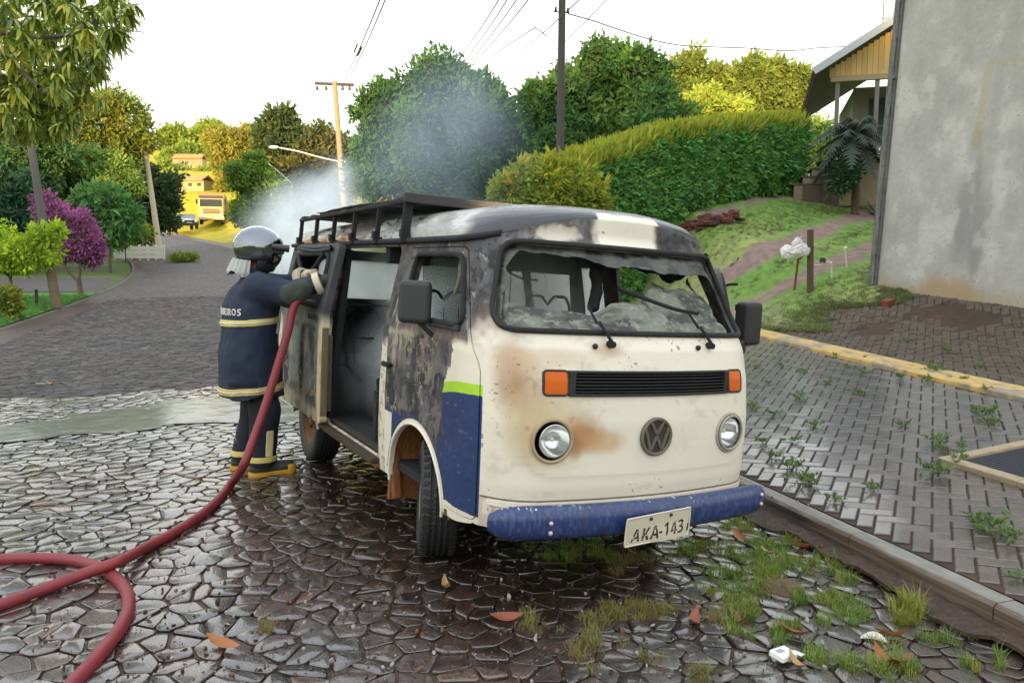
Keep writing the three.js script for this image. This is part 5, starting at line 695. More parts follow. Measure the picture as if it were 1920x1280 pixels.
// palm beside the porch
{
  const b = at(1606, 358, 20.9), pd = 20.9, top = at(1600, 252, pd); b.y = ground(b.x, b.z); const t = thing('palm_tree', 'small dark feathery palm in front of the porch beside the grey wall', 'palm tree', [b.x, b.y, b.z]), h = top.clone().sub(b), r = rng(51);
  mesh('trunk', tube([V(0, -.1, 0), V(h.x * .3 + .02, h.y * .4, 0), h], .10, 16, 9), barkMat, t);
  const pm = phys(.022, .045, .022, .7, { transmission: .2, side: THREE.DoubleSide });
  for (let k = 0; k < 34; k++) { const a = k * 2.4, el = mix(1.3, -.5, k / 33), L = .95 + .35 * r(), pos = [], ix = [], N = 15; const dir = V(Math.cos(a), 0, Math.sin(a)), P = s => h.clone().addScaledVector(dir, L * s * Math.cos(el) * .95).add(V(0, L * (s * Math.sin(el) - .62 * s * s), 0)), side = V(-dir.z, 0, dir.x);
    for (let i = 1; i <= N; i++) for (const sg of [-1, 1]) { const s = i / N, c = P(s), l = .34 * Math.sin(Math.PI * Math.min(1, s * .86 + .12)), e = c.clone().addScaledVector(side, sg * l * .85).add(V(0, -.14 - .1 * r(), 0)).addScaledVector(dir, .14), m = P(Math.min(1, s + .075)).add(V(0, -.01, 0)), q = pos.length / 3; pos.push(...c.toArray(), ...m.toArray(), ...e.toArray()); ix.push(q, q + 1, q + 2); }
    const g = new THREE.BufferGeometry(); g.setAttribute('position', new THREE.Float32BufferAttribute(pos, 3)); g.setIndex(ix); g.computeVertexNormals(); mesh('frond', [g, tube([P(0), P(.35), P(.7), P(1)], .009, 10, 4)], pm, t); }
}
// left side of the street
tree('dark_tree', 'dark dense tree at the left edge behind the grey pole', LB(39, [20, 330, 70], [-60, 300, 100], [90, 285, 50], [60, 350, 50], [-20, 420, 80]), 3000, 'broad', .85, green([.03, .07, .025], [.07, .13, .03], .2), 61, { r: .2 });
tree('olive_tree', 'tall yellowish tree with orange tinted top on the left skyline', LB(50, [232, 224, 46], [180, 240, 52], [268, 258, 24], [130, 225, 52], [200, 290, 56], [246, 290, 34], [90, 200, 60], [215, 195, 24], [165, 200, 22]), 2600, 'broad', .8, green([.07, .10, .02], [.20, .19, .025], .45), 62, { r: .25 });
tree('leafy_tree', 'mid green tree behind the purple tree on the left', LB(42, [150, 325, 52], [212, 335, 44], [110, 370, 46], [190, 385, 42], [245, 345, 24], [100, 310, 40]), 2600, 'broad', .72, green([.06, .12, .03], [.19, .24, .04], .35), 63, { r: .2 });
tree('broad_leaved_shrub', 'dark shrub with broad hanging leaves right of the purple tree', LB(38, [205, 395, 30], [185, 375, 26], [232, 415, 26], [205, 436, 26], [176, 420, 24]), 620, 'big', .85, green([.04, .11, .035], [.12, .20, .05]), 64, { cat: 'shrub', r: .07 });
tree('lime_shrub', 'low yellow-green shrub above the white fence', LB(46, [232, 440, 22, 14], [255, 434, 14, 10], [212, 446, 16, 12]), 260, 'fine', 2.2, green([.16, .2, .02], [.26, .26, .03]), 65, { cat: 'shrub', r: .04 });
tree('dark_shrub', 'dark shrubs behind the leaning pole with the lamp', LB(55, [300, 360, 38], [312, 392, 18], [270, 385, 40], [308, 415, 22], [250, 420, 40]), 800, 'broad', 1.2, green([.018, .05, .02], [.06, .085, .025], .2), 66, { cat: 'shrub', r: .1 });
{
  const whiteBark = std(.52, .43, .34, .9, { map: concTex, bumpMap: mudBump, bumpScale: .01 });
  const base = onGround(152, 556), L = LB(-base.z + .2, [132, 434, 28], [158, 456, 24], [104, 408, 22], [163, 478, 15], [84, 384, 13], [128, 470, 18], [176, 468, 10], [148, 424, 18]);
  const t = tree('purple_tree', 'small tree covered in purple blossom with a pale forked trunk on the verge', L, 1500, 'fine', 1.35, (p, r) => { const k = .7 + .7 * r(), g = r() < .18; return g ? [.06 * k, .10 * k, .03 * k] : [.40 * k, .13 * k, .31 * k]; }, 67, { trunk: false, x: base.x, z: base.z });
  const w = (u, v) => at(u, v, -base.z).sub(t.position); mesh('trunk', [rod(V(0, -.1, 0), w(147, 525), .09, .075), rod(w(147, 527), w(150, 498), .06, .045), rod(w(147, 528), w(124, 508), .05, .035), rod(w(150, 500), w(158, 450), .045, .02), rod(w(125, 509), w(105, 440), .035, .015), rod(w(150, 500), w(130, 430), .03, .012)], whiteBark, t);
  tree('lime_leaved_tree', 'young tree with bright yellow-green leaves at the left edge', LB(21.5, [22, 475, 40, 30], [78, 455, 30, 34], [58, 488, 28, 20], [-15, 452, 50, 40], [100, 482, 13], [104, 434, 13], [26, 500, 20, 12]), 620, 'big', .36, green([.15, .20, .015], [.34, .35, .02]), 68, { r: .05, x: at(30, 560, 21.5).x, bias: .9 });
  tree('low_bush', 'small yellow-green bush at the foot of the left edge trees', LB(18.5, [10, 560, 15], [20, 572, 9]), 110, 'broad', .5, green([.10, .12, .02], [.22, .19, .02]), 69, { cat: 'bush', r: .03 });
  tree('evergreen_tree', 'blue-green dark tree behind the lime leaved tree at the left edge', LB(37, [22, 415, 50], [40, 378, 44], [-40, 420, 80], [62, 440, 26], [0, 360, 46]), 1500, 'broad', .9, green([.014, .045, .024], [.03, .08, .035]), 70, { r: .12 });
}
// middle distance, down the street
tree('street_tree', 'tall green tree at the right of the parked truck', LB(62, [462, 340, 30], [478, 392, 36], [498, 360, 34], [458, 402, 22], [505, 405, 30], [476, 312, 22]), 1400, 'broad', 1.15, green([.05, .10, .02], [.15, .20, .025], .2), 71, { r: .2 });
tree('dark_palm_like_tree', 'tall dark spiky topped tree beyond the long lamp arm', LB(80, [522, 245, 30], [545, 268, 36], [520, 290, 36], [505, 262, 20], [560, 300, 36], [535, 222, 16]), 800, 'broad', 1.9, green([.02, .045, .02], [.06, .075, .02], .2), 72, { r: .25 });
tree('dusky_tree', 'dusky trees between the spiky tree and the wooden pole', LB(74, [592, 292, 36], [622, 300, 36], [600, 258, 24], [575, 340, 50], [625, 345, 50], [540, 345, 40], [640, 280, 20]), 1100, 'broad', 1.7, green([.025, .05, .018], [.09, .07, .02], .35), 73, { r: .25 });
tree('rusty_tree', 'rust coloured sunlit trees above the truck', LB(98, [432, 300, 34], [410, 264, 22], [448, 268, 28], [475, 300, 30], [488, 268, 24], [440, 340, 26], [470, 335, 26]), 1700, 'broad', 1.7, green([.17, .15, .03], [.25, .20, .035]), 74, { r: .3 });
tree('hill_tree', 'round sunlit tree on the far hilltop, left of the others', LB(185, [330, 258, 24, 18], [306, 275, 22]), 260, 'far', 1.6, green([.14, .17, .03], [.20, .23, .035]), 75, { group: 'trees on the far hilltop', r: .3 });
tree('hill_tree', 'dark round tree on the far hilltop above the sunlit houses', LB(185, [395, 250, 26, 20], [375, 268, 20], [420, 262, 20]), 320, 'far', 1.6, green([.14, .17, .03], [.20, .23, .035]), 76, { group: 'trees on the far hilltop', r: .3 });
tree('hill_tree', 'sunlit trees on the far hillside just left of the rust coloured trees', LB(150, [335, 300, 30, 16], [385, 325, 26, 14], [355, 285, 24, 14]), 420, 'far', 1.2, green([.14, .17, .03], [.20, .23, .035]), 77, { group: 'trees on the far hilltop', r: .2 });
tree('hill_tree', 'golden trees on the far slope between the small houses', LB(128, [325, 326, 18, 14], [392, 330, 22, 16], [352, 328, 12, 8], [308, 318, 16, 14]), 420, 'far', .9, green([.14, .17, .03], [.20, .23, .035]), 83, { group: 'trees on the far hilltop', r: .2 });
tree('hedgerow', 'low bushes at the near foot of the sunlit field', LB(105, [330, 352, 16, 8], [380, 352, 20, 8], [430, 356, 24, 10]), 260, 'far', .8, green([.14, .17, .03], [.20, .23, .035]), 78, { cat: 'bush', r: .08 });
tree('pink_bush', 'pink flowering bush seen through smoke beside the firefighter helmet', LB(33, [522, 447, 12, 8], [537, 452, 9, 6]), 120, 'fine', 1.3, (p, r) => [.5, .06, .12].map(k => k * (.7 + .5 * r())), 79, { cat: 'bush', r: .03 });
tree('verge_grass_bush', 'low grassy clump at the corner of the side street', LB(47, [340, 484, 24, 5], [358, 481, 12, 5]), 240, 'fine', 1.0, green([.09, .14, .02], [.2, .2, .03]), 80, { cat: 'bush', trunk: false });
// trees on the rise behind the camera: they keep the low sun off the street
for (let k = 0; k < 15; k++) { const x = -92 + k * 7.4, z = 100 + 7 * Math.sin(k * 2.1), g = ground(x, z), h = 6.2 + 1.2 * Math.sin(k * 1.7) + (x > -34 ? 2 : 0); tree('ridge_tree', 'dense tree on the rise that shades the street', [[x, g + h * .6, z, 4.6, h * .5], [x + 1.5, g + h * .35, z + 1, 4.4, h * .42], [x - 2, g + h * .3, z - 1, 4.2, h * .4]], 420, 'huge', .8, green(DK, MD), 100 + k, { group: 'trees on the rise behind the street', r: .3 }); }

// mango tree overhanging from the left: long drooping leaves in whorls, the nearest as single leaves
{
  const t0 = onGround(-260, 640), t = thing('mango_tree', 'overhanging tree with long drooping yellow-green leaves in the top left corner', 'tree', [t0.x, t0.y, t0.z]); const off = p => p.sub(t.position); const r = rng(91);
  const leaf = (L, w, bendK, seed) => { const q = rng(seed), pos = [], ix = [], uv = [], N = 6; for (let i = 0; i <= N; i++) { const s = i / N, ww = w * Math.pow(Math.sin(Math.PI * Math.min(.999, Math.pow(s, .8) * .97 + .015)), .8), y = -bendK * s * s * L, wav = .006 * Math.sin(s * 12 + seed); pos.push(-ww, y + ww * .45 + wav, s * L, 0, y, s * L, ww, y + ww * .45 - wav, s * L); uv.push(0, s, .5, s, 1, s); } for (let i = 0; i < N; i++) for (let k = 0; k < 2; k++) { const a = i * 3 + k; ix.push(a, a + 3, a + 1, a + 1, a + 3, a + 4); } const g = new THREE.BufferGeometry(); g.setAttribute('position', new THREE.Float32BufferAttribute(pos, 3)); g.setAttribute('uv', new THREE.Float32BufferAttribute(uv, 2)); g.setIndex(ix); g.computeVertexNormals(); return g; };
  const LG = [leaf(.19, .021, .35, 1), leaf(.17, .019, .55, 2), leaf(.21, .022, .2, 3), leaf(.155, .018, .8, 4)];
  const tones = [[.34, .40, .02], [.46, .48, .025], [.20, .30, .025], [.56, .53, .035], [.12, .22, .03]].map(c => phys(...c, .5, { transmission: .34, side: THREE.DoubleSide }));
  const whorl = (c, n, list, dark) => { for (let k = 0; k < n; k++) { const a = k * 2.4 + r(), el = mix(.35, -1.15, Math.pow(r(), .8)), d = V(Math.cos(a) * Math.cos(el), Math.sin(el), Math.sin(a) * Math.cos(el)); const m = new THREE.Matrix4().lookAt(d, V(0, 0, 0), V(r() * .6 - .3, 1, r() * .6 - .3)); m.setPosition(c.x, c.y, c.z); list.push([m, .8 + .5 * r(), dark]); } };
  const front = [], back = [];
  const W = [[20, 40], [60, 30], [110, 50], [150, 40], [50, 80], [90, 95], [140, 85], [20, 110], [60, 130], [100, 140], [125, 120], [10, 70], [180, 25], [205, 10], [95, 165], [30, 165], [5, 200], [140, 60], [75, 10], [130, 8], [8, 10], [40, 55], [165, 60], [115, 170], [10, 215]];
  for (const [u, v] of W) whorl(off(at(u + (r() - .5) * 12, v + (r() - .5) * 10, 8.2 + r() * 1.2)), 20, front, false);
  for (let k = 0; k < 480; k++) { const u = mix(-160, 235, r()), v = mix(-40, 250, Math.pow(r(), .8)); if (v > 268 - Math.max(0, u - 90) * .95 || (u > 190 && v > 90) || (u > 150 && v > 150)) continue; whorl(off(at(u, v, 10 + r() * 2.2)), 17, back, true); }
  for (const [u, v] of [[215, 30], [235, 15], [195, 70], [170, 100], [205, 55], [180, 125], [160, 170], [130, 215], [190, 185], [150, 200], [250, 8], [100, 230], [60, 235], [20, 245]]) whorl(off(at(u, v, 10.2)), 13, back, true);
  front.sort((a, b) => a[0].elements[14] < b[0].elements[14] ? 1 : -1);
  front.forEach(([m, s], i) => { const g = LG[i % 4], mt = tones[Math.floor(r() * 5)]; if (i < 296) { const o = mesh('leaf', g, mt, t); o.applyMatrix4(m); o.scale.setScalar(s); } else back.push([m, s, false]); });
  const by = [[], [], [], []]; back.forEach((b, i) => by[i % 4].push(b));
  by.forEach((L, i) => { const im = new THREE.InstancedMesh(LG[i], glossLeaf, L.length); im.name = 'foliage'; L.forEach(([m, s, dark], k) => { im.setMatrixAt(k, m.clone().scale(V(s, s, s))); const q = .6 + .7 * r(), t3 = r(), c = [mix(.10, .42, t3) * q, mix(.19, .46, t3) * q, .027 * q]; im.setColorAt(k, new THREE.Color().setRGB(...c)); }); im.userData.kind = 'stuff'; t.add(im); });
  const B = (...p) => tube(p.map(([u, v, d]) => off(at(u, v, d))), .022, 40, 7); mesh('branch', B([-260, 120, 10], [-60, 90, 9.4], [15, 105, 9], [45, 140, 8.7], [72, 162, 8.5]), barkMat, t); mesh('branch', B([-200, 60, 10], [-20, 60, 9.5], [80, 70, 9], [140, 60, 9], [190, 30, 9.6]), barkMat, t); mesh('branch', B([-200, 150, 11], [0, 180, 10.5], [90, 200, 10.4], [140, 195, 10.3]), barkMat, t);
  mesh('trunk', rod(V(0, -.2, 0), off(at(-240, 100, 10)), .22, .13, 12), barkMat, t);
}
// ---------------------------------------------------------------- buildings, poles, wires, far vehicles
// grey rendered building on the right: its side stands along the street
const WALL0 = at(1640, 537, 14.1), WDIR = V(-KD[0], 0, -KD[1]).normalize(), WN = V(-WDIR.z, 0, WDIR.x);
{
  const yaw = Math.atan2(-WDIR.z, WDIR.x), gy = ground(WALL0.x, WALL0.z);
  const b = thing('grey_building', 'tall bare grey rendered wall of a building with stains and a faded yellow line', 'building', [WALL0.x, gy - .35, WALL0.z]); b.rotation.set(0, yaw, 0); b.rotateZ(-0.066);
  b.updateMatrixWorld(true); const inv = b.matrixWorld.clone().invert(); const uvOf = (u, v) => { const o = camera.position.clone().applyMatrix4(inv), d = ray(u, v).transformDirection(inv); const t = -o.z / d.z; return [o.x + d.x * t, o.y + d.y * t]; };
  const A = uvOf(1855, 118), Bq = uvOf(1925, 112), C = uvOf(1835, 250), S1 = uvOf(1820, 420), S2 = uvOf(1790, 560), S3 = uvOf(1870, 300), R1 = uvOf(1775, 535), base = (x) => mix(uvOf(1660, 540)[1], uvOf(1920, 572)[1], clamp(x / 2.9));
  const L = 7.5, H = 6.6, seg = (x, y, P, Q) => { const dx = Q[0] - P[0], dy = Q[1] - P[1], t = clamp(((x - P[0]) * dx + (y - P[1]) * dy) / (dx * dx + dy * dy)); return Math.hypot(x - P[0] - t * dx, y - P[1] - t * dy); };
  const tex = colorTex(1536, 1400, (u, v) => { const x = u * L, y = v * H, n = fbm(x * 1.1, y * .9, 1, 4), m = fbm(x * 4, y * 3, 2, 4), f = fbm(x * 26, y * 26, 3, 3), dr = fbm(x * 5, y * .7, 4, 4), w = n - .5;
    let k = .82 + .30 * (n - .5) + .22 * (m - .5) + .16 * (f - .5); let c = [.50 * k, .49 * k, .46 * k];
    c = m3(c, [.26, .255, .24], .8 * sst(.95, .45, Math.hypot((x - S1[0] - .1 * (m - .5)) / .42, (y - (S1[1] + .25)) / 1.5) + w * .9 + (dr - .5) * .8)); c = m3(c, [.33, .33, .31], .4 * sst(.58, .76, dr)); c = m3(c, [.60, .585, .55], .4 * sst(.50, .75, m));
    const yl = Math.min(seg(x, y, A, Bq), seg(x, y, A, C)) + (m - .5) * .06; c = m3(c, [.46, .35, .14], .6 * sst(.2, .75, m + .1) * sst(.07, .01, yl - .02 * (y < A[1] - .1)) * sst(.25, .5, f + .2)); c = m3(c, [.36, .29, .16], .55 * sst(.16, .03, seg(x, y, C, [C[0] - .02, C[1] - .12])));
    const b0 = base(x); c = m3(c, [.40, .21, .08], .8 * sst(.42, .05, y - b0 + w * .35) * sst(.75, .35, Math.abs(x - R1[0]) / .9 + (m - .5))); c = m3(c, [.36, .29, .18], .7 * sst(.30, .04, y - b0 + w * .3)); c = m3(c, [.16, .155, .15], .5 * sst(.74, .84, fbm(x * 34, y * 30, 8, 2)) * sst(.45, .6, m)); return c; }, false);
  const wm = std(1, 1, 1, .9, { map: tex, bumpMap: grayTex(512, 512, (u, v) => .5 * tfbm(u, v, 12, 4, 111) + .5 * tfbm(u, v, 90, 3, 112)), bumpScale: .012 });
  const g = new THREE.PlaneGeometry(L, H, 1, 1).translate(L / 2, H / 2, 0); mesh('wall', [g], wm, b);
  const plain = std(.38, .37, .34, .9, { map: null, bumpMap: concBump, bumpScale: .01 });
  mesh('wall_body', [box(L, H, .2, L / 2, H / 2, -.105), box(.2, H, 7, .1, H / 2, -3.7), box(L, H, .2, L / 2, H / 2, -7), box(.2, H, 7, L - .1, H / 2, -3.6)], plain, b);
  const post = std(1, 1, 1, .9, { map: colorTex(64, 512, (u, v) => { const n = fbm(u * 3, v * 30, 2, 4), f = fbm(u * 8, v * 90, 3, 3), k = .7 + .6 * (n - .4); return m3([.26 * k, .265 * k, .25 * k], [.06, .06, .06], .8 * sst(.62, .72, f)); }), bumpMap: concBump, bumpScale: .01 });
  mesh('corner_post', [box(.11, H, .16, -.05, H / 2, -.01, 0, 0, 0, .01), box(.035, H, .05, .03, H / 2, .015), box(.06, .06, .06, .03, uvOf(1702, 142)[1], .05, 0, 0, 0, .02)], post, b);
  mesh('roof', box(L + .8, .18, 8, L / 2, H + .09, -3.6), plain, b);
}
// wooden house with porch up the slope
{
  const fl = at(1650, 296, 22.5).y, O = at(1640, 296, 22.5), h = thing('house', 'yellow board gabled house with open porch and steps beyond the grey wall', 'house', [O.x, fl, O.z]); h.rotation.y = -.30;
  h.updateMatrixWorld(true); const inv = h.matrixWorld.clone().invert(); const loc = (u, v, z = 0) => { const o = camera.position.clone().applyMatrix4(inv), d = ray(u, v).transformDirection(inv), t = (z - o.z) / d.z; return V(o.x + d.x * t, o.y + d.y * t, z); };
  const yel = std(.52, .36, .13, .75), yel2 = std(.46, .32, .12, .75), fas = std(.36, .40, .44, .6), dark = std(.07, .065, .06, .8), wallM = std(.36, .29, .19, .85, { bumpMap: concBump, bumpScale: .01 });
  const e0 = loc(1524, 143), e1 = loc(1694, 34), slope = (e1.y - e0.y) / (e1.x - e0.x), ax = e0.x + 4.4, ay = e0.y + slope * 4.4, D = 7.5, ang = Math.atan(slope), RL = Math.hypot(4.4, slope * 4.4) + .05;
  for (const sg of [1, -1]) { const g = box(RL, .07, D + .9, 0, 0, 0, 0, 0, sg * ang); mesh('roof', g.translate(ax - sg * 2.2, (e0.y + ay) / 2 + .02, -D / 2 + .45), std(.20, .11, .08, .85, { bumpMap: rep(mudBump, 3, 6), bumpScale: .02 }), h);
    mesh('fascia_board', box(RL, .19, .04, 0, 0, 0, 0, 0, sg * ang).translate(ax - sg * 2.2, (e0.y + ay) / 2 - .04, .92), fas, h); mesh('soffit', box(RL - .1, .03, D + .6, 0, 0, 0, 0, 0, sg * ang).translate(ax - sg * 2.2, (e0.y + ay) / 2 - .10, -D / 2 + .42), dark, h); }
  const gb = loc(1570, 150).y; for (let k = 0; k < 60; k++) { const x = e0.x + .42 + k * .135; if (x > ax + 4.0) break; const top = ay - .14 - slope * Math.abs(x - ax); if (top - gb < .03) continue; mesh('board', box(.128, top - gb, .03, x + .065, (top + gb) / 2, .35 + .004 * (k % 2)), k % 3 ? yel : yel2, h); }
  mesh('beam', box(7.9, .15, .12, ax, gb - .05, .36, 0, 0, 0, .01), std(.30, .24, .14, .8), h);
  for (const u of [1568, 1641]) mesh('post', box(.11, gb - .06, .11, loc(u, 200).x, gb / 2 - .02, .30, 0, 0, 0, .01), std(.16, .15, .13, .8), h);
  mesh('porch_floor', box(8, .18, 3.2, ax, -.07, -1.1, 0, 0, 0, .02), wallM, h); mesh('base_wall', box(7.7, 1.6, 3.0, ax + .1, -.95, -1.15), wallM, h);
  mesh('wall', [box(7.4, gb + .4, .15, ax + .6, gb / 2, -2.4), box(.15, gb + .4, 5, ax + 4.2, gb / 2, -4.8), box(.15, gb + .4, 5, ax - 3.0, gb / 2, -4.8)], std(.30, .30, .24, .85), h);
  mesh('door', box(.9, 2.0, .06, loc(1660, 200).x + .3, 1.0, -2.3, 0, 0, 0, .01), std(.05, .07, .08, .5), h); mesh('window', box(1.1, 1.0, .06, loc(1660, 200).x + 1.9, 1.4, -2.3, 0, 0, 0, .01), phys(.12, .15, .17, .1), h);
  const x0 = loc(1520, 330).x - .1, stepM = std(.065, .06, .07, .7), riser = std(.24, .19, .15, .85, { bumpMap: concBump, bumpScale: .01 }); for (let k = 0; k < 4; k++) { const y = -.16 - k * .2, x = loc(1560, 300).x - k * .22; const s = mesh('step', box(.8, .05, 1.0, x, y, .62, 0, 0, 0, .01), stepM, h); mesh('riser', box(.76, 1.2, .96, x + .03, y - .63, .62), riser, s); }
  mesh('low_wall', box(1.15, 1.3, .12, loc(1610, 320).x, -.72, 1.18, 0, 0, 0, .02), wallM, h); mesh('flower_pot', new THREE.LatheGeometry([[0, 0], [.11, 0], [.15, .26], [.13, .26], [.1, .05]].map(p => new THREE.Vector2(...p)), 14).translate(loc(1640, 285).x, .02, .2), std(.75, .74, .72, .6), h);
  const an = at(1656, 45, 25), at_ = thing('antenna', 'thin roof antenna with crossbar above the gabled house', 'antenna', [an.x, an.y - .6, an.z]); const am = std(.12, .12, .12, .5, { metalness: .6 }); mesh('mast', cyl(.02, .015, 1.9, 0, .75, 0, 8), am, at_); mesh('crossbar', rod(V(-.05, .75, 0), V(.6, .8, .1), .012), am, at_); mesh('element', rod(V(.3, .5, 0), V(.3, 1.05, 0), .008), am, at_);
}
// small plants by the porch
{ const b = at(1650, 344, 20.8), t = thing('agave', 'small dark spiky plant at the foot of the porch wall', 'plant', [b.x, ground(b.x, b.z), b.z]), r = rng(9), L = []; for (let k = 0; k < 18; k++) { const a = k * 2.4, el = .3 + r() * .9; L.push(rod(V(0, 0, 0), V(Math.cos(a) * Math.cos(el), Math.sin(el), Math.sin(a) * Math.cos(el)).multiplyScalar(.42 + .2 * r()), .022, .002, 4)); } L.forEach(g => mesh('leaf', g, std(.03, .065, .03, .6), t)); }
tree('porch_shrub', 'dark shrub against the low wall at the porch steps', LB(20.6, [1585, 322, 15, 20], [1578, 338, 12]), 150, 'fine', 1.3, green([.02, .05, .025], [.05, .09, .035]), 82, { cat: 'shrub', trunk: false });
// ---- poles and their fittings
const poleGrey = std(.27, .25, .22, .9, { map: concTex, bumpMap: concBump, bumpScale: .01 }), woodM = std(1, 1, 1, .85, { map: colorTex(64, 512, (u, v) => { const n = fbm(u * 5, v * 60, 3, 4); return [mix(.28, .46, n), mix(.22, .36, n), mix(.14, .22, n)]; }), bumpMap: mudBump, bumpScale: .006 }), steelM = std(.4, .4, .4, .4, { metalness: .7 }), porc = std(.06, .05, .045, .4), galv = std(.55, .56, .56, .45);
function pole(name, label, b, top, r0, r1, mat) { b.y = ground(b.x, b.z); const t = thing(name, label, 'utility pole', b.toArray()), q = top.clone().sub(b); mesh('pole', rod(V(0, -.3, 0), q, r0, r1, 12), mat, t); t.userData.top = undefined; return [t, p => p.sub(b), q]; }
{
  const D = 45, [t, L] = pole('wooden_pole', 'sunlit wooden pole with crossarm and long lamp arm left of the large trees', at(650, 372, D), at(627, 152, D), .19, .13, woodM);
  const P = (u, v, d = D) => L(at(u, v, d)); mesh('crossarm', beam(P(590, 156), P(663, 159), .12, .14), std(.07, .055, .05, .8), t); for (const u of [594, 611, 642, 655]) { const i = mesh('insulator', [cyl(.07, .06, .20, 0, -.14, 0, 10), cyl(.10, .10, .05, 0, -.20, 0, 10)], porc, t); i.position.copy(P(u, 160)); }
  mesh('lamp_arm', tube([P(637, 303), P(600, 295), P(560, 284), P(524, 277)], .045, 30, 8), galv, t); const hd = mesh('lamp_head', new THREE.SphereGeometry(.18, 14, 10).scale(1.6, .55, .8), std(.8, .82, .82, .35), t); hd.position.copy(P(513, 276)); mesh('bracket', box(.35, .25, .25, 0, 0, 0, 0, 0, 0, .03).translate(...P(643, 305).toArray()), galv, t);
  const d2 = 70, [t2, L2] = pole('lamp_post', 'distant lamp post with sloping arm in front of the dusky trees', at(550, 372, d2), at(548, 322, d2), .12, .10, poleGrey); mesh('lamp_arm', tube([L2(at(548, 345, d2)), L2(at(520, 320, d2)), L2(at(498, 303, d2))], .05, 16, 6), galv, t2); mesh('lamp_head', new THREE.SphereGeometry(.2, 12, 8).scale(1.5, .55, .8).translate(...L2(at(490, 305, d2)).toArray()), std(.8, .8, .78, .4), t2);
  const d3 = 50, [t3, L3] = pole('lamp_pole', 'slim leaning grey pole with small lamp beside the white fence', at(302, 482, d3), at(268, 258, d3), .19, .13, std(.52, .45, .32, .85)); mesh('lamp_arm', rod(L3(at(270, 276, d3)), L3(at(282, 274, d3)), .04), galv, t3); mesh('lamp_head', box(.62, .13, .28, 0, 0, 0, 0, 0, 0, .05).translate(...L3(at(287, 273, d3)).toArray()), std(.75, .75, .7, .5), t3); mesh('control_box', box(.25, .2, .2).translate(...L3(at(279, 282, d3)).toArray()), std(.3, .28, .22, .6), t3);
  const c4 = onGround(107, 580), d4 = -c4.z, [t4, L4] = pole('grey_pole', 'leaning grey pole with whitewashed foot on the green verge at left', at(107, 580, d4), at(38, 150, d4), .115, .085, std(.12, .11, .105, .9, { bumpMap: concBump, bumpScale: .01 })); mesh('whitewash', rod(L4(at(106.5, 577, d4)), L4(at(94, 505, d4)),   .123, .118, 12), std(.62, .50, .36, .9, { map: concTex }), t4);
  const d5 = 15.6, [t5, L5] = pole('dark_pole', 'dark slim utility pole standing behind the round lime bush', at(1047, 372, d5), at(1055, -60, d5), .085, .065, std(.075, .068, .065, .85, { bumpMap: concBump, bumpScale: .008 })); for (const [u, v] of [[1042, 18], [1065, 20]]) mesh('insulator', [cyl(.026, .022, .09, 0, 0, 0, 10), cyl(.035, .035, .02, 0, -.03, 0, 10)], porc, t5).position.copy(L5(at(u, v, d5))); mesh('bracket', rod(L5(at(1043, 22, d5)), L5(at(1065, 23, d5)), .012), steelM, t5);
  const st = onGround(68, 577); const sk = thing('stake', 'thin grey stake in the green verge left of the grey pole', 'stake', st.toArray()); mesh('stick', rod(V(0, -.1, 0), at(67, 545, -st.z).sub(st), .045, .04), poleGrey, sk); mesh('cap', new THREE.SphereGeometry(.048, 10, 6, 0, 7, 0, 1.6).translate(...at(67, 545, -st.z).sub(st).toArray()), poleGrey, sk);
}
// ---- wires
{
  const wm = std(.10, .10, .11, .7), wire = (label, pts, r, group) => { const g = tube(pts.map(([u, v, d]) => at(u, v, d)), r, 40, 5); const o = mesh('power_line', g, wm); tag(o, label, 'power line', group); return o; };
  wire('overhead wire rising from the wooden pole, left of the pair', [[646, 150, 45], [672, 95, 32], [712, 0, 19], [722, -30, 17]], .017); wire('overhead wire rising from the wooden pole, right of the pair', [[655, 146, 45], [684, 88, 32], [724, -5, 19], [733, -30, 17]], .017);
  const c = mesh('wire_splice', [rod(at(670, 103, 32), at(678, 88, 31), .05, .04), rod(at(664, 97, 33), at(670, 82, 32), .03)], wm); tag(c, 'dark splice on the pair of wires above the wooden pole', 'wire splice');
  [['first', 848, 128, 941, -10], ['second', 860, 130, 957, -10], ['third', 870, 130, 975, -10], ['fourth', 880, 128, 998, -10]].forEach(([w, u, v, a, b]) => wire(`thin parallel overhead wire above the large tree, ${w} from the left`, [[u, v, 38], [(u + a) / 2 + 1, (v + b) / 2 + 2, 26], [a, b, 16], [a + 14, b - 25, 14]], .013, 'four parallel wires above the large tree'));
  wire('kinked service cable from the large tree to the dark pole', [[868, 132, 38], [935, 95, 28], [998, 55, 20], [1006, 53, 19.5], [1026, 68, 18]], .012); wire('straight wire passing just left of the dark pole', [[930, 134, 36], [1002, 75, 24], [1048, 35, 15.7], [1098, -12, 14]], .010); wire('straight wire passing right of the dark pole', [[1000, 130, 30], [1066, 72, 22], [1145, -8, 15]], .009);
  wire('sagging telephone cable from the dark pole to the gabled house', [[1066, 26, 15.6], [1110, 38, 16.5], [1200, 68, 18], [1270, 84, 19], [1340, 88, 20], [1400, 90, 20.6], [1480, 95, 21.4], [1530, 90, 22], [1588, 87, 22.6]], .012);
}
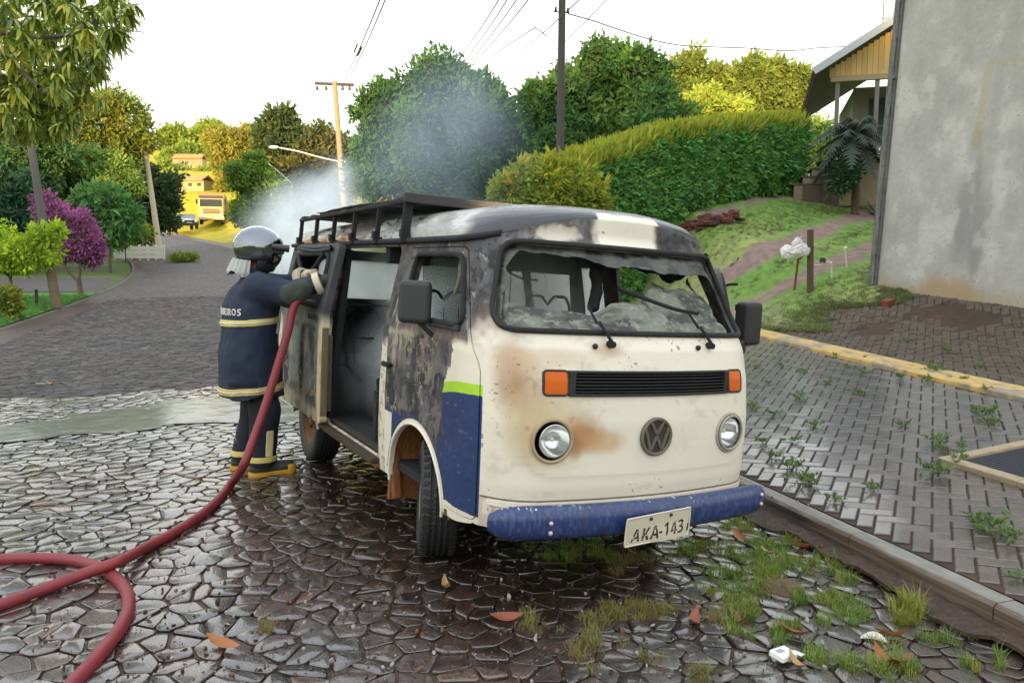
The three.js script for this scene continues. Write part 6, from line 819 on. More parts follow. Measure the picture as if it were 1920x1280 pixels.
// ---- white fence and the far houses
{
  const a = at(214, 480, 48), b = at(306, 482, 49); a.y = ground(a.x, a.z); b.y = ground(b.x, b.z); const t = thing('white_fence', 'low whitewashed board fence at the corner of the side street', 'fence', a.toArray()), q = b.clone().sub(a), wmat = std(.66, .63, .56, .8, { map: null, bumpMap: concBump, bumpScale: .01 });
  for (let k = 0; k < 3; k++) mesh('board', beam(V(0, .18 + k * .25, 0), q.clone().add(V(0, .18 + k * .25, 0)), .05, .225), wmat, t); for (let k = 0; k <= 6; k++) mesh('post', box(.12, .95, .12, q.x * k / 6, q.y * k / 6 + .42, q.z * k / 6 - .07, 0, 0, 0, .01), wmat, t);
  const far = (label, u, v, d, w, hgt, ry, wall, roof, win) => { const p = onGround(u, v), g = p.y, lift = 0, o = thing('far_house', label, 'house', [p.x, g, p.z], 'small houses on the sunlit far hill'); o.rotation.y = ry; const H = hgt + lift; mesh('wall', box(w, H + 1, w * .6, 0, H / 2 - .5, 0), std(...wall, .9), o); for (const s of [1, -1]) mesh('roof', box(w * .42, .16, w + .0, 0, 0, 0, 0, Math.PI / 2, 0).applyMatrix4(new THREE.Matrix4().makeRotationX(s * .42)).translate(0, H + w * .085, s * w * .18), std(...roof, .9), o);
    for (let k = 0; k < win; k++) { const x = (k - (win - 1) / 2) * w / win; const f = mesh('window', box(w * .13, H * .42, .1, x, H * .52, w * .3 + .02), std(.05, .05, .05, .4), o); mesh('frame', [box(w * .15, .07, .12, x, H * .75, w * .3 + .03), box(w * .15, .07, .12, x, H * .29, w * .3 + .03)], std(.5, .45, .35, .8), f); } };
  far('long cream house with wide roof at the top of the far hill', 356, 314, 160, 4.6, 1.3, .1, [.40, .32, .17], [.42, .26, .12], 4); far('small pale house above the sunlit field, behind the truck', 366, 356, 118, 3.6, 1.05, -.2, [.44, .36, .2], [.5, .3, .14], 3); 
}
// ---- parked truck and car far down the street
{
  const glass = phys(.035, .045, .05, .08), tyreM = std(.02, .02, .02, .8), p = at(398, 434, 80), t = thing('truck', 'cream cab-over truck parked facing the camera far down the street', 'truck', [p.x, ground(p.x, p.z) + .02, p.z]); t.rotation.y = .30; const body = phys(.60, .44, .24, .4);
  mesh('cab', [box(2.35, 1.5, 1.7, 0, 1.95, 0, 0, 0, 0, .14), box(2.25, .9, 1.6, 0, 1.0, -.02, 0, 0, 0, .06)], body, t); mesh('windscreen', box(2.05, .78, .05, 0, 2.12, .84, -.05, 0, 0, .05), glass, t); mesh('grille', box(1.5, .42, .05, 0, 1.30, .84), std(.06, .055, .05, .6), t); for (let k = 0; k < 3; k++) mesh('grille_bar', box(1.5, .05, .04, 0, 1.18 + k * .13, .88), std(.5, .42, .3, .4, { metalness: .5 }), t);
  mesh('bumper', box(2.4, .34, .25, 0, .62, .86, 0, 0, 0, .05), std(.55, .48, .36, .5), t); for (const s of [-1, 1]) { mesh('headlight', cyl(.13, .13, .05, s * .88, .98, .82, 16, Math.PI / 2), phys(.8, .75, .6, .1), t); mesh('mirror', box(.16, .42, .08, s * 1.32, 2.2, .6, 0, 0, 0, .02), tyreM, t); mesh('wheel', cyl(.48, .48, .3, 0, 0, 0, 22).rotateZ(Math.PI / 2).translate(s * 1.0, .48, -.1), tyreM, t); mesh('wheel', cyl(.48, .48, .5, 0, 0, 0, 22).rotateZ(Math.PI / 2).translate(s * .95, .48, -4.2), tyreM, t); }
  mesh('sun_visor', box(2.2, .18, .25, 0, 2.66, .86, .4, 0, 0, .02), std(.10, .09, .08, .6), t); mesh('cargo_box', box(2.45, 2.1, 5.2, 0, 2.05, -3.7, 0, 0, 0, .05), std(.30, .22, .15, .8), t); mesh('chassis', box(1.6, .2, 6.4, 0, .85, -2.6), tyreM, t);
  const c = at(348, 439, 76), car = thing('parked_car', 'small dark car parked beside the distant truck', 'car', [c.x, ground(c.x, c.z) + .02, c.z]); car.rotation.y = .55; const sh = new THREE.Shape(); [[-2.0, .35], [2.0, .35], [2.02, .72], [1.55, .85], [.75, .95], [.25, 1.36], [-1.0, 1.40], [-1.75, .98], [-2.02, .88]].forEach((q, i) => i ? sh.lineTo(...q) : sh.moveTo(...q));
  const dk = phys(.018, .02, .025, .22, { clearcoat: 1 }); mesh('body', toCreasedNormals(new THREE.ExtrudeGeometry(sh, { depth: 1.5, bevelEnabled: true, bevelSize: .07, bevelThickness: .08, bevelSegments: 2 }).translate(0, 0, -.75).rotateY(-Math.PI / 2), .7), dk, car); mesh('windscreen', box(1.3, .52, .03, 0, 1.15, .58, -.85, 0, 0, .02), phys(.12, .14, .16, .05), car); for (const s of [-1, 1]) { mesh('side_window', box(.03, .36, 1.5, s * .80, 1.16, -.35, 0, 0, 0, .02), glass, car); mesh('headlight', box(.32, .16, .06, s * .58, .72, 2.06, 0, 0, 0, .03), phys(.8, .8, .8, .1), car); for (const z of [1.25, -1.3]) mesh('wheel', cyl(.31, .31, .2, 0, 0, 0, 20).rotateZ(Math.PI / 2).translate(s * .76, .31, z), tyreM, car); } mesh('number_plate', box(.42, .13, .02, 0, .52, 2.10), std(.6, .6, .58, .5), car); mesh('bumper', box(1.6, .2, .12, 0, .48, 2.06, 0, 0, 0, .05), dk, car);
}
// ---- things on the lawn: post with bag, pipes, brick heap, loose brick
{
  const b0 = onGround(1520, 548), d = -b0.z, t = thing('wooden_post', 'rough brown wooden post on the lawn holding a white plastic bag', 'post', b0.toArray()), L = (u, v, dd = d) => at(u, v, dd).sub(b0), wd = std(.13, .085, .055, .9, { bumpMap: mudBump, bumpScale: .01 });
  mesh('post', beam(V(0, -.15, 0), L(1520, 430), .10, .09, V(0, 0, 1), .012), wd, t); mesh('wire_tie', new THREE.TorusGeometry(.075, .008, 6, 16).rotateX(Math.PI / 2).translate(...L(1520, 463).toArray()), porc, t);
  const s0 = onGround(1489, 545), s = thing('thin_post', 'thin reddish stick standing under the white plastic bag', 'post', s0.toArray()); mesh('stick', rod(V(0, -.1, 0), at(1497, 484, -s0.z).sub(s0), .022, .026), std(.19, .085, .055, .9), s); mesh('fork', rod(at(1497, 487, -s0.z).sub(s0), at(1508, 478, -s0.z).sub(s0), .018, .012), wd, s);
  const c = at(1493, 468, d - .05), cell = .014, f = (x, y, z) => { let q = capsule(x, y, z, [-.16, -.04, 0], [.14, -.01, .0], .12, .11); q = smin(q, Math.hypot((x - .03) * 1.0, y - .10, z * 1.1) - .09, .06); q = smin(q, capsule(x, y, z, [.03, .16, 0], [.0, .24, .02], .035, .012), .05); q = smin(q, capsule(x, y, z, [.06, .16, 0], [.10, .22, .0], .03, .012), .04); const a = Math.atan2(y, x); return q - .016 * Math.sin(fbm(x * 6, y * 6, z * 6, 2) * 34) - .03 * (fbm(x * 9, y * 9, z * 9 + 4, 3) - .5); };
  const bag = thing('plastic_bag', 'white plastic bag tied to the wooden post on the lawn', 'bag', c.toArray()); mesh('bag', nets(f, [-.36, -.24, -.2], [.34, .32, .2], cell), phys(.86, .85, .83, .45, { transmission: .25 }), bag); mesh('knot', nets((x, y, z) => Math.hypot(x - .16, (y - .06) * 1.3, z) - .04 + .012 * Math.sin(x * 90), [.08, -.02, -.08], [.24, .14, .08], .01), phys(.86, .85, .83, .45), bag);
  const p1 = onGround(1590, 502), q1 = thing('white_pipe', 'thin white capped pipe standing in the lawn near the wall corner', 'pipe', p1.toArray()); mesh('pipe', rod(V(0, -.1, 0), at(1586, 466, -p1.z).sub(p1), .02), std(.62, .56, .47, .6), q1); mesh('cap', new THREE.SphereGeometry(.034, 10, 8).translate(...at(1586, 465, -p1.z).sub(p1).toArray()), std(.85, .83, .8, .5), q1);
  const p2 = onGround(1561, 524), q2 = thing('water_meter', 'low bent water pipe with dark blue meter beside the wooden post', 'water meter', p2.toArray()), N = (u, v) => at(u, v, -p2.z).sub(p2); mesh('pipe', tube([V(0, -.1, 0), N(1560, 505), N(1557, 492), N(1550, 492), N(1541, 497), N(1528, 498)], .017, 30, 8), std(.6, .55, .48, .6), q2); mesh('meter', [cyl(.055, .055, .06, 0, 0, 0, 16), cyl(.04, .045, .03, 0, .045, 0, 16)].map(g => g.translate(...N(1543, 489).toArray())), std(.035, .05, .09, .5), q2); mesh('elbow', new THREE.SphereGeometry(.03, 10, 8).translate(...N(1558, 493).toArray()), std(.7, .66, .6, .5), q2);
  const p3 = onGround(1531, 540), q3 = thing('short_stake', 'short pale stake touching the foot of the wooden post', 'stake', p3.toArray()); mesh('stick', rod(V(0, -.1, 0), at(1529, 515, -p3.z).sub(p3), .016), std(.5, .44, .35, .7), q3); mesh('tip', new THREE.SphereGeometry(.018, 8, 6).translate(...at(1529, 514, -p3.z).sub(p3).toArray()), std(.6, .55, .45, .7), q3);
  // heap of old bricks along the path
  const heap = thing('brick_heap', 'loose row of old red bricks edging the path on the lawn', 'bricks', onGround(1320, 428).toArray()), r = rng(33), bg = box(.23, .08, .11, 0, 0, 0, 0, 0, 0, .008), bms = [[.20, .055, .04], [.14, .06, .05], [.11, .05, .045], [.24, .085, .06]].map(c => std(...c, .95, { bumpMap: mudBump, bumpScale: .012 }));
  for (let k = 0; k < 64; k++) { const f = r(), p = onGround(mix(1266, 1382, f) + (r() - .5) * 14, mix(434, 412, f) + (r() - .4) * 12), o = mesh('brick', bg, bms[Math.floor(r() * 4)], heap); o.position.copy(p).sub(heap.position).add(V(0, .03 + r() * .16, 0)); o.rotation.set((r() - .5) * .5, r() * 3, (r() - .5) * .5); }
  const lb = onGround(1666, 572), br = mesh('loose_brick', box(.2, .11, .13, 0, .04, 0, .1, .5, .2, .012), std(.26, .075, .05, .9, { bumpMap: mudBump, bumpScale: .012 })); br.position.copy(lb); tag(br, 'single red brick lying on the worn bricks near the grey wall', 'brick');
}
// ---------------------------------------------------------------- the firefighter, the hose and the smoke
const FF = onGround(486, 884); 
const ff = thing('person', 'firefighter in navy coat with yellow stripes and silver helmet reaching into the sliding door', 'person', FF.toArray());
const FD = V(.93, 0, -.37).normalize(), FR = V(-FD.z, 0, FD.x);                       // the way the figure faces; its right hand side (towards the camera)
const fp = (f, y, r) => V(FD.x * f + FR.x * r, y, FD.z * f + FR.z * r), arr = v => [v.x, v.y, v.z];
const gloveR = at(606, 528, 5.88).sub(FF), gloveL = at(574, 518, 6.12).sub(FF);
{
  const J = { hipR: fp(-.02, .92, .10), hipL: fp(-.02, .92, -.10), kneeR: fp(.05, .50, .11), kneeL: fp(-.0, .49, -.12), ankR: fp(.02, .09, .12), ankL: fp(-.10, .09, -.13), pel: fp(-.03, .95, 0), chest: fp(.00, 1.30, 0), shR: fp(.02, 1.44, .20), shL: fp(.04, 1.44, -.19), neck: fp(.02, 1.53, 0), head: fp(.07, 1.68, 0) };
  J.elR = J.shR.clone().lerp(gloveR, .5).add(V(0, -.075, .03)); J.elL = J.shL.clone().lerp(gloveL, .52).add(V(0, -.06, -.05)); J.wrR = gloveR.clone().lerp(J.elR, .22); J.wrL = gloveL.clone().lerp(J.elL, .25);
  const A = {}; for (const k in J) A[k] = arr(J[k]);
  const bones = [['pel', 'chest', .135, .165], ['chest', 'neck', .15, .06], ['shR', 'shL', .08, .08], ['neck', 'head', .058, .06], ['hipR', 'kneeR', .085, .06], ['kneeR', 'ankR', .055, .04], ['hipL', 'kneeL', .085, .06], ['kneeL', 'ankL', .055, .04], ['shR', 'elR', .058, .045], ['elR', 'wrR', .043, .03], ['shL', 'elL', .058, .045], ['elL', 'wrL', .043, .03]];
  const bodyF = (x, y, z) => { let d = 9; for (const [a, b, r, s] of bones) d = smin(d, capsule(x, y, z, A[a], A[b], r, s), .05); const hx = x - A.head[0], hy = y - A.head[1], hz = z - A.head[2], hf = hx * FD.x + hz * FD.z, hr = hx * FR.x + hz * FR.z; d = smin(d, Math.hypot(hf / .098, (hy + .0) / .118, hr / .078) * .09 - .09, .03); d = smin(d, Math.hypot(hf - .105, hy + .02, hr) - .014, .02); for (const s of [-1, 1]) d = smin(d, Math.hypot((hf + .005) / .02, hy / .03, (hr - s * .078) / .012) * .015 - .015, .008); for (const s of [-1, 1]) d = Math.max(d, -(Math.hypot(hf - .10, hy - .012, hr - s * .032) - .013)); return d; };
  const lo = [-.40, .02, -.55], hi = [1.0, 1.85, .45];
  mesh('body', nets(bodyF, lo, hi, .016), std(.30, .17, .11, .6), ff);
  const fold = (x, y, z, s) => .022 * (fbm(x * 7, y * 4.5, z * 7 + s, 3) - .5);
  // trousers
  const trou = (x, y, z) => { let d = smin(capsule(x, y, z, A.hipR, A.kneeR, .135, .105), capsule(x, y, z, A.kneeR, arr(J.ankR.clone().add(V(0, .03, 0))), .105, .10), .05); const e = smin(capsule(x, y, z, A.hipL, A.kneeL, .135, .105), capsule(x, y, z, A.kneeL, arr(J.ankL.clone().add(V(0, .03, 0))), .105, .10), .05); d = smin(d, e, .03); return Math.max(d + fold(x, y, z, 1) * 1.3, y - .95, .075 - y); };
  const navy = std(.008, .011, .020, .85, { bumpMap: grayTex(128, 128, (u, v) => tfbm(u, v, 40, 2, 121)), bumpScale: .002 }), navy2 = std(.014, .024, .052, .8, { bumpMap: grayTex(128, 128, (u, v) => tfbm(u, v, 40, 2, 122)), bumpScale: .002 });
  mesh('trousers', nets(trou, [-.40, .05, -.45], [.35, .98, .40], .014), navy, ff);
  // coat: flared body, two sleeves
  const spine = y => fp(lerpT(y, [.62, .95, 1.30, 1.46], [-.03, -.045, -.015, .01]), y, 0), coat = (x, y, z) => { const c = spine(y), dx = x - c.x, dz = z - c.z, f = dx * FD.x + dz * FD.z, r = dx * FR.x + dz * FR.z; const a = lerpT(y, [.60, .80, 1.05, 1.30, 1.42, 1.50, 1.58], [.235, .225, .21, .21, .178, .10, .07]), b = lerpT(y, [.60, .80, 1.05, 1.30, 1.42, 1.50, 1.58], [.278, .276, .268, .272, .23, .12, .08]); let d = (Math.hypot(f / a, r / b) - 1) * Math.min(a, b) * .92; d = Math.max(d, .61 + .015 * Math.sin(f * 20) - y, y - 1.57); 
    let s = smin(capsule(x, y, z, A.shR, A.elR, .115, .088), capsule(x, y, z, A.elR, A.wrR, .088, .076), .04); s = Math.min(s, smin(capsule(x, y, z, A.shL, A.elL, .115, .095), capsule(x, y, z, A.elL, A.wrL, .095, .075), .04)); return smin(d, s, .06) + fold(x, y, z, 2) * 2.0 + .008 * Math.sin(y * 55 + f * 18) * sst(.2, .45, Math.abs(f) + Math.max(0, x * 0)); };
  const cst = nets(coat, [-.42, .55, -.6], [1.0, 1.62, .50], .0125), cp = cst.attributes.position; mesh('coat', cst, navy2, ff);
  const band = (y0, y1, tilt, off) => nets((x, y, z) => { const q = y - tilt * (x * FD.x + z * FD.z), c = spine(y), m = Math.hypot(x - c.x, z - c.z); return Math.max(coat(x, y, z) - off, q - y1, y0 - q, m - .42); }, [-.45, y0 - .1, -.45], [.45, y1 + .1, .45], .0095);
  const yelB = std(.62, .54, .16, .5), silB = std(.66, .62, .48, .4);
  mesh('reflective_band', band(1.155, 1.205, .05, .006), yelB, ff); mesh('reflective_band', band(.645, .700, .05, .006), std(.62, .46, .16, .5), ff); mesh('band_stripe', band(.664, .682, .05, .010), silB, ff); mesh('band_stripe', band(1.172, 1.190, .05, .010), silB, ff);
  for (const [a, b, r, m] of [['elR', 'wrR', .006, std(.052, .065, .056, .9)]]) mesh('elbow_pad', nets((x, y, z) => { const P = V(x, y, z), u = J.wrR.clone().sub(J.elR), L = u.length(); u.normalize(); const q = P.sub(J.elR).dot(u); const w = P.clone().addScaledVector(u, -q); return Math.max(coat(x, y, z) - .007, Math.hypot(Math.max(0, Math.abs(q - L * .30) - .05), (y - mix(A.elR[1], A.wrR[1], q / L)) * .95) - .068, A.elR[2] - .02 - z); }, arr(J.elR.clone().sub(V(.2, .2, .2))), arr(J.wrR.clone().add(V(.15, .2, .25))), .0095), m, ff);
  const cuff = (W, E) => nets((x, y, z) => { const u = W.clone().sub(E).normalize(), q = V(x, y, z).sub(W).dot(u); return Math.max(capsule(x, y, z, arr(W.clone().addScaledVector(u, -.05)), arr(W.clone().addScaledVector(u, .05)), .088, .082), q - .045, -.005 - q); }, arr(W.clone().sub(V(.15, .15, .15))), arr(W.clone().add(V(.15, .15, .15))), .008); mesh('cuff', cuff(J.wrR, J.elR), std(.62, .56, .40, .6), ff); mesh('cuff', cuff(J.wrL, J.elL), std(.62, .56, .40, .6), ff);
  mesh('pocket_flap', nets((x, y, z) => { const c = spine(y), a = (x - c.x) * FR.x + (z - c.z) * FR.z, f = (x - c.x) * FD.x + (z - c.z) * FD.z; return Math.max(coat(x, y, z) - .010, y - .745, .715 - y, Math.abs(f + .08) - .10, -a); }, [-.45, .68, -.1], [.4, .78, .45], .008), navy, ff);
  // gloves: palm and five fingers closed round what they hold
  const glove = (c, dir, up, col) => { const d = dir.clone().normalize(), s = up.clone().cross(d).normalize(), u = d.clone().cross(s), P = (a, b, e) => arr(c.clone().addScaledVector(d, a).addScaledVector(s, b).addScaledVector(u, e)); const seg = []; [[-.036, .088], [-.012, .098], [.012, .092], [.036, .075]].forEach(([b, L]) => { const k0 = P(.045, b, .01), k1 = P(.045 + L * .42, b, .012), k2 = P(.045 + L * .52, b * .95, -.028), k3 = P(.045 + L * .25, b * .9, -.052); seg.push([k0, k1, .0135, .0125], [k1, k2, .0125, .0115], [k2, k3, .0115, .010]); }); seg.push([P(-.005, .045, -.012), P(.035, .066, -.030), .016, .0135], [P(.035, .066, -.030), P(.066, .048, -.045), .0135, .011]);
    return nets((x, y, z) => { let q = smin(capsule(x, y, z, P(-.05, 0, 0), P(.02, 0, .004), .040, .040), capsule(x, y, z, P(.03, -.026, .004), P(.03, .026, .004), .024, .024), .03); for (const [a, b, r, t] of seg) q = smin(q, capsule(x, y, z, a, b, r, t), .006); return q; }, arr(c.clone().sub(V(.15, .15, .15))), arr(c.clone().add(V(.16, .15, .15))), .0055); };
  mesh('glove', glove(gloveR, gloveR.clone().sub(J.elR).add(V(0, .10, 0)), V(0, 1, .2), 0), std(.05, .045, .042, .8), ff); mesh('glove', glove(gloveL, gloveL.clone().sub(J.elL), V(-.1, 1, .1), 0), std(.58, .50, .36, .8), ff);
  // boots
  for (const [a, s, yaw] of [[J.ankR, 1, .10], [J.ankL, -1, -.15]]) { const fd = FD.clone().applyAxisAngle(V(0, 1, 0), yaw), toe = a.clone().addScaledVector(fd, .19), bt = new THREE.Group(); bt.name = 'boot'; ff.add(bt);
    const F = (x, y, z) => { let d = capsule(x, y, z, [a.x, .10, a.z], [a.x, .22, a.z], .072, .078); d = smin(d, capsule(x, y, z, [a.x - fd.x * .05, .055, a.z - fd.z * .05], [toe.x, .05, toe.z], .055, .052), .05); return Math.max(d, .012 - y); }; mesh('upper', nets(F, [Math.min(a.x, toe.x) - .12, .0, Math.min(a.z, toe.z) - .12], [Math.max(a.x, toe.x) + .12, .32, Math.max(a.z, toe.z) + .12], .010), std(.03, .03, .028, .5), bt);
    mesh('sole', nets((x, y, z) => Math.max(F(x, Math.max(y, .035), z) - .010, y - .038, -y), [Math.min(a.x, toe.x) - .14, -.01, Math.min(a.z, toe.z) - .14], [Math.max(a.x, toe.x) + .14, .05, Math.max(a.z, toe.z) + .14], .009), std(.52, .27, .025, .7), bt); mesh('toe_cap', nets((x, y, z) => Math.max(F(x, y, z) - .006, Math.hypot(x - toe.x - fd.x * .02, z - toe.z - fd.z * .02) - .062, y - .075), [toe.x - .12, .0, toe.z - .12], [toe.x + .12, .12, toe.z + .12], .009), std(.55, .32, .03, .6), bt); }
  const tb = (J1, J2, y0, y1, off) => nets((x, y, z) => Math.max(trou(x, y, z) - off, y - y1, y0 - y), [-.4, y0 - .03, -.45], [.35, y1 + .03, .4], .009); mesh('trouser_band', tb(0, 0, .115, .16, .007), std(.58, .46, .15, .5), ff);
  { const zc = J.kneeR.clone().lerp(J.ankR, .5); mesh('trouser_stripe', nets((x, y, z) => { const t = clamp((y - .1) / .4), cx = mix(J.ankR.x, J.kneeR.x, t), cz = mix(J.ankR.z, J.kneeR.z, t), f = (x - cx) * FD.x + (z - cz) * FD.z, r = (x - cx) * FR.x + (z - cz) * FR.z; return Math.max(trou(x, y, z) - .006, y - .36, .16 - y, Math.abs(f - .035) - .028, -r); }, [-.25, .12, -.2], [.35, .40, .4], .009), std(.60, .52, .28, .45), ff); }
  // helmet: polished shell, dark visor and neck guard
  const hq = new THREE.Quaternion().setFromRotationMatrix(new THREE.Matrix4().makeBasis(FR.clone().negate(), V(0, 1, 0), FD)); const hg = new THREE.Group(); hg.name = 'helmet'; ff.add(hg); hg.position.copy(fp(.055, 1.72, 0)); hg.quaternion.copy(hq).multiply(new THREE.Quaternion().setFromEuler(new THREE.Euler(.12, 0, .05)));
  const dome = (o, cut) => (x, y, z) => Math.max((Math.hypot(x / .138, (y - .0) / .160, (z + .008) / .178) - 1) * .13 - o, -(y + .075 - .20 * z * (z < 0 ? 1 : .2)), cut || -9);
  mesh('shell', nets((x, y, z) => Math.max(dome(0)(x, y, z), -(Math.hypot(x / .126, y / .146, (z + .008) / .162) - 1)), [-.16, -.16, -.21], [.16, .19, .2], .008), phys(.21, .225, .26, .12, { metalness: 1 }), hg);
  mesh('crest', nets((x, y, z) => Math.max((Math.hypot(x / .138, y / .169, (z + .008) / .188) - 1) * .13, Math.abs(x) - .016, -(y - .02)), [-.05, 0, -.21], [.05, .19, .2], .007), phys(.80, .82, .86, .18, { metalness: 1 }), hg);
  mesh('visor', nets((x, y, z) => Math.max((Math.hypot(x / .138, (y + .03) / .150, (z - .0) / .172) - 1) * .13, .045 - z, y - .052, -.155 - y, -((Math.hypot(x / .12, (y + .03) / .14, z / .158) - 1))), [-.16, -.19, .02], [.16, .09, .2], .008), phys(.012, .012, .014, .08, { clearcoat: 1 }), hg);
  mesh('rim_band', nets((x, y, z) => Math.max((Math.hypot(x / .144, y / .167, (z + .008) / .185) - 1) * .13, Math.abs(y + .070 - .20 * z * (z < 0 ? 1 : .2)) - .014, z - .06), [-.17, -.13, -.22], [.17, .02, .12], .007), std(.02, .02, .022, .4), hg);
  for (const s of [-1, 1]) mesh('side_mount', [cyl(.032, .036, .03, 0, 0, 0, 16).rotateZ(Math.PI / 2).translate(s * .138, -.005, .055), box(.028, .035, .12, s * .140, .0, .11, 0, 0, 0, .01)], std(.03, .03, .033, .35), hg);
  mesh('lamp', [cyl(.022, .026, .11, 0, 0, 0, 14, Math.PI / 2).translate(-.155, .03, .13), cyl(.028, .028, .02, 0, 0, 0, 14, Math.PI / 2).translate(-.155, .03, .19)], std(.03, .03, .032, .4), hg);
  mesh('cheek_guard', nets((x, y, z) => Math.max((Math.hypot(x / .122, (y + .10) / .13, z / .135) - 1) * .12, y + .05, -.02 - z + .05 * 0, -(Math.hypot(x / .105, (y + .1) / .2, z / .12) - 1)), [-.15, -.24, -.05], [.15, -.03, .17], .008), std(.012, .012, .014, .5), hg);
  mesh('neck_curtain', nets((x, y, z) => { const k = clamp((-.05 - y) / .14), R = mix(.122, .128, k); return Math.max(Math.abs(Math.hypot(x / R, (z + .02 + .045 * k) / (R * 1.15)) - 1) * .12 - .006 + .003 * Math.sin(Math.atan2(x, z) * 26), y + .09, -.205 - y + .02 * Math.sin(x * 60), z + .06); }, [-.19, -.23, -.26], [.19, -.03, .06], .007), phys(.36, .37, .36, .42, { metalness: .5 }), hg);
  // collar
  mesh('collar', nets((x, y, z) => { const c = fp(.015, y, 0), m = Math.hypot(x - c.x, z - c.z); return Math.max(Math.abs(m - .088 - .03 * (1.56 - y)) - .012, y - 1.585, 1.48 - y); }, [-.16, 1.46, -.16], [.18, 1.62, .16], .009), navy2, ff);
  // lettering across the back
  const font = await new FontLoader().loadAsync('fonts/droid/droid_sans_bold.typeface.json'), txt = 'BOMBEIROS', back = FD.clone().negate(); let acc = 0; const lm = std(.66, .66, .66, .6), HS = .066;
  const adv = txt.split('').map(c => font.data.glyphs[c].ha / font.data.resolution * HS * .80), W = adv.reduce((a, b) => a + b); txt.split('').forEach((ch, i) => { const g = new TextGeometry(ch, { font, size: HS * .75, depth: .004, curveSegments: 3, bevelEnabled: false }), p = g.attributes.position; for (let k = 0; k < p.count; k++) { const a = acc + p.getX(k) - W / 2, y = 1.232 + p.getY(k), th = a / .25 + .40, dir = back.clone().multiplyScalar(Math.cos(th)).addScaledVector(FR, Math.sin(th)); const c = spine(y); let lo = 0, hi = .45; for (let q = 0; q < 22; q++) { const m = (lo + hi) / 2; coat(c.x + dir.x * m, y, c.z + dir.z * m) < 0 ? lo = m : hi = m; } const R = lo + .004 + p.getZ(k); p.setXYZ(k, c.x + dir.x * R, y, c.z + dir.z * R); } g.computeVertexNormals(); mesh('letter', g, lm, ff); acc += adv[i]; });
  // white strap at the front edge of the coat
  mesh('strap', nets((x, y, z) => { const c = spine(y), f = (x - c.x) * FD.x + (z - c.z) * FD.z, r = (x - c.x) * FR.x + (z - c.z) * FR.z; return Math.max(coat(x, y, z) - .012, Math.abs(r - .10) - .018, -f, y - 1.26, 1.08 - y); }, [-.1, 1.05, -.25], [.4, 1.29, .35], .008), std(.62, .62, .60, .6), ff);
}
// ---- fire hose: from the hands down to the street, out of the picture at left and back round in a loop
{
  const G = (u, v, l = .03) => onGround(u, v, l), A = [at(600, 540, 5.92), at(572, 548, 5.86), at(551, 575, 5.80), at(540, 620, 5.74), at(522, 680, 5.66), at(500, 752, 5.56), at(478, 815, 5.44), at(458, 868, 5.28), G(432, 908, .04), G(395, 950), G(340, 990), G(280, 1022), G(215, 1055, .085), G(150, 1078, .05), G(80, 1105), G(0, 1134), G(-90, 1166), G(-240, 1190), G(-330, 1130), G(-250, 1070), G(-110, 1050), G(0, 1048), G(70, 1046), G(135, 1050), G(180, 1062), G(215, 1082), G(238, 1112), G(240, 1140), G(228, 1172), G(205, 1204), G(170, 1245), G(135, 1282), G(95, 1330), G(40, 1400)];
  const red = phys(1, 1, 1, .42, { map: colorTex(64, 1024, (u, v) => { const n = fbm(u * 6, v * 80, 131, 4), f = fbm(u * 18, v * 260, 132, 2); return m3([.22 * (.7 + .6 * n), .022, .032], [.12, .03, .03], .7 * sst(.55, .75, f * .5 + n * .5)); }), bumpMap: rep(grayTex(64, 64, (u, v) => .5 + .5 * Math.sin(u * 6.283 * 8) * Math.sin(v * 6.283 * 8)), 2, 120), bumpScale: .0015 });
  const g = new THREE.TubeGeometry(new THREE.CatmullRomCurve3(A, false, 'centripetal'), 420, .030, 14, false); const uv = g.attributes.uv; for (let i = 0; i < uv.count; i++) uv.setXY(i, uv.getY(i), uv.getX(i));
  const o = thing('fire_hose', 'long red fire hose snaking over the wet stones to the firefighter', 'hose', [A[8].x, A[8].y, A[8].z]); g.translate(-A[8].x, -A[8].y, -A[8].z); mesh('hose', g, red, o);
  const n0 = A[0].clone().sub(o.position), n1 = at(628, 532, 5.98).sub(o.position); mesh('nozzle', [rod(n0, n0.clone().lerp(n1, .6), .04, .034, 14), rod(n0.clone().lerp(n1, .55), n1, .026, .03, 14)], std(.03, .03, .032, .4), o); mesh('nozzle_grip', tube([n0.clone().lerp(n1, .3).add(V(0, .03, 0)), n0.clone().lerp(n1, .45).add(V(0, .085, 0)), n0.clone().lerp(n1, .75).add(V(0, .07, .0)), n0.clone().lerp(n1, .8)], .012, 20, 8), std(.03, .03, .032, .5), o);
}
// ---- water running over the street, and the smoke
{
  const P = [[-60, 850], [0, 838], [120, 822], [250, 806], [360, 800], [440, 800], [540, 792], [600, 784], [600, 750], [540, 742], [430, 744], [330, 752], [220, 768], [110, 790], [0, 806], [-60, 812]].map(([u, v]) => onGround(u, v)), sd = poly(P.map(p => [p.x, p.z]));
  const x0 = Math.min(...P.map(p => p.x)) - .2, x1 = Math.max(...P.map(p => p.x)) + .2, z0 = Math.min(...P.map(p => p.z)) - .2, z1 = Math.max(...P.map(p => p.z)) + .2;
  const g = panel((x, z) => sd(x, z) + .55 * (fbm(x * 2.4, z * 4, 1, 4) - .5), x0, x1, z0, z1, .07, (x, z) => ({ p: V(x, ground(x, z) + .0145 + .0015 * fbm(x * 5, z * 5, 4, 2), z), n: V(0, 1, 0) }), .003, (x, z) => [x * .5, z * .5]);
  const w = mesh('running_water', g, phys(.34, .36, .33, .13, { transmission: .55, bumpMap: grayTex(512, 512, (u, v) => tfbm(u, v, 8, 5, 141)), bumpScale: .006, ior: 1.5 })); tag(w, 'shallow grey stream of water crossing the stones behind the hose', 'water', null, 'structure');
}
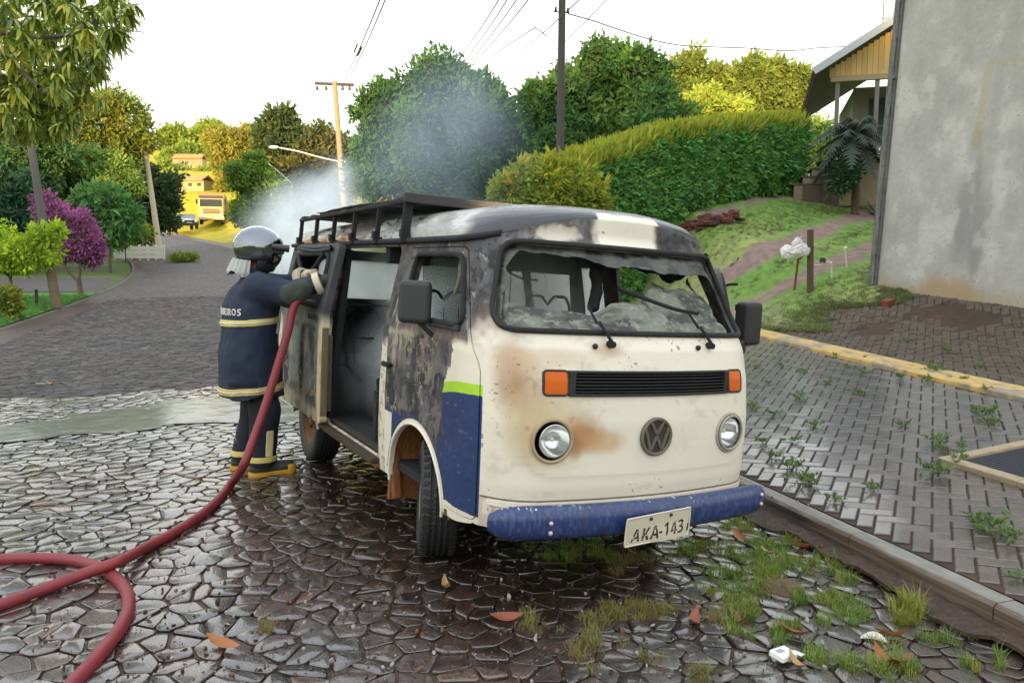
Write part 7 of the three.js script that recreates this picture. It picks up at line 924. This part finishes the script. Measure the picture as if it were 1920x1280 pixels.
function plume(name, label, path, seed, color, dens, sheets, parent, turn = 0) { // billowing sheets one behind the other along a rising path
  const r = rng(seed), c0 = path[0], t = parent || thing(name, label, 'smoke', [c0[0], c0[1], c0[2]]); t.userData.kind = 'stuff';
  const A = grayTex(256, 256, (u, v) => { const n = fbm(u * 3 + seed, v * 2.6, 3, 5), e = Math.sin(Math.PI * clamp(u)) ** 2.6 * Math.sin(Math.PI * clamp(v)) ** 1.3; return clamp(turn ? dens * Math.pow(e, .7) * (.5 + .5 * sst(.2, .8, n)) : dens * e * sst(.15, .85, n)); }, false);
  const m = std(...color, 1, { alphaMap: A, transparent: true, side: THREE.DoubleSide });
  for (let k = 0; k < sheets; k++) { const pos = [], uv = [], ix = [], NU = 22, NV = 22, ph = r() * 6.28, rot = (k / sheets - .5) * 1.1 * (turn ? .3 : 1) + r() * .3 - .15 + turn; for (let j = 0; j <= NV; j++) { const s = j / NV * (path.length - 1), i = Math.min(path.length - 2, Math.floor(s)), f = s - i, p = path[i].map((q, w) => mix(q, path[i + 1][w], f)); for (let a = 0; a <= NU; a++) { const q = (a / NU - .5) * 2 * p[3], wob = p[3] * (turn ? .16 : .5) * (fbm(a / NU * 3 + seed, j / NV * 4, k * 3.1, 3) - .5); const dx = Math.cos(rot + .5 * Math.sin(j / NV * 3 + ph)), dz = Math.sin(rot + .5 * Math.sin(j / NV * 3 + ph)); pos.push(p[0] + q * dx - dz * wob - c0[0] * (parent ? 0 : 1), p[1] + .3 * wob - c0[1] * (parent ? 0 : 1), p[2] + q * dz + dx * wob + (k - sheets / 2) * p[3] * (turn ? .12 : .3) - c0[2] * (parent ? 0 : 1)); uv.push(a / NU, j / NV); } }
    for (let j = 0; j < NV; j++) for (let a = 0; a < NU; a++) { const q = j * (NU + 1) + a; ix.push(q, q + 1, q + NU + 1, q + 1, q + NU + 2, q + NU + 1); } const g = new THREE.BufferGeometry(); g.setAttribute('position', new THREE.Float32BufferAttribute(pos, 3)); g.setAttribute('uv', new THREE.Float32BufferAttribute(uv, 2)); g.setIndex(ix); g.computeVertexNormals(); mesh('wisp', g, m, t, 'stuff'); }
  return t; }
{
  const Q = (u, v, d, r) => { const p = at(u, v, d); return [p.x, p.y, p.z, r]; };
  plume('white_smoke', 'white smoke pouring out behind the rear of the van', [Q(640, 520, 7.6, .6), Q(615, 450, 7.9, .75), Q(600, 400, 8.2, .75), Q(600, 355, 8.6, .55), Q(620, 320, 9.0, .4), Q(635, 285, 9.3, .3)], 3, [.80, .86, .89], .28, 6);
  plume('drifting_smoke', 'pale smoke drifting low between the firefighter helmet and the van', [Q(600, 600, 7.4, .6), Q(570, 510, 7.8, .75), Q(555, 440, 8.2, .75), Q(560, 370, 8.6, .6), Q(590, 310, 9, .4)], 8, [.80, .86, .88], .50, 5);
  plume('blue_smoke', 'thin blue-grey smoke rising from the van roof in front of the large tree', [Q(790, 430, 5.6, .9), Q(800, 370, 5.8, 1.0), Q(815, 310, 6.1, 1.05), Q(830, 240, 6.5, 1.0), Q(850, 150, 7, .8), Q(860, 90, 7.4, .6)], 5, [.38, .47, .57], .15, 6);
  van.updateMatrixWorld(true); const W = (x, y, z, r) => { const p = V(x, y, z).applyMatrix4(van.matrixWorld); return [p.x, p.y, p.z, r]; };
  plume('cabin_smoke', 'grey smoke filling the passenger space behind the open side door', [W(-.40, .5, -1.35, 1.05), W(-.42, .85, -1.35, 1.05), W(-.42, 1.15, -1.35, 1.05), W(-.40, 1.5, -1.35, 1.05), W(-.36, 2.1, -1.35, 1.05)], 9, [.80, .90, .95], .60, 4, null, 1.07);
  plume('cab_smoke', 'faint grey smoke hanging in the cab behind the broken windscreen', [W(.1, .6, -.75, .6), W(.1, 1.0, -.75, .7), W(.1, 1.35, -.75, .75), W(.1, 1.9, -.75, .75)], 14, [.86, .91, .92], .6, 3, null, .6);
}
// ---------------------------------------------------------------- grass, weeds, leaves and litter
{
  const blade = (n, h, sp, seed) => { const r = rng(seed), pos = [], ix = []; for (let k = 0; k < n; k++) { const a = r() * 6.28, q = sp * Math.sqrt(r()), x = Math.cos(a) * q, z = Math.sin(a) * q, H = h * (.5 + .8 * r()), l = .8 * H * (.2 + r()), b = r() * 6.28, w = .0024, dx = Math.cos(b), dz = Math.sin(b), i = pos.length / 3; pos.push(x - dz * w, 0, z + dx * w, x + dz * w, 0, z - dx * w, x + dx * l * .4 - dz * w * .8, H * .6, z + dz * l * .4 + dx * w * .8, x + dx * l * .4 + dz * w * .8, H * .6, z + dz * l * .4 - dx * w * .8, x + dx * l, H * .92, z + dz * l); ix.push(i, i + 1, i + 2, i + 1, i + 3, i + 2, i + 2, i + 3, i + 4); } const g = new THREE.BufferGeometry(); g.setAttribute('position', new THREE.Float32BufferAttribute(pos, 3)); g.setIndex(ix); const q = g.toNonIndexed(); q.computeVertexNormals(); return q; };
  const BL = [blade(26, .09, .05, 1), blade(26, .07, .06, 2), blade(18, .14, .04, 3)], gm = phys(1, 1, 1, .7, { transmission: .3, side: THREE.DoubleSide }), r = rng(71);
  const scatter = (name, label, list, gi, col) => { const im = new THREE.InstancedMesh(BL[gi], gm, list.length); im.name = numbered(name); scene.add(im); list.forEach(([x, z, s], k) => { E3.set((r() - .5) * .3, r() * 6.3, (r() - .5) * .3); Q4.setFromEuler(E3); M4.compose(V(x, ground(x, z) - .004, z), Q4, V(s, s * (.8 + .4 * r()), s)); im.setMatrixAt(k, M4); im.setColorAt(k, new THREE.Color().setRGB(...col(r))); }); tag(im, label, 'grass', null, 'stuff'); };
  // patches on the stones by the kerb, in pixels: centre, radii, tufts
  const patch = (L) => { const out = []; for (const [u, v, ru, rv, n] of L) for (let k = 0; k < n; k++) { const a = r() * 6.28, q = Math.sqrt(r()), p = onGround(u + Math.cos(a) * q * ru, v + Math.sin(a) * q * rv); if (st(p.x, p.z)[0] < .02) continue; if (fbm(p.x * 7, p.z * 7, 2, 3) < .47) continue; out.push([p.x, p.z, .3 + .45 * r()]); } return out; };
  scatter('grass', 'bright green grass growing over the stones beside the kerb', patch([[1440, 1000, 90, 40, 240], [1420, 1060, 70, 45, 190], [1500, 1080, 90, 40, 210], [1470, 1130, 110, 45, 260], [1430, 1175, 70, 40, 150], [1560, 1150, 70, 30, 90], [1600, 1230, 90, 30, 140], [1660, 1260, 60, 25, 70], [1600, 1075, 70, 26, 70], [1780, 1190, 60, 22, 40], [1490, 1000, 50, 20, 60], [1850, 1240, 50, 20, 30], [1350, 1080, 50, 40, 60], [1450, 960, 40, 25, 70]]), 0, q => { const k = .7 + .6 * q(); return q() < .25 ? [.26 * k, .26 * k, .03 * k] : [.15 * k, .25 * k, .02 * k]; });
  scatter('grass', 'single yellow-green grass tuft on the stones close to the kerb', patch([[1700, 1150, 30, 18, 60], [1698, 1165, 22, 12, 40]]), 2, q => { const k = .8 + .5 * q(); return [.24 * k, .27 * k, .02 * k]; });
  scatter('grass', 'yellowed sparse grass on the dark stones in front of the bumper', patch([[1190, 1150, 70, 16, 90], [1090, 1175, 50, 22, 70], [1110, 1230, 40, 30, 60], [1000, 1170, 24, 26, 34], [1200, 1220, 60, 25, 50], [1130, 1060, 60, 25, 70], [1230, 1060, 60, 25, 50], [1310, 1270, 24, 14, 24], [1360, 1150, 40, 30, 36], [500, 1180, 16, 10, 12], [1130, 1245, 20, 12, 20]]), 1, q => { const k = .7 + .6 * q(); return q() < .6 ? [.20 * k, .19 * k, .03 * k] : [.20 * k, .13 * k, .04 * k]; });
  scatter('grass', 'grass growing on the stones under the front bumper', patch([[1130, 1040, 100, 18, 100], [1040, 1035, 60, 14, 40], [1290, 1030, 70, 16, 90]]), 0, q => { const k = .7 + .6 * q(); return q() < .25 ? [.26 * k, .26 * k, .03 * k] : [.15 * k, .25 * k, .02 * k]; });
  // lawn edge tufts
  { const L = []; for (let k = 0; k < 16000; k++) { const x = mix(1, 12, r()), z = mix(-26, -10.6, r()), [s, t] = st(x, z); if (s > -4.9 || (s > -8.4 && t < 6.2 + .6 * r())) continue; if (TRK(x, z) < .45 + .2 * r()) continue; if (s > -5.8 && r() < .6) continue; L.push([x, z, .55 + .5 * r()]); } scatter('lawn_grass', 'short lawn grass on the slope between the wheel tracks', L, 0, q => { const k = .6 + .6 * q(), d = q(); return [mix(.14, .30, d) * k, mix(.23, .28, d) * k, mix(.045, .10, d) * k]; }); }
  { const L = []; for (let k = 0; k < 2600; k++) { const s = mix(-8.5, -4.55, r()), t = 6.1 + .5 * Math.sin(s * 4) + 1.3 * r() * r(), p = xz(s, t); L.push([p[0], p[1], .5 + .6 * r()]); } scatter('edge_grass', 'ragged grass creeping from the lawn over the upper pavement bricks', L, 1, q => { const k = .6 + .6 * q(), d = q(); return [mix(.12, .26, d) * k, mix(.20, .24, d) * k, mix(.04, .09, d) * k]; }); }
  { const L = []; for (let k = 0; k < 9000; k++) { const p = xz(ROADW + .2 + 7 * r() ** 1.3, mix(1, 24, r())); L.push([p[0], p[1], 1.0 + .8 * r()]); } scatter('verge_grass', 'thick green grass blades of the far verge', L, 0, q => { const k = .6 + .6 * q(); return [.10 * k, .28 * k, .03 * k]; }); }
  // weeds between the bricks
  const lf = spray(7, .045, .028, .03, 41, -.5), lf2 = spray(9, .055, .024, .045, 42, -.3), wm = [phys(.12, .20, .07, .7, { transmission: .25, side: THREE.DoubleSide }), phys(.17, .25, .08, .7, { transmission: .25, side: THREE.DoubleSide })], sm = std(.10, .13, .05, .8);
  const protos = [0, 1, 2].map(i => { const g = new THREE.Group(), q = rng(50 + i); for (let k = 0; k < 4 + i; k++) { const a = q() * 6.28, L = .06 + .10 * q(), h = .03 + .07 * q(), e = V(Math.cos(a) * L, h, Math.sin(a) * L); mesh('stem', tube([V(0, 0, 0), V(e.x * .5, h * .75, e.z * .5), e], .0022, 6, 4), sm, g); for (const f of [.55, 1]) { const o = mesh('leaves', (k + i) % 2 ? lf : lf2, wm[(k + i) % 2], g); o.position.set(e.x * f, h * (f * .9), e.z * f); o.rotation.y = q() * 6; } } return g; });
  const WD = [[1440, 720], [1500, 700], [1570, 668], [1625, 675], [1700, 690], [1760, 700], [1620, 700], [1690, 710], [1740, 715], [1500, 750], [1455, 780], [1690, 800], [1760, 830], [1775, 850], [1845, 780], [1860, 795], [1790, 870], [1830, 770], [1450, 860], [1500, 900], [1520, 910], [1565, 940], [1430, 830], [1640, 920], [1850, 1000], [1880, 990], [1830, 985], [1905, 1085], [1470, 690], [1550, 720], [1420, 690], [1800, 840], [1890, 1010], [1610, 740], [1480, 830], [1760, 890], [1590, 690], [1800, 715], [1855, 735], [1700, 640], [1780, 660], [1840, 690], [1560, 600], [1620, 615], [1480, 880], [1530, 800], [1410, 770]];
  WD.forEach(([u, v], i) => { const p = onGround(u, v), o = protos[i % 3].clone(); o.name = numbered('weed'); scene.add(o); o.position.copy(p); o.rotation.y = i * 1.7; const s = (.75 + .6 * h3(i, 2, 3)) * ([1860, 1845, 1760, 1775, 1500, 1850, 1880].includes(u) ? .75 : .55); o.scale.setScalar(s); tag(o, 'small green weed growing between the pavement bricks', 'weed', 'weeds between the pavement bricks'); });
  // weed by the wall
  { const p = onGround(1678, 532), o = protos[2].clone(); o.name = numbered('weed'); scene.add(o); o.position.copy(p); o.scale.setScalar(2.4); tag(o, 'taller dark weed at the foot of the grey wall near its corner', 'weed'); }
  // fallen leaves: curled blades
  const fl = (L, w, c, sd) => { const pos = [], ix = [], N = 7; for (let i = 0; i <= N; i++) { const s = i / N, ww = w * Math.pow(Math.sin(Math.PI * clamp(s * .96 + .02)), .8), y = c * (s - .5) ** 2 * L * 2 + .004, z = (s - .5) * L; pos.push(-ww, y + ww * .7, z, 0, y, z, ww, y + ww * .5, z); } for (let i = 0; i < N; i++) for (let k = 0; k < 2; k++) { const a = i * 3 + k; ix.push(a, a + 3, a + 1, a + 1, a + 3, a + 4); } const g = new THREE.BufferGeometry(); g.setAttribute('position', new THREE.Float32BufferAttribute(pos, 3)); g.setIndex(ix); g.computeVertexNormals(); return g; };
  const LF = [fl(.15, .026, .5), fl(.11, .022, .9), fl(.19, .03, .35)], lm = [[.36, .13, .035], [.26, .08, .035], [.42, .25, .10], [.17, .055, .035]].map(c => phys(...c, .6, { transmission: .15, side: THREE.DoubleSide }));
  const FL = [[1195, 1045, 0, 0, 1.0, 'orange-brown fallen leaf under the number plate'], [1320, 1014, 2, 1, 1.7, 'long brown fallen leaf right of the number plate'], [1390, 1010, 0, 0, .4, 'orange fallen leaf in the grass near the bumper end'], [1515, 1028, 2, 0, 1.9, 'large orange fallen leaf near the kerb, left of a pair'], [1543, 1032, 0, 2, 2.6, 'orange fallen leaf near the kerb, right of a pair'], [1445, 1040, 1, 2, .8, 'curled tan leaf in the grass beside the kerb'], [1655, 1090, 0, 3, 1.2, 'dark red leaf against the kerb foot'], [1690, 1105, 0, 3, 2.0, 'brown leaf above the single grass tuft'], [1300, 1165, 0, 1, 2.9, 'brown leaf in the middle of the grass and stones'], [1388, 1172, 1, 3, .2, 'small reddish leaf beside the green grass patch'], [1490, 1190, 0, 1, .9, 'rusty leaf at the lower grass patch'], [1675, 1195, 0, 0, 1.3, 'orange leaf beside the torn white paper'], [1720, 1140, 0, 2, .6, 'tan leaf right of the single grass tuft'], [1690, 1245, 2, 1, 2.2, 'long rusty leaf in the lower right grass'], [1655, 1235, 1, 0, .3, 'small orange leaf in the lower right grass'], [835, 1103, 1, 2, 0.3, 'pale yellow leaf alone on the dark stones in the middle'], [420, 1212, 2, 0, 1.1, 'orange leaf on the stones at lower left'], [950, 1160, 0, 1, 1.6, 'thin orange leaf on the dark stones left of the dry grass'], [1495, 1250, 1, 2, .5, 'yellow leaf below the white paper box'], [95, 720, 1, 2, 1.5, 'small yellow leaf on the dry stones at left']];
  for (const [u, v, k, m, ry, label] of FL) { const p = onGround(u, v, .012), o = mesh('fallen_leaf', LF[k], lm[m]); o.position.copy(p); o.rotation.set((h3(u, v, 1) - .5) * .7, ry, (h3(u, v, 2) - .5) * .9); tag(o, label, 'leaf'); }
  // grit and scraps washed over the stones
  { const gg = new THREE.DodecahedronGeometry(.007, 0), n = 1500, im = new THREE.InstancedMesh(gg, std(1, 1, 1, .7), n); im.name = 'grit'; for (let k = 0; k < n; k++) { const p = onGround(mix(60, 1560, r()), mix(880, 1285, r() ** .8)); E3.set(r() * 6, r() * 6, r() * 6); Q4.setFromEuler(E3); const s = .4 + 1.3 * r() ** 3; M4.compose(p.add(V(0, .012, 0)), Q4, V(s * (1 + r()), s * .6, s)); im.setMatrixAt(k, M4); const c = r() < .2 ? [.30, .28, .26] : r() < .32 ? [.12, .06, .035] : [.05, .04, .035]; im.setColorAt(k, new THREE.Color().setRGB(...c)); } scene.add(im); tag(im, 'fine grit and plant scraps strewn over the wet stones', 'grit', null, 'stuff'); }
  // paper box and torn paper
  { const p = onGround(1468, 1232, .02), b = thing('paper_box', 'crushed small white paper box with a grey window on the stones', 'litter', p.toArray()); b.rotation.set(.1, .6, -.12); const wm = phys(.80, .80, .78, .55); mesh('box', box(.10, .028, .075, 0, .014, 0, 0, 0, 0, .006), wm, b); mesh('flap', box(.07, .004, .05, .075, .012, .02, 0, .3, -.3), wm, b); mesh('label_print', box(.042, .002, .026, -.014, .0285, -.008), std(.32, .36, .40, .6), b);
    const q = onGround(1641, 1198, .015), t = mesh('torn_paper', fl(.13, .03, -.3), phys(.62, .58, .52, .6, { side: THREE.DoubleSide })); t.position.copy(q); t.rotation.set(.2, 1.2, .1); tag(t, 'torn scrap of white paper beside an orange leaf near the kerb', 'litter');
    const e = onGround(75, 722, .02), w2 = mesh('paper_scrap', fl(.16, .03, .2), phys(.75, .78, .80, .6, { side: THREE.DoubleSide })); w2.position.copy(e); w2.rotation.y = 1.4; tag(w2, 'pale blue-white scrap of paper on the dry stones at left', 'litter'); }
  // earth mound in the grass
  { const p = onGround(1462, 1104), o = mesh('earth_mound', nets((x, y, z) => Math.hypot(x / .13, y / .04, z / .12) * .05 - .05 + .02 * (fbm(x * 20, y * 20, z * 20, 3) - .5), [-.18, -.06, -.18], [.18, .08, .18], .012), std(.13, .075, .055, 1, { bumpMap: mudBump, bumpScale: .012 })); o.position.copy(p); tag(o, 'small reddish heap of earth in the grass beside the kerb', 'earth'); }
  // wet earth and grit lying in the gutter along the kerb
  { const g = panel((x, z) => { const [s, t] = st(x, z); return Math.max(s - .05 - .24 * fbm(t * 3.2, 3, 1, 4) * sst(4, -1, t), .002 - s, t - 5, -2.5 - t); }, .8, 3.6, -9, -2.4, .04, (x, z) => { const [s] = st(x, z); return { p: V(x, ground(x, z) + .022 + .045 * sst(.22, .0, s) + .03 * (fbm(x * 14, z * 14, 1, 4) - .4), z), n: V(0, 1, 0) }; }, .02, (x, z) => [x, z]); tag(mesh('gutter_earth', g, std(1, 1, 1, .8, { map: mudTex, bumpMap: mudBump, bumpScale: .03 })), 'dark earth and grit heaped along the foot of the kerb', 'earth', null, 'stuff'); }
}
scene.traverse(o => { if (o.isMesh) { o.castShadow = true; o.receiveShadow = true; } });
renderer.render(scene, camera);
